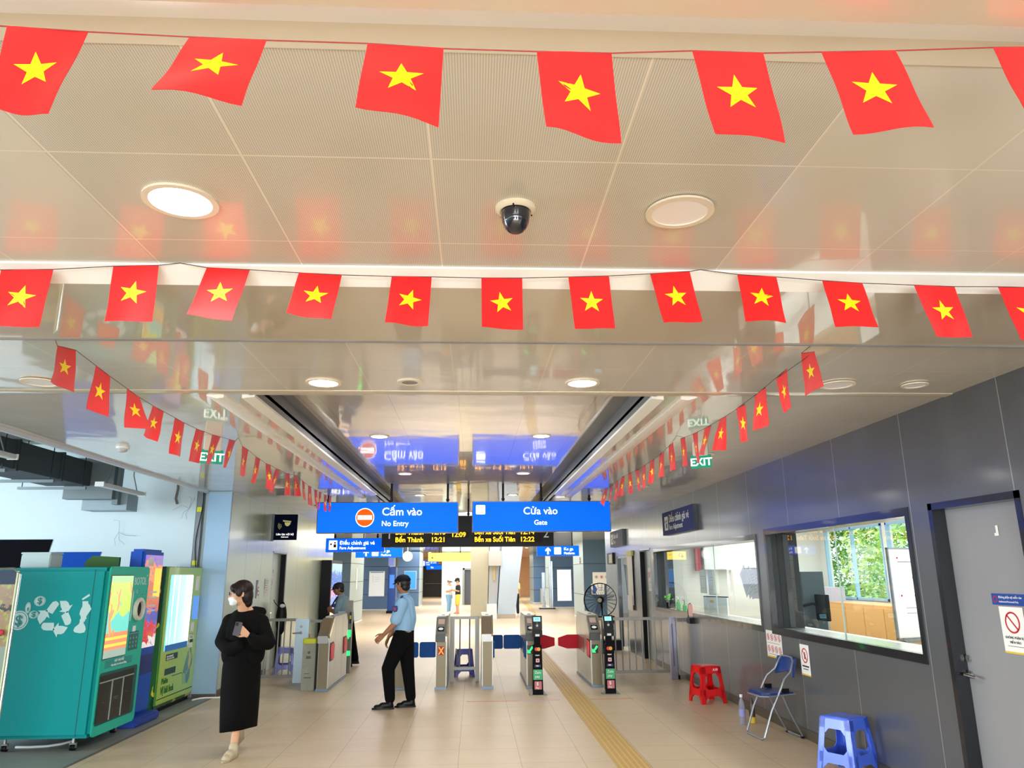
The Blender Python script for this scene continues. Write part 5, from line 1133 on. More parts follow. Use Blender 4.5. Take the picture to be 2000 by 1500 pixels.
# open services above the alcove
t = thing('air_duct', 'large dark grey sheet metal duct under the open alcove ceiling', 'duct', (-5.75, 8.5, 2.95))
obj('duct', MB().box(-.30, .30, -4.5, 2.4, 0, .34), mat('duct grey', (84, 92, 96), .6, .4), t, .01); 
for y in (-2.4, -.8, .6, 1.6): obj('flange', MB().box(-.32, .32, y, y+.04, -.02, .36), mat('duct flange', (66, 74, 78), .6, .4), t)
obj('end_cap', MB().box(-.06, .62, 2.4, 2.55, -.18, .40).box(.58, .66, 2.5, 2.6, -.25, .42), mat('duct end', (120, 132, 136), .5, .5), t)
obj('branch_box', MB().box(.12, .75, 2.6, 2.95, -.32, -.02), mat('duct pale', (150, 166, 174), .45, .5, var=.06), t)
for i, (y, lb) in enumerate(((7.35, 'nearest of the hanging strut channels under the duct'), (8.7, 'second hanging strut channel under the duct'), (9.7, 'third hanging strut channel under the duct'), (10.5, 'farthest hanging strut channel under the duct'))):
    t = thing('strut_channel', lb, 'strut', (-5.75, y, 2.86), 0, 'strut channels under the duct')
    obj('channel', MB().box(-.45, .45, -.02, .02, 0, .035), mat('strut steel', (136, 148, 154), .4, .7), t)
    for s in (-1, 1): obj('threaded_rod', MB().tube([(s*.40, 0, .0), (s*.40, 0, .86)], .006, 6), M_BLACKM, t)
def batten(x, y, z, rz, lb):
    t = thing('batten_light', lb, 'light fitting', (x, y, z), rz, 'hanging tube light fittings')
    obj('housing', MB().box(-.05, .05, -.6, .6, 0, .05), mat('batten white', (226, 232, 232), .4), t, .008); obj('end_cap', MB().box(-.055, .055, -.62, -.6, -.005, .055).box(-.055, .055, .6, .62, -.005, .055), M_WHITE, t)
    obj('hanger', MB().tube([(0, -.45, .05), (0, -.35, .22), (0, -.35, .78)], .008, 6), MATS['strut steel'], t); obj('hanger', MB().tube([(0, .45, .05), (0, .3, .25), (0, .3, .78)], .008, 6), MATS['strut steel'], t)
batten(-4.95, 7.6, 2.93, 0, 'white tube light fitting cut by the left picture edge'); batten(-4.68, 10.2, 2.80, 0, 'white tube light fitting hanging near the end of the duct')
for i, (x, z, r, lb) in enumerate(((-5.1, 3.45, .035, 'thick dark pipe above the duct nearest the hall'), (-5.35, 3.52, .02, 'thin grey pipe above the duct'), (-6.4, 3.4, .03, 'dark pipe on the far side of the duct'))):
    tag(obj('ceiling_pipe', MB().tube([(0, -13, 0), (0, 3.3, 0)], r, 8), mat('pipe grey', (80, 84, 88), .5, .4), loc=(x, 8.5, z)), lb, 'pipe', 'pipes in the alcove ceiling')
for i, (y, lb) in enumerate(((6.5, 'nearest cross beam above the alcove'), (8.6, 'second cross beam above the alcove'), (10.6, 'farthest cross beam above the alcove'))):
    tag(obj('ceiling_crossbar', MB().box(-3.2, 1.5, -.05, .05, -.06, .06), mat('crossbar dark', (70, 72, 74), .6), loc=(-5.4, y, 3.60)), lb, 'crossbar', 'dark crossbars in the alcove ceiling')
t = thing('drip_mark', 'short dark cable end poking out below the ceiling edge above the white wall', 'cable', (-4.55, 11.7, 2.9))
obj('cord', MB().tube([(0, 0, .82), (0, 0, .35), (.02, 0, .1), (0, 0, -.05), (.03, 0, -.13)], .02, 8), mat('cord grey', (110, 110, 104), .6), t)
for i, (x, z, sc, lb) in enumerate(((-5.42, 2.36, .28, 'thin loose wires on the white wall below the duct'), (-4.40, 2.72, .25, 'thin loose wires near the top right of the white wall'))):
    t = thing('loose_wires', lb, 'wires', (x, 11.88, z)); mb = MB(); rnd = random.Random(20+i)
    for k in range(5):
        a = rnd.uniform(0, 6.28); mb.tube([(0, 0, 0), (sc*.5*math.cos(a), 0, sc*.5*math.sin(a)+.03), (sc*math.cos(a+.3), 0, sc*math.sin(a+.3)*.7)], .0022, 5)
    obj('wire', mb, mat('wire pale grey', (150, 156, 156), .6), t)
# totem display at the end of the left wall
t = thing('advertising_totem', 'black advertising totem with a bright screen at the end of the left wall', 'display', (-3.60, 19.6, 0))
obj('housing', MB().box(-.115, .13, -.70, .85, 0, 2.06), M_BLACK, t, .006)
obj('screen', MB().at((.132, 0, 0), (0, 1, 0)).box(-.62, .80, .45, 1.98, 0, .003), poster_mat('totem screen', [(0, (236, 226, 236)), (.7, (250, 206, 170)), (.95, (70, 130, 230)), (1.2, (226, 150, 200)), (1.35, (40, 110, 210)), (1.75, (150, 200, 220))], 5, .8), t)
# ================================================================ OFFICE
t = thing('cabinet', 'light wooden office cabinet below the green view in the near window', 'cabinet', (6.55, 12.35, 0))
obj('body', MB().box(-.25, .25, -1.3, 1.2, 0, 1.18), mat('office wood', (214, 160, 96), .5, var=.08, vscale=5, vstretch=(1, 1, .3)), t, .006)
for i in range(4): obj('door', MB().box(-.265, -.25, -1.28+.62*i, -.68+.62*i, .06, 1.14), mat('office wood door', (222, 170, 104), .5), t, .003)
t = thing('whiteboard', 'whiteboard on a metal stand with notes and magnets behind the near window', 'whiteboard', (5.45, 9.0, 0), math.radians(20))
obj('board', MB().box(-.62, .62, -.012, .012, .95, 1.95), mat('board white', (244, 242, 246), .35, emit=.05), t, .004); obj('frame', MB().box(-.64, .64, -.016, .016, .93, .95).box(-.64, .64, -.016, .016, 1.95, 1.97).box(-.64, -.62, -.016, .016, .93, 1.97).box(.62, .64, -.016, .016, .93, 1.97), M_STEEL, t)
obj('tray', MB().box(-.6, .6, -.08, 0, .90, .93), M_STEEL, t)
for s in (-1, 1): obj('leg', MB().box(s*.55-.015, s*.55+.015, -.02, .02, 0, .95).box(s*.55-.015, s*.55+.015, -.25, .25, 0, .03), M_STEEL, t)
f = lambda: MB().at((0, -.013, 0))
obj('magnet', f().disc(-.5, 1.85, .012, 0, .004, 10).disc(-.28, 1.62, .012, 0, .004, 10).disc(-.5, 1.42, .012, 0, .004, 10).disc(-.28, 1.42, .012, 0, .004, 10).disc(-.02, 1.9, .012, 0, .004, 10), M_RED, t)
obj('handwriting', f().box(-.5, -.25, 1.80, 1.81, 0, .001).box(.15, .45, 1.80, 1.81, 0, .001).box(.15, .40, 1.72, 1.73, 0, .001).box(-.45, -.1, 1.28, 1.285, 0, .001).box(-.45, -.15, 1.22, 1.225, 0, .001), M_INKP, t); text('lettering', 'AN PHÚ', .09, M_INK, t, (.18, -.0135, 1.84))
obj('note', f().box(-.1, .06, 1.70, 1.90, 0, .001), mat('note grey', (120, 120, 126), .6), t); obj('note', f().box(.0, .08, 1.62, 1.68, 0, .001), M_GOLD, t)
t = thing('partition', 'dark office partition with a monitor arm behind the left part of the near window', 'partition', (5.02, 11.2, 0))
obj('panel', MB().box(-.20, .14, -.03, .03, 0, 1.70), mat('partition slate', (58, 72, 80), .6), t, .006); obj('monitor_arm', MB().tube([(-.3, -.05, 1.2), (-.1, -.12, 1.25), (.0, -.2, 1.2)], .02, 8), M_BLACK, t); obj('monitor', MB().box(-.06, .0, -.45, -.1, 1.02, 1.38), M_BLACK, t, .006)
t = thing('desk', 'long white office desk under the two ticket windows', 'desk', (4.35, 10.4, 0))
obj('desktop', MB().box(-.42, .38, -4.3, 4.2, .90, .94), M_WHITE, t, .004)
for y in (-4.2, -1.4, 1.4, 4.1): obj('support', MB().box(-.38, .34, y-.02, y+.02, 0, .90), M_WHITE, t)
t = thing('paper_stack', 'loose white papers on the desk in the near window corner', 'papers', (4.3, 7.5, .94))
obj('sheets', MB().box(-.25, .2, -.5, .4, 0, .02).box(-.1, .3, -.9, -.4, 0, .015), M_PAPER, t)
t = thing('laptop', 'white backed monitor with sticky note standing in the far window', 'monitor', (4.0, 12.7, .94), math.radians(-65))
obj('screen', MB().box(-.28, .28, -.012, .012, .02, .36), M_WHITE, t, .004); obj('bezel', MB().box(-.29, .29, .0, .014, .36, .375).box(-.29, -.275, .0, .014, 0, .37), M_BLACK, t); obj('foot', MB().box(-.1, .1, -.08, .08, 0, .015), M_BLACK, t); obj('sticky_note', MB().box(-.12, -.03, -.014, -.012, .27, .31), M_GOLD, t)
t = thing('card_terminal', 'pink and black customer microphone stand on the ledge of the far window', 'terminal', (3.48, 12.35, 1.0), 0)
obj('base', MB().box(-.06, .06, -.10, .10, -.09, .0), M_BLACK, t, .01); obj('panel', MB().at((-.0, 0, .02), (.3, -1, 0), (0, .12, 1)).rrect(-.07, .07, 0, .19, .03, -.01, .01), mat('panel pink', (240, 190, 180), .4), t, .003); obj('arm', MB().tube([(-.03, .07, 0), (-.03, .09, .10), (-.02, .07, .2), (0, .02, .22)], .007, 6), M_BLACK, t)
t = thing('bottle', 'green tinted hand gel bottle on the far window ledge', 'bottle', (3.60, 13.55, 1.06))
obj('body', MB().lathe([(0, 0), (.04, 0), (.042, .10), (.03, .14), (.012, .15), (.012, .18), (0, .18)], 16), mat('gel green', (150, 230, 160), .1, trans=.5, ior=1.2), t); obj('pump', MB().tube([(0, 0, .18), (0, 0, .22), (-.04, 0, .225)], .006, 6), M_WHITE, t)
t = thing('bottle', 'second clear gel bottle left of the pink panel on the far window ledge', 'bottle', (3.60, 13.15, 1.06))
obj('body', MB().lathe([(0, 0), (.035, 0), (.036, .09), (.012, .12), (.012, .14), (0, .14)], 16), mat('gel green', (150, 230, 160), .1), t); obj('pump', MB().tube([(0, 0, .14), (0, 0, .18), (-.03, 0, .185)], .005, 6), M_BLACK, t)
t = thing('potted_plant', 'small light green plant in a dark pot at the far corner of the far window', 'plant', (3.66, 14.45, 1.06))
obj('pot', MB().lathe([(0, 0), (.05, 0), (.06, .10), (0, .10)], 16), M_BLACK, t); mb = MB(); rnd = random.Random(9)
for i in range(26):
    a = rnd.uniform(0, 6.28); r = rnd.uniform(.01, .07); mb.ell((r*math.cos(a), r*math.sin(a), .14+rnd.uniform(0, .12)), (.025, .018, .012), 6)
obj('foliage', mb, mat('plant lime', (120, 220, 90), .5), t)
for i, (y, z, lb) in enumerate(((12.15, 1.38, 'left of the two white sheets taped inside the far window'), (11.72, 1.36, 'right of the two white sheets taped inside the far window'))):
    t = thing('taped_sheet', lb, 'paper', (XR+.15, y, z), 0, 'sheets taped inside the far window'); obj('sheet', MB().box(0, .002, -.17, .17, 0, .36), M_PAPER, t); obj('print', MB().at((-.0005, 0, 0), R_).box(-.1, .1, .26, .264, 0, .0004).box(-.1, .06, .22, .223, 0, .0004).box(-.1, .08, .08, .083, 0, .0004), M_INKP, t)
t = thing('paper_fan', 'row of violet grey printed sheets hanging fanned out behind the far window', 'papers', (XR+.22, 10.2, 1.38))
for i in range(5):
    a = -.5+.16*i
    if i > 2: a = 0
    mb = MB(); mb.m = Matrix.Translation((0.004*i, .34-.17*i, .36)) @ Matrix.Rotation(a*1.2, 4, 'X'); mb.box(0, .0015, -.12, .12, -.38, 0); 
    sh = obj('sheet', mb, mat('sheet violet', (198, 190, 208), .6), t); m2 = MB(); m2.m = mb.m.copy()
    for q in range(7): m2.box(-.001, 0, -.09, .08, -.08-.04*q, -.073-.04*q)
    obj('print', m2, M_INKP, sh)
obj('clip', MB().box(-.004, .01, -.35, .25, .36, .375), M_BLACK, t)
t = thing('wall_clock_box', 'white control box mounted on the office wall behind the far window', 'box', (5.0, 15.1, 1.75)); obj('body', MB().box(-.45, .15, -.1, .08, 0, .65), M_WHITE, t, .01); obj('strip', MB().box(-.6, -.5, -.05, .05, -.02, .8), mat('strip dark red', (170, 60, 74), .5), t)
t = thing('bookshelf', 'grey shelf with books under the office window', 'shelf', (6.6, 14.35, 0)); obj('body', MB().box(-.2, .2, -.7, .7, 0, 1.15), mat('shelf grey', (170, 172, 178), .5), t, .005)
rnd = random.Random(2)
obj('file_row', MB().box(-.16, .1, -.65, .65, 1.15, 1.42), mat('files pale', (196, 190, 206), .6), t)
# ================================================================ TREES OUTSIDE THE OFFICE
def tree(x, y, h, r, lb, col, seed):
    t = thing('tree', lb, 'tree', (x, y, -.13), 0, 'trees outside the office windows'); rnd = random.Random(seed)
    obj('trunk', MB().tube([(0, 0, 0), (.05, .1, h*.4), (0, .05, h*.75)], [.12, .09, .04], 8), mat('bark', (110, 92, 70), .8), t)
    mb = MB()
    for i in range(5500):
        a = rnd.uniform(0, 6.28); ph = rnd.uniform(-1, 1); rr_ = r*rnd.uniform(.3, 1)**.5; c = Vector((rr_*math.cos(a)*math.sqrt(1-ph*ph), rr_*math.sin(a)*math.sqrt(1-ph*ph), h*.62+rr_*ph*1.25))
        d = Vector((rnd.uniform(-1, 1), rnd.uniform(-1, 1), rnd.uniform(-.6, .6))).normalized(); e = d.cross(Vector((rnd.uniform(-1, 1), rnd.uniform(-1, 1), 1))).normalized(); L = rnd.uniform(.07, .15)
        mb.add([c-d*L, c+e*L*.3, c+d*L, c-e*L*.3], [(0, 1, 2, 3)])
    me = bpy.data.meshes.new('crown'); me.from_pydata([tuple(v) for v in mb.v], [], mb.f); obj('crown', me, col, t)
G1 = mat('leaf green', (140, 196, 104), .6, var=.25, vscale=5); G2 = mat('leaf green pale', (186, 216, 120), .6, var=.2, vscale=5)
for i, (x, y, h, r, c) in enumerate(((11.0, 13.6, 3.4, 1.6, G1), (11.0, 18.0, 3.2, 1.6, G2), (11.5, 22.6, 3.6, 1.7, G1), (10.8, 9.2, 3.3, 1.6, G2), (13.0, 27.6, 4.0, 1.9, G1))):
    tree(x, y, h, r*1.25, ['leafy tree seen through the middle of the near window', 'pale leafy tree seen through the left part of the near window', 'dark leafy tree seen through the far window', 'pale leafy tree seen at the right side of the near window', 'tall leafy tree farthest back outside the office'][i], c, 30+i)
# ================================================================ FAR HALL
M_CLAD = mat('cladding slate', (66, 82, 96), .4, .2, coat=.2); M_CLADB = mat('cladding slate blue', (96, 128, 168), .4, .2, coat=.2); M_CLADP = mat('cladding pale', (176, 190, 190), .4, .3); M_JOINT = mat('cladding joint', (40, 50, 60), .5)
def clad(name, lb, x0, x1, y0, y1, m, ms, side=1, h=2.96, joints=(.75, 1.45, 2.1)):
    o = struct(name, MB().box(x0, x1, y0, y1, .04, h), m)
    xs = x1 if side > 0 else x0
    struct(name+'_side', MB().box(min(xs, xs+side*.01), max(xs, xs+side*.01), y0+.01, y1-.01, .04, h), ms, o)
    b = MB()
    for z in joints: b.box(x0-.012, x1+.012, y0-.006, y1+.006, z, z+.02)
    struct(name+'_joint', b, M_JOINT, o); struct(name+'_plinth', MB().box(x0-.01, x1+.01, y0-.01, y1+.01, 0, .05), M_WHITE, o); return o
clad('pillar_left', '', -6.4, -4.36, 27.4, 30.6, M_CLAD, M_CLADP, 1)
clad('pillar_map', '', -5.72, -4.27, 39.0, 42.5, M_CLADB, M_CLADP, 1)
clad('pillar_screen', '', -4.15, -2.98, 42.0, 45.0, M_CLADB, M_CLADP, 1)
clad('pillar_right', '', 4.20, 6.2, 29.4, 32.4, mat('cladding slate mid', (78, 104, 130), .4, .2), M_CLADP, -1, joints=(.9, 2.05))
clad('pillar_white_screen', '', 3.95, 5.9, 39.6, 42.5, M_CLADB, M_CLADP, -1, joints=(.95, 2.0))
clad('pillar_blue_far', '', 3.55, 4.6, 46.0, 49.0, M_CLADB, M_CLADP, -1)
struct('wall_wood_far', MB().box(3.2, 5.2, 62.0, 62.2, 0, 2.96), mat('wood warm', (216, 160, 112), .5, var=.06)); 
b = MB().box(-6.2, -4.35, 60, 60.2, 0, 2.96).box(-2.15, -1.6, 60, 60.2, 0, 2.96).box(-4.35, -2.15, 60, 60.2, 2.45, 2.96); struct('wall_wood', b, mat('wood brown', (176, 134, 88), .5, var=.08))
struct('wall_lift_dark', MB().box(-4.4, -2.1, 61.5, 61.6, 0, 2.5).box(-4.4, -4.35, 60.2, 61.6, 0, 2.5).box(-2.15, -2.1, 60.2, 61.6, 0, 2.5), mat('lift hall dark', (44, 36, 32), .5))
tag(obj('handrail', MB().tube([(-3.9, 61.3, 1.0), (-2.4, 61.3, 1.0)], .03, 8), M_STEEL), 'steel handrail in the dark lift hall', 'handrail')
b = MB().box(-1.78, -.55, 44.5, 44.7, 0, 2.96).box(-.55, .6, 44.5, 44.7, 1.95, 2.96).box(-1.85, -1.70, 44.3, 44.6, 0, 2.96); struct('wall_lift', b, mat('lift wall mint', (206, 232, 226), .45))
struct('door_5', MB().box(-.55, .6, 44.6, 44.7, 0, 1.95), mat('lift door dark steel', (84, 88, 94), .3, .5)); struct('trim_9', MB().box(-.66, -.55, 44.4, 44.6, 0, 2.05).box(-.66, .6, 44.4, 44.6, 1.95, 2.05), M_STEEL)
for i, (x, z, w, h, lb) in enumerate(((-1.35, 1.28, .40, .26, 'white button plate beside the far lift'), (-1.30, .90, .42, .34, 'black and white poster beside the far lift'))):
    t = thing('notice', lb, 'notice', (x, 44.49, z)); obj('sheet', MB().box(-w/2, w/2, -.006, 0, 0, h), M_PAPER, t); obj('print', MB().box(-w*.35, w*.0, -.009, -.006, h*.2, h*.7), M_INK if i else M_INKP, t)
struct('wall_back_far', MB().box(-14, 14, 76, 76.2, 0, 3.0), M_WHITE)
# slanted white central column in three vertical faces
b = MB(); b.m = Matrix(((1, 0, 0, 0), (0, 0, -1, 0), (0, 1, 0, 0), (0, 0, 0, 1)))
b.prism([(-.13, .08), (.52, .08), (.60, 2.96), (-.14, 2.96)], -32.4, -30.9)
cc = struct('column_central', b, mat('column beige', (172, 168, 148), .6))
b = MB(); b.m = Matrix(((1, 0, 0, 0), (0, 0, -1, 0), (0, 1, 0, 0), (0, 0, 0, 1)))
b.prism([(.55, .08), (.88, .08), (1.05, 2.96), (.62, 2.96)], -32.2, -30.95); struct('column_middle', b, mat('column grey', (172, 176, 182), .6), cc)
b = MB(); b.m = Matrix(((1, 0, 0, 0), (0, 0, -1, 0), (0, 1, 0, 0), (0, 0, 0, 1)))
b.prism([(.92, .08), (1.62, .08), (1.98, 2.96), (1.12, 2.96)], -32.4, -30.8); struct('column_leaning', b, mat('column pale blue', (182, 200, 220), .6), cc)
struct('column_base', MB().box(.50, .90, 30.6, 31.4, 0, .55), mat('column foot pale', (216, 228, 240), .6), cc); struct('column_base', MB().box(.90, 1.64, 30.75, 32.4, 0, .16), mat('column foot taupe', (176, 166, 154), .6), cc)
struct('column_base', MB().box(-.15, .54, 30.85, 32.4, 0, .08), mat('column foot grey', (150, 146, 136), .6), cc)
struct('column_collar', MB().box(.58, 1.08, 30.7, 30.95, 2.02, 2.6), mat('column collar', (180, 178, 174), .6), cc); struct('column_slot', MB().box(.76, .84, 30.9, 30.95, 1.45, 2.02), mat('column slot ochre', (190, 168, 110), .6), cc)
# posters and screens of the far pillars
def panel(x, y, z, w, h, lb, m, rz=0, draw=None, cat='panel'):
    t = thing('wall_panel', lb, cat, (x, y, z), rz); obj('frame', MB().box(-w/2-.02, w/2+.02, -.02, 0, -.02, h+.02), M_WHITE, t); obj('sheet', MB().box(-w/2, w/2, -.026, -.02, 0, h), m, t)
    if draw: draw(t)
    return t
def dmap(t): obj('print', MB().at((0, -.027, 0)).box(-.33, .33, 1.12, 1.17, 0, .002).box(-.2, -.19, .6, 1.0, 0, .002).box(-.12, .1, .9, .91, 0, .002).box(-.12, .16, .8, .81, 0, .002).box(-.12, .12, .7, .71, 0, .002), mat('map print', (120, 170, 200), .5), t)
panel(-4.87, 38.99, .68, .74, 1.18, 'white route map panel on the slate blue pillar', mat('map sheet', (240, 248, 252), .4, emit=.25), 0, dmap)
panel(4.63, 39.58, .36, .70, 1.52, 'blank bright white screen on the far right blue pillar', mat('blank screen', (255, 255, 255), .3, emit=1.0), cat='screen')
panel(-3.45, 41.97, .95, .62, .92, 'blue screen on the far left pillar behind the guard head', mat('blue screen', (60, 140, 230), .3, emit=.6), cat='screen')
t = panel(4.98, 29.38, 1.32, .85, .40, 'white board with four round prohibition symbols above the fan', M_PAPER)
for i in range(4): obj('pictogram', MB().at((-.30+.2*i, -.027, .24)).ring(0, 0, .05, .06, 0, .002, 16).prism([(-.02, -.03), (.02, -.03), (.03, .03), (-.03, .03)], 0, .002), M_RED if i % 2 else M_INKP, t)
t = panel(4.72, 29.37, .93, .46, .36, 'blue and white poster behind the top of the fan cage', M_PAPER); obj('print', MB().at((0, -.027, 0)).prism([(-.2, .02), (-.1, .02), (-.02, .18), (-.12, .34), (-.2, .34)], 0, .002).box(.03, .2, .22, .24, 0, .002).box(.03, .2, .14, .16, 0, .002), mat('poster blue', (60, 100, 180), .5), t)
t = panel(5.42, 29.37, .93, .34, .36, 'white poster with dark picture right of the fan hub', M_PAPER); obj('print', MB().at((0, -.027, 0)).disc(0, .2, .1, 0, .002, 18).box(-.12, .0, .05, .1, 0, .002), mat('poster slate', (70, 84, 110), .5), t)
t = thing('round_sticker', 'small dark red round sign high on the pale side of the right pillar', 'sign', (4.195, 30.2, 2.2)); obj('disc', MB().at((-.012, 0, 0), (0, -1, 0)).disc(0, 0, .13, 0, .006, 20), mat('round dark red', (110, 60, 90), .5), t); obj('mark', MB().at((-.019, 0, 0), (0, -1, 0)).box(-.05, .05, -.02, .02, 0, .002), M_PAPER, t)
t = thing('side_label', 'narrow white vertical label on the side of the nearest left pillar', 'sign', (-4.345, 28.8, 1.2)); obj('label', MB().box(0, .006, -.12, .12, 0, .75), M_PAPER, t)
t = thing('barrier_post', 'tall shiny steel post pair beside the white screen pillar', 'post', (3.72, 38.6, 0))
obj('post', MB().tube([(-.25, 0, 0), (-.25, 0, 1.75)], .09, 14), mat('chrome post', (200, 206, 214), .12, .9), t); obj('post', MB().tube([(.12, 0, 0), (.12, 0, 2.3)], .10, 14), MATS['chrome post'], t); obj('foot', MB().box(-.5, .3, -.3, .3, 0, .05), M_BLACKM, t)
t = thing('cabinet', 'small white cabinet at the foot of the far blue wall', 'cabinet', (4.25, 45.6, 0)); obj('body', MB().box(-.35, .35, -.3, .3, 0, .85), M_STEELB, t, .01); obj('door', MB().box(-.3, .3, -.31, -.30, .05, .8), M_WHITE, t)
t = thing('information_kiosk', 'navy blue information machine between the slate pillars', 'machine', (-3.95, 36.0, 0)); obj('body', MB().box(-.02, .34, -.2, .5, .1, 2.05), mat('kiosk navy', (30, 70, 150), .35, coat=.3), t, .02); obj('foot', MB().box(-.05, .38, -.25, .5, 0, .1), M_BLACK, t); obj('screen', MB().box(.06, .28, -.215, -.2, 1.1, 1.7), mat('kiosk screen blue', (70, 130, 220), .3, emit=.4), t); obj('head_panel', MB().box(-.02, .24, -.21, -.2, 2.1, 2.9), mat('head violet', (120, 140, 220), .4, emit=.2), t)
t = thing('banner', 'narrow red banner standing in the gap between the left pillars', 'banner', (-5.45, 37.5, 0)); obj('sheet', MB().box(-.04, .10, -.01, .01, .8, 1.8), mat('banner red', (224, 90, 96), .5), t); obj('pole', MB().tube([(-.05, 0, 0), (-.05, 0, 1.85)], .015, 6), M_STEEL, t)
t = thing('notice_holder', 'black base and white leaflet holder standing by the right wall behind the railing', 'stand', (3.22, 17.95, 0)); obj('base', MB().box(-.30, .18, -.2, .2, 0, .22), M_BLACK, t, .02); obj('sheet', MB().at((0, 0, .3), (1, .2, 0), (0, .2, 1)).rrect(-.05, .06, 0, .3, .02, -.006, .006), mat('leaflet lavender', (190, 190, 214), .5), t); obj('head', MB().ell((.02, .07, .66), (.05, .05, .08), 12), M_BLACK, t); obj('pole', MB().tube([(.02, .05, .2), (.02, .06, .62)], .012, 6), M_BLACK, t)
# ================================================================ PEOPLE
def V(*a): return Vector(a)
def frame3(f, up=(0, 0, 1)):
    f = Vector(f).normalized(); s = f.cross(Vector(up)).normalized(); u = s.cross(f).normalized(); return f, s, u   # forward, right hand side, up
def head(mb, c, f, up=(0, 0, 1), k=1.0, neck=None):
    f, s, u = frame3(f, up); c = Vector(c); Rm = Matrix((s, f, u)).transposed()
    E = lambda o, r: mb.ell(tuple(c+s*o[0]*k+f*o[1]*k+u*o[2]*k), (r[0]*k, r[1]*k, r[2]*k), 18, Rm)
    E((0, -.012, .025), (.076, .094, .090)); E((0, .022, -.030), (.062, .070, .082)); E((0, .050, -.072), (.036, .036, .034))
    E((0, .062, .028), (.052, .028, .020)); E((.042, .040, -.022), (.028, .034, .040)); E((-.042, .040, -.022), (.028, .034, .040))
    mb.cap(tuple(c+f*.086*k+u*.012*k), tuple(c+f*.108*k-u*.022*k), .009*k, .014*k); E((.013, .094, -.028), (.009, .010, .008)); E((-.013, .094, -.028), (.009, .010, .008))
    E((0, .084, -.052), (.026, .014, .007)); E((0, .082, -.062), (.022, .014, .008))
    for q in (1, -1):
        E((.074*q, -.012, -.005), (.010, .020, .032)); E((.080*q, -.018, .010), (.008, .014, .016))
    if neck is not None: mb.cap(tuple(c-f*.018*k-u*.05*k), neck, .056*k, .060*k)
    return f, s, u
def eyes(t, c, f, up=(0, 0, 1), k=1.0):
    f, s, u = frame3(f, up); c = Vector(c)
    w = MB(); i = MB(); b = MB()
    for q in (1, -1):
        e = c+s*.030*q*k+f*.074*k+u*.010*k; w.ell(tuple(e), (.013*k, .012*k, .010*k), 12); i.ell(tuple(e+f*.009*k), (.0055*k, .0055*k, .0055*k), 10)
        b.cap(tuple(e+f*.012*k+u*.020*k-s*.016*q*k), tuple(e+f*.012*k+u*.022*k+s*.014*q*k), .004*k, .003*k, 6)
    obj('eye', w, mat('eye white', (238, 236, 232), .2), t); obj('iris', i, mat('iris dark', (36, 24, 20), .1), t); obj('eyebrow', b, mat('brow dark', (30, 24, 24), .7), t)
    obj('mouth', MB().ell(tuple(c+f*.097*k-u*.056*k), (.018*k, .004*k, .004*k), 10, Matrix((s, f, u)).transposed()), mat('lips', (150, 84, 76), .5), t)
def hand(mb, w, d, n, k=1.0, curl=.5, thumb=1, spread=.14, thumb_out=.9):
    """w wrist, d pointing direction, n back-of-hand normal, thumb=+1 thumb on the n x d side"""
    d = Vector(d).normalized(); n = (Vector(n)-d*Vector(n).dot(d)).normalized(); s = n.cross(d)*thumb; w = Vector(w)
    L = .092*k
    for i in range(4):
        o = (.5-i/3)*.060*k; a = w+s*o*.55; b = w+d*L+s*o; mb.cap(tuple(a), tuple(b), .014*k, .0125*k, 10)
    for i, ln in enumerate((.074, .084, .078, .060)):
        o = (.5-i/3)*.064*k; p = w+d*L+s*o; ang = 0; dd = (d+s*(.5-i/3)*spread*2).normalized(); r = (.0085, .0088, .0083, .0074)[i]*k
        for j, fr in enumerate((.44, .31, .25)):
            ang += curl*(.75 if j == 0 else 1.0)*(1+.08*i); q = p+(dd*math.cos(ang)-n*math.sin(ang))*ln*fr*k; mb.cap(tuple(p), tuple(q), r, r*.9, 9); p = q; r *= .92
    p = w+d*.022*k+s*.026*k; ax = (s*thumb_out+d*.75-n*.25).normalized(); q = p+ax*.042*k; mb.cap(tuple(p), tuple(q), .0145*k, .011*k, 10)
    q2 = q+(ax*.5+d*.8-n*.15*curl).normalized()*.032*k; mb.cap(tuple(q), tuple(q2), .0108*k, .0095*k, 9); q3 = q2+(d*.95+ax*.1-n*.3*curl).normalized()*.024*k; mb.cap(tuple(q2), tuple(q3), .0095*k, .008*k, 9)
    return mb
def TB(o):
    m = MB(); m.m = Matrix.Translation(-Vector(o)); return m
SK = mat('skin warm', (206, 160, 128), .5, spec=.3); SKD = mat('skin brown', (158, 112, 84), .5, spec=.3)
BLK = mat('cloth black', (7, 7, 8), .9, spec=.15, bump=.25, bscale=14); TRS = mat('trouser black', (7, 7, 9), .9, spec=.15, bump=.2, bscale=16)
SHB = mat('shirt light blue', (142, 186, 226), .7, bump=.35, bscale=9); SHG = mat('shirt blue grey', (132, 160, 176), .7, bump=.35, bscale=9); NAV = mat('cap navy', (10, 12, 26), .7, spec=.2)
SHOE = mat('shoe black', (8, 8, 8), .4, spec=.25)
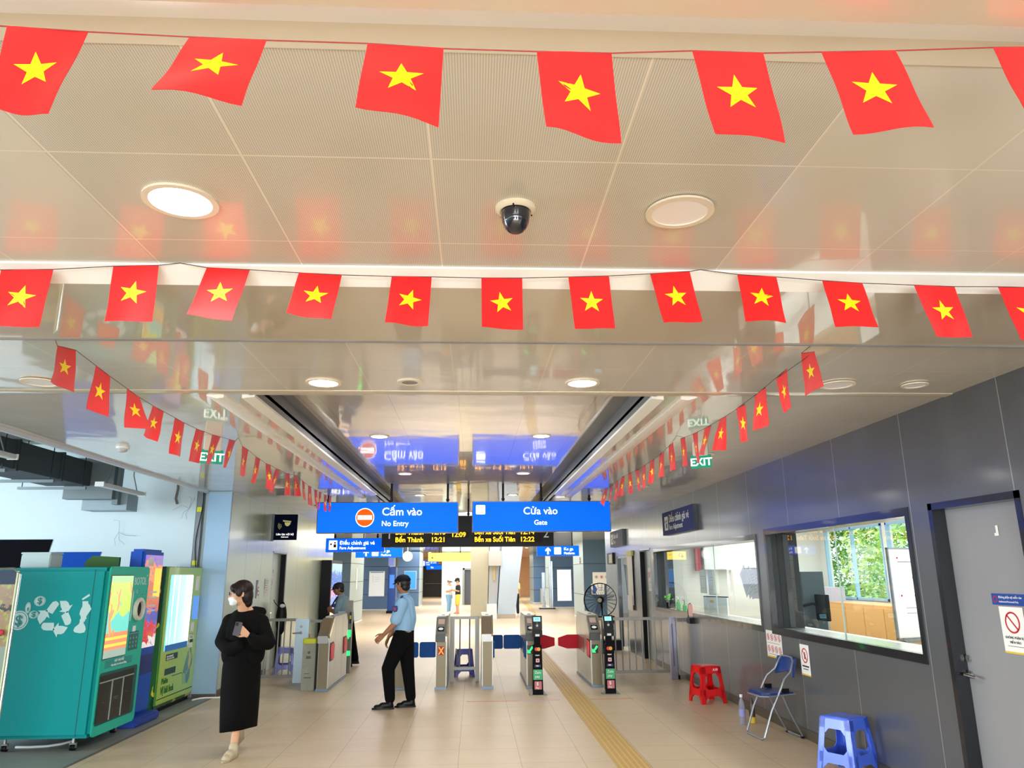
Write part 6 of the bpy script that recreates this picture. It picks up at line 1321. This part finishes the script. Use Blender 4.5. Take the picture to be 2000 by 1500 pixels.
# ---- woman in black -------------------------------------------------------
O = V(-2.36, 8.12, 0); t = thing('person', 'person in black hoodie and long black skirt, white mask, holding a phone', 'person', O)
hc = V(-2.375, 8.02, 1.525); fdir = V(-.93, -.36, -.10)
b = TB(O); f, s, u = head(b, hc, fdir, neck=(-2.345, 8.10, 1.33))
b.chain([(-2.34, 8.12, 1.33), (-2.34, 8.14, 1.15), (-2.34, 8.16, .92)], [.085, .10, .11])
b.cap((-2.34, 8.11, 1.28), (-2.50, 8.13, 1.26), .06, .055); b.cap((-2.34, 8.11, 1.28), (-2.16, 8.13, 1.25), .06, .055)
b.chain([(-2.16, 8.13, 1.25), (-2.085, 8.09, 1.05), (-2.165, 7.945, 1.07), (-2.235, 7.88, 1.135)], [.045, .036, .028, .024])
hand(b, (-2.235, 7.88, 1.135), (-.62, -.12, .50), (.05, -.98, .05), .96, .62, 1, .10, .9)
b.chain([(-2.50, 8.13, 1.26), (-2.57, 8.10, 1.06), (-2.44, 7.98, 1.00)], [.045, .038, .03])
b.chain([(-2.28, 8.14, .9), (-2.31, 8.10, .5), (-2.315, 7.98, .10)], [.085, .055, .036]); b.chain([(-2.42, 8.14, .9), (-2.42, 8.26, .5), (-2.41, 8.50, .17)], [.085, .055, .036])
b.cap((-2.315, 7.98, .07), (-2.34, 7.86, .045), .036, .03); b.cap((-2.41, 8.50, .15), (-2.43, 8.40, .07), .034, .03)
fuse('body', b, SK, t, .0065, 3)
b2 = MB(); b2.m = Matrix.Translation(-O)
eyes(t, hc-O, fdir)
# hair: full cap with long fringe, shorter nape
b = TB(O); Rm = Matrix((s, f, u)).transposed(); E = lambda o, r: b.ell(tuple(hc+s*o[0]+f*o[1]+u*o[2]), r, 18, Rm)
E((0, -.022, .045), (.094, .108, .092)); E((0, -.055, -.02), (.084, .072, .098)); E((0, .055, .066), (.068, .046, .042)); E((.045, .060, .052), (.036, .032, .036)); E((-.045, .060, .052), (.036, .032, .036))
E((0, -.070, -.085), (.060, .046, .060)); E((.078, .02, .02), (.016, .036, .05)); E((-.078, .02, .02), (.016, .036, .05))
fuse('hair', b, mat('hair dark brown', (26, 12, 13), .5, spec=.3, bump=.6, bscale=60, vstretch=(1, 1, .15)), t, .008, 3)
b = TB(O); E((0, .062, -.058), (.060, .050, .050)); E((0, .095, -.040), (.024, .026, .026)); E((0, .07, -.085), (.045, .04, .028))
fuse('face_mask', b, mat('mask white', (228, 236, 242), .7), t, .007, 3)
b = TB(O)
for q in (1, -1):
    b.tube([tuple(hc+s*.05*q+f*.075-u*.035), tuple(hc+s*.074*q+f*.03-u*.012), tuple(hc+s*.082*q-f*.012+u*.002)], .0022, 5)
obj('mask_strap', b, M_WHITE, t); b = TB(O)
for q in (1, -1):
    ce = hc+s*.031*q+f*.104+u*.010
    b.tube([tuple(ce+s*.024*math.cos(a)+u*.019*math.sin(a)) for a in [2*math.pi*i/16 for i in range(16)]], .0018, 5, closed=True); b.tube([tuple(ce+s*.024*q), tuple(hc+s*.082*q+f*.0+u*.016)], .0018, 5)
b.tube([tuple(hc+s*.008+f*.108+u*.012), tuple(hc-s*.008+f*.108+u*.012)], .0018, 5)
obj('glasses', b, mat('glasses rim', (60, 44, 44), .2, .6), t)
# hoodie
b = TB(O)
b.chain([(-2.34, 8.13, 1.22), (-2.34, 8.15, 1.05), (-2.345, 8.15, .90)], [.165, .165, .160])
for q in (-1, 1): b.chain([(-2.34+q*.07, 8.13, 1.20), (-2.34+q*.085, 8.15, 1.02), (-2.34+q*.08, 8.15, .93)], [.125, .135, .135])
b.cap((-2.34, 8.12, 1.28), (-2.485, 8.13, 1.245), .085, .085); b.cap((-2.34, 8.12, 1.28), (-2.185, 8.13, 1.235), .085, .088)
b.chain([(-2.485, 8.13, 1.24), (-2.545, 8.10, 1.06), (-2.43, 7.97, .99), (-2.32, 7.93, 1.03)], [.082, .072, .068, .052])
b.chain([(-2.185, 8.13, 1.235), (-2.085, 8.09, 1.045), (-2.165, 7.95, 1.06), (-2.205, 7.90, 1.115)], [.085, .076, .068, .043])
b.chain([(-2.24, 8.20, 1.30), (-2.20, 8.20, 1.335), (-2.28, 8.24, 1.34), (-2.38, 8.24, 1.32)], [.055, .050, .055, .05]); b.cap((-2.44, 8.16, 1.315), (-2.30, 8.21, 1.31), .045, .055)
b.chain([(-2.42, 8.10, 1.31), (-2.43, 8.17, 1.325), (-2.34, 8.235, 1.335), (-2.24, 8.18, 1.335), (-2.25, 8.08, 1.30)], [.038, .042, .05, .05, .038])
fuse('hoodie', b, BLK, t, .009, 5)
b = TB(O)      # long skirt
n = 28; vs = []; fs = []; rings = [(.93, .175, .15, 0, 0), (.80, .187, .18, 0, .01), (.60, .185, .215, -.002, .03), (.40, .177, .24, -.004, .05), (.215, .165, .26, -.005, .07)]
for z, rx, ry, dx, dy in rings:
    for i in range(n):
        a = 2*math.pi*i/n; w = 1+.035*math.sin(5*a+z*3)*(1-z)*1.6; zz = z+(.03*math.sin(a*1.0+2.4) if z < .3 else 0)
        vs.append((-2.345+dx+rx*math.cos(a)*w, 8.15+dy+ry*math.sin(a)*w, zz))
for j in range(len(rings)-1):
    for i in range(n): fs.append((j*n+i, (j+1)*n+i, (j+1)*n+(i+1) % n, j*n+(i+1) % n))
b.add(vs, fs); sk = obj('skirt', b, BLK, t, smooth=60); so = sk.modifiers.new('t', 'SOLIDIFY'); so.thickness = .006
def shoe(t, a, d, m, L=.26, k=1.0, sole=None, nm='shoe', pitch=0.0):
    """a heel point on the floor, d direction of the toe"""
    d = Vector((d[0], d[1], 0)).normalized(); s_ = Vector((d.y, -d.x, 0)); up = Vector((0, 0, 1))
    dd = (d*math.cos(pitch)-up*math.sin(pitch)); uu = (up*math.cos(pitch)+d*math.sin(pitch)); a = Vector(a)
    b = MB(); P = lambda x, z, y=0: tuple(a+dd*x+uu*z+s_*y)
    b.cap(P(.04*k, .035), P(L-.055, .028), .036*k, .030*k); b.cap(P(.05, .05), P(L*.55, .045), .038*k, .038*k)
    for y in (-.014, .014): b.cap(P(.05, .025, y*.6), P(L-.06, .022, y*1.4), .024, .024)
    b.chain([P(.055, .05), P(.055, .10)], [.042*k, .040*k])
    for v in b.v: pass
    o = fuse(nm, b, m, t, .007, 4)
    so_ = MB(); R3 = Matrix((dd, s_, uu)).transposed(); so_.m = Matrix.Translation(a) @ R3.to_4x4()
    so_.prism([(x, y) for x, y in [(.0, -.028), (.03, -.036), (L*.4, -.034), (L*.7, -.044), (L-.03, -.034), (L, -.01), (L, .01), (L-.03, .034), (L*.7, .044), (L*.4, .034), (.03, .036), (0, .028)]], 0.001, .022)
    obj('sole', so_, sole or m, o, .003); return o
SHB2 = mat('shoe beige', (186, 176, 148), .65, bump=.3, bscale=30)
shoe(t, V(-2.30, 8.02, 0)-O, (-.18, -1), SHB2, .26, 1.15, mat('sole beige', (170, 160, 130), .6)); shoe(t, V(-2.405, 8.56, .065)-O, (-.12, -1), SHB2, .26, 1.15, MATS['sole beige'], pitch=.25)
ph = thing('phone', 'dark phone with camera bump held by the person in black', 'phone', (-2.325, 7.845, 1.195))
R = MB().at((0, 0, 0), (1, .1, -.18), (.18, .05, 1)); R.rrect(-.034, .034, -.065, .065, .010, -.004, .004); obj('case', R, mat('phone violet grey', (40, 34, 50), .45), ph, .002)
obj('camera_bump', MB().at((0, 0, 0), (1, .1, -.18), (.18, .05, 1)).rrect(-.030, .0, .026, .058, .006, .004, .007), M_BLACK, ph)
# ---- walking guard ----------------------------------------------------------
O = V(-.97, 10.62, 0); t = thing('person', 'person in light blue short sleeved uniform shirt and dark cap, walking left', 'person', O)
hc = V(-.975, 10.63, 1.575); fdir = V(-.82, .57, -.05); b = TB(O); f, s, u = head(b, hc, fdir, neck=(-.955, 10.64, 1.40), k=1.0)
b.chain([(-.95, 10.64, 1.34), (-.94, 10.64, 1.15), (-.945, 10.65, .95)], [.07, .10, .10])
b.cap((-.95, 10.64, 1.36), (-.97, 10.50, 1.34), .06, .055); b.cap((-.95, 10.64, 1.36), (-.95, 10.80, 1.34), .06, .055)
b.chain([(-.97, 10.48, 1.33), (-1.03, 10.45, 1.09), (-1.15, 10.42, .97), (-1.185, 10.42, .935)], [.052, .042, .032, .027])
hand(b, (-1.185, 10.42, .935), (-.75, .02, -.62), (-.35, -.92, .2), 1.0, .45, -1, .10, .8)
b.chain([(-.95, 10.80, 1.33), (-1.02, 10.84, 1.08), (-1.12, 10.70, .92), (-1.14, 10.66, .90)], [.052, .042, .032, .027]); hand(b, (-1.14, 10.66, .90), (-.35, -.25, -.85), (-.9, .2, .1), 1.0, .4, 1, .10, .6)
b.chain([(-.94, 10.56, .92), (-1.14, 10.56, .50), (-1.10, 10.56, .10)], [.10, .065, .045]); b.chain([(-.93, 10.74, .92), (-.88, 10.72, .50), (-.83, 10.70, .10)], [.10, .065, .045])
fuse('body', b, SKD, t, .007, 3); eyes(t, hc-O, fdir)
b = TB(O); Rm = Matrix((s, f, u)).transposed(); E = lambda o, r: b.ell(tuple(hc+s*o[0]+f*o[1]+u*o[2]), r, 18, Rm)
E((0, -.035, .015), (.084, .082, .080)); E((0, -.055, -.045), (.068, .052, .050)); E((.074, .015, .02), (.012, .024, .034)); E((-.074, .015, .02), (.012, .024, .034)); fuse('hair', b, mat('hair black', (12, 12, 14), .5, bump=.3, bscale=60), t, .008, 3)
def cap(t, hc, f, s, u, O, m):
    b = TB(O); Rm = Matrix((s, f, u)).transposed()
    b.ell(tuple(hc+u*.055-f*.014), (.092, .108, .060), 20, Rm); b.ell(tuple(hc+u*.080-f*.004), (.084, .098, .050), 20, Rm); b.chain([tuple(hc+u*.045+f*.08-s*.04), tuple(hc+u*.045+f*.09+s*.04)], [.03, .03])
    c = fuse('cap', b, m, t, .008, 3)
    v = TB(O); N = 12; vs = []; fs = []
    for j, off in enumerate((0, -.006)):
        for i in range(N+1):
            a = math.radians(-60+120*i/N)
            for r in (.09, .155): vs.append(tuple(hc+f*(r*math.cos(a))+s*(r*.72*math.sin(a))+u*(.040+off-(r-.09)*.45)))
    M_ = 2*(N+1)
    for i in range(N):
        q = (2*i, 2*i+1, 2*i+3, 2*i+2); fs.append(q); fs.append(tuple(M_+x for x in q[::-1])); fs.append((2*i+1, M_+2*i+1, M_+2*i+3, 2*i+3))
    v.add(vs, fs); obj('peak', v, SHOE, c)
cap(t, hc, f, s, u, O, NAV)
b = TB(O)
b.chain([(-.945, 10.64, 1.31), (-.925, 10.65, 1.12), (-.945, 10.65, .96)], [.135, .148, .135]); b.cap((-.957, 10.64, 1.415), (-.95, 10.64, 1.32), .066, .10); 
for q in (-1, 1): b.chain([(-.955, 10.65+q*.08, 1.28), (-.93, 10.65+q*.075, 1.10), (-.945, 10.65+q*.06, .97)], [.10, .11, .11])
b.cap((-.95, 10.64, 1.355), (-.965, 10.49, 1.325), .07, .072); b.cap((-.95, 10.64, 1.355), (-.95, 10.80, 1.325), .07, .07)
b.chain([(-.965, 10.485, 1.32), (-1.035, 10.46, 1.12)], [.085, .080]); b.chain([(-.95, 10.80, 1.32), (-1.01, 10.84, 1.13)], [.082, .074])
sh = fuse('shirt', b, SHB, t, .009, 5)
b = TB(O); b.tube([tuple(V(-.957, 10.64, 1.44)+V(.056*math.cos(a), .060*math.sin(a), .012*math.cos(a))) for a in [2*math.pi*i/18 for i in range(18)]], .016, 8, closed=True); obj('collar', b, SHB, t)
f_ = MB().at(V(-1.045, 10.405, 1.255)-O, (.92, -.30, 0), (-.12, -.05, 1)); f_.prism([(-.034, .045), (.034, .045), (.036, -.005), (.02, -.035), (0, -.05), (-.02, -.035), (-.036, -.005)], -.012, .006); obj('badge', f_, mat('badge navy', (40, 60, 120), .5), t, label='navy shield badge on the sleeve')
f_ = MB().at(V(-1.046, 10.398, 1.255)-O, (.92, -.30, 0), (-.12, -.05, 1)); f_.prism([(-.020, .026), (.020, .026), (.02, 0), (0, -.024), (-.02, 0)], .0, .006); obj('badge_mark', f_, mat('badge mark', (150, 60, 110), .5), t)
f_ = MB().at(V(-1.0, 10.47, 1.405)-O, (1, -.1, 0), (-.3, .5, .9)); obj('shoulder_strap', TB(O).cap((-.97, 10.55, 1.415), (-.975, 10.47, 1.40), .014, .016), mat('strap navy', (40, 50, 90), .6), t)
b = TB(O)
b.chain([(-.94, 10.65, .985), (-.94, 10.65, .88)], [.135, .135]); b.chain([(-.955, 10.57, .90), (-1.13, 10.565, .50), (-1.095, 10.565, .13)], [.125, .088, .068]); b.chain([(-.935, 10.73, .90), (-.885, 10.72, .50), (-.835, 10.70, .13)], [.125, .088, .068])
fuse('trousers', b, TRS, t, .009, 4)
shoe(t, V(-1.035, 10.56, 0)-O, (-1, -.08), SHOE, .29, 1.05); shoe(t, V(-.765, 10.70, 0)-O, (-1, -.12), SHOE, .28, 1.05)
# ---- guard with crossed arms -------------------------------------------------
O = V(-2.52, 15.4, 0); t = thing('person', 'person in blue grey uniform shirt with crossed arms behind the leftmost gate', 'person', O)
hc = V(-2.665, 15.4, 1.435); fdir = V(-.90, -.15, -.18); b = TB(O); f, s, u = head(b, hc, fdir, neck=(-2.60, 15.4, 1.27))
b.chain([(-2.60, 15.4, 1.21), (-2.53, 15.4, 1.05), (-2.49, 15.4, .85)], [.07, .10, .11])
b.cap((-2.59, 15.4, 1.22), (-2.60, 15.26, 1.20), .06, .055); b.cap((-2.59, 15.4, 1.22), (-2.58, 15.56, 1.20), .06, .055)
b.chain([(-2.60, 15.25, 1.19), (-2.66, 15.22, .99), (-2.82, 15.30, 1.07), (-2.80, 15.40, 1.10)], [.05, .043, .034, .028]); hand(b, (-2.80, 15.40, 1.10), (.1, .95, .2), (-.9, .1, .2), 1, .5, 1)
b.chain([(-2.58, 15.56, 1.19), (-2.68, 15.58, .98), (-2.80, 15.48, 1.02), (-2.83, 15.38, 1.04)], [.05, .043, .034, .028]); hand(b, (-2.83, 15.38, 1.04), (.1, -.95, .2), (-.9, .1, .2), 1, .5, -1)
b.chain([(-2.49, 15.32, .84), (-2.44, 15.32, .45), (-2.40, 15.32, .10)], [.10, .065, .045]); b.chain([(-2.47, 15.48, .84), (-2.38, 15.50, .45), (-2.30, 15.50, .10)], [.10, .065, .045])
fuse('body', b, SKD, t, .009, 2); eyes(t, hc-O, fdir)
b = TB(O); Rm = Matrix((s, f, u)).transposed(); E = lambda o, r: b.ell(tuple(hc+s*o[0]+f*o[1]+u*o[2]), r, 18, Rm); E((0, -.025, .035), (.090, .100, .086)); E((0, -.05, -.03), (.076, .062, .062)); E((0, .05, .075), (.06, .04, .03)); fuse('hair', b, MATS['hair black'], t, .01, 3); cap(t, hc, f, s, u, O, mat('cap black', (14, 14, 20), .6))
b = TB(O); b.chain([(-2.58, 15.4, 1.19), (-2.51, 15.4, 1.02), (-2.48, 15.4, .86)], [.14, .155, .14]); b.cap((-2.61, 15.4, 1.29), (-2.59, 15.4, 1.19), .066, .10)
for q in (-1, 1): b.chain([(-2.58, 15.4+q*.08, 1.16), (-2.53, 15.4+q*.07, 1.0), (-2.51, 15.4+q*.06, .88)], [.10, .11, .11])
b.chain([(-2.60, 15.25, 1.19), (-2.65, 15.22, 1.04)], [.078, .070]); b.chain([(-2.58, 15.56, 1.19), (-2.66, 15.58, 1.03)], [.078, .068]); b.cap((-2.59, 15.4, 1.215), (-2.60, 15.27, 1.195), .07, .07); b.cap((-2.59, 15.4, 1.215), (-2.58, 15.55, 1.195), .07, .07)
fuse('shirt', b, SHG, t, .011, 5); b = TB(O); b.tube([tuple(V(-2.612, 15.4, 1.315)+V(.058*math.cos(a), .062*math.sin(a), .015*math.cos(a))) for a in [2*math.pi*i/16 for i in range(16)]], .015, 8, closed=True); obj('collar', b, SHG, t)
obj('lanyard', TB(O).chain([(-2.66, 15.27, 1.29), (-2.72, 15.25, 1.19), (-2.75, 15.28, 1.12)], [.012, .014, .012], 8), M_NAVY, t); obj('tie', TB(O).chain([(-2.70, 15.37, .98), (-2.67, 15.36, .84)], [.025, .03], 8), M_NAVY, t)
f_ = MB().at(V(-2.69, 15.155, 1.13)-O, (1, -.1, 0), (-.1, 0, 1)); obj('badge', f_.prism([(-.03, .04), (.03, .04), (.03, 0), (0, -.04), (-.03, 0)], -.01, .006), MATS['badge navy'], t)
b = TB(O); b.chain([(-2.50, 15.4, .90), (-2.49, 15.4, .82)], [.135, .135]); b.chain([(-2.49, 15.33, .84), (-2.44, 15.32, .45), (-2.40, 15.32, .13)], [.12, .085, .068]); b.chain([(-2.47, 15.47, .84), (-2.38, 15.50, .45), (-2.30, 15.50, .13)], [.12, .085, .068]); fuse('trousers', b, TRS, t, .011, 4)
shoe(t, V(-2.32, 15.32, 0)-O, (-1, -.1), SHOE, .28); shoe(t, V(-2.22, 15.50, .03)-O, (-1, .1), SHOE, .28)
# ---- the pair far off and the person behind the column -----------------------
def far_person(lb, O, fdir, hgt, top, bot, legs, hairm, armp, stride=.0, capm=None, shoe_m=None, skin=SK, knee=True):
    O = V(*O); t = thing('person', lb, 'person', O); k = hgt/1.70; F_ = Vector(fdir).normalized(); S_ = Vector((F_.y, -F_.x, 0))
    P = lambda x, y, z: tuple(S_*x*k+F_*y*k+V(0, 0, z*k)); hc = V(*P(0, .03, 1.585)); b = MB(); f, s, u = head(b, hc, F_+V(0, 0, -.35), k=k, neck=P(0, 0, 1.40))
    b.chain([P(0, 0, 1.38), P(0, 0, 1.1), P(0, 0, .92)], [.09, .11, .12])
    for q in (-1, 1):
        b.cap(P(0, 0, 1.36), P(.16*q, 0, 1.35), .05, .05); e = armp[0 if q < 0 else 1]; b.chain([P(.17*q, 0, 1.34), P(*e[0]), P(*e[1])], [.046, .038, .028]); hand(b, P(*e[1]), Vector(P(*e[1]))-Vector(P(*e[0])), S_*q+F_*.2, k, .4, -q)
        b.chain([P(.09*q, 0, .9), P(.09*q, stride*q*.5+.03, .48), P(.09*q, stride*q, .08)], [.09, .06, .042])
    fuse('body', b, skin, t, .012, 2); eyes(t, hc, F_+V(0, 0, -.35), k=k)
    b = MB(); Rm = Matrix((s, f, u)).transposed(); b.ell(tuple(hc+u*.03*k-f*.025*k), (.09*k, .1*k, .09*k), 14, Rm); b.ell(tuple(hc-u*.04*k-f*.05*k), (.07*k, .06*k, .07*k), 14, Rm); fuse('hair', b, hairm, t, .014, 2)
    if capm: cap(t, hc, f, s, u, V(0, 0, 0), capm)
    b = MB(); b.chain([P(0, 0, 1.28), P(0, 0, 1.1), P(0, 0, .93)], [.13*k, .135*k, .14*k])
    for q in (-1, 1): b.chain([P(.08*q, 0, 1.27), P(.08*q, 0, .95)], [.10*k, .11*k]); b.cap(P(.05*q, 0, 1.34), P(.16*q, 0, 1.33), .07*k, .07*k); e = armp[0 if q < 0 else 1]; b.cap(P(.17*q, 0, 1.33), tuple(Vector(P(.17*q, 0, 1.33)).lerp(Vector(P(*e[0])), .7)), .07*k, .065*k)
    fuse('top', b, top, t, .014, 3)
    b = MB(); b.cap(P(0, 0, .95), P(0, 0, .88), .135*k, .135*k)
    for q in (-1, 1):
        kn = P(.09*q, stride*q*.5+.03, .48); an = P(.09*q, stride*q, .11)
        b.cap(P(.08*q, 0, .88), kn, .12*k, (.10 if legs == 'short' else .075)*k)
        if legs != 'short': b.cap(kn, an, .075*k, .065*k)
    fuse('shorts' if legs == 'short' else 'trousers', b, bot, t, .014, 3)
    for q in (-1, 1): shoe(t, Vector(P(.09*q, stride*q-.06, 0)), F_, shoe_m or M_WHITE, .26*k)
    return t
down = (((-.20, -.02, 1.08), (-.21, .03, .86)), ((.20, -.02, 1.08), (.21, .03, .86)))
hold = (((-.22, .02, 1.08), (-.08, .24, 1.14)), ((.22, .02, 1.08), (.06, .26, 1.14)))
far_person('far person in black t-shirt and yellow shorts looking at a phone', (-.72, 34.8, 0), (-.95, -.25, 0), 1.52, mat('tee black', (30, 32, 40), .8), mat('shorts yellow', (240, 200, 80), .8), 'short', MATS['hair black'], hold, 0, mat('cap black', (14, 14, 20), .6), mat('sandal pink', (206, 130, 120), .6))
far_person('far person in white top and light blue jeans beside the one in yellow shorts', (-1.14, 35.3, 0), (.75, -.6, 0), 1.50, mat('top white', (240, 236, 238), .8), mat('jeans pale blue', (130, 180, 220), .8), 'long', MATS['hair dark brown'], (down[0], hold[1]), .04, mat('cap white', (226, 230, 240), .7), M_WHITE)
far_person('person in yellow top and dark trousers mostly hidden behind the leaning column', (1.74, 33.0, 0), (.35, 1, 0), 1.62, mat('top pale yellow', (236, 226, 160), .8), mat('trousers navy', (36, 44, 66), .8), 'long', MATS['hair black'], down, .16, None, M_WHITE)
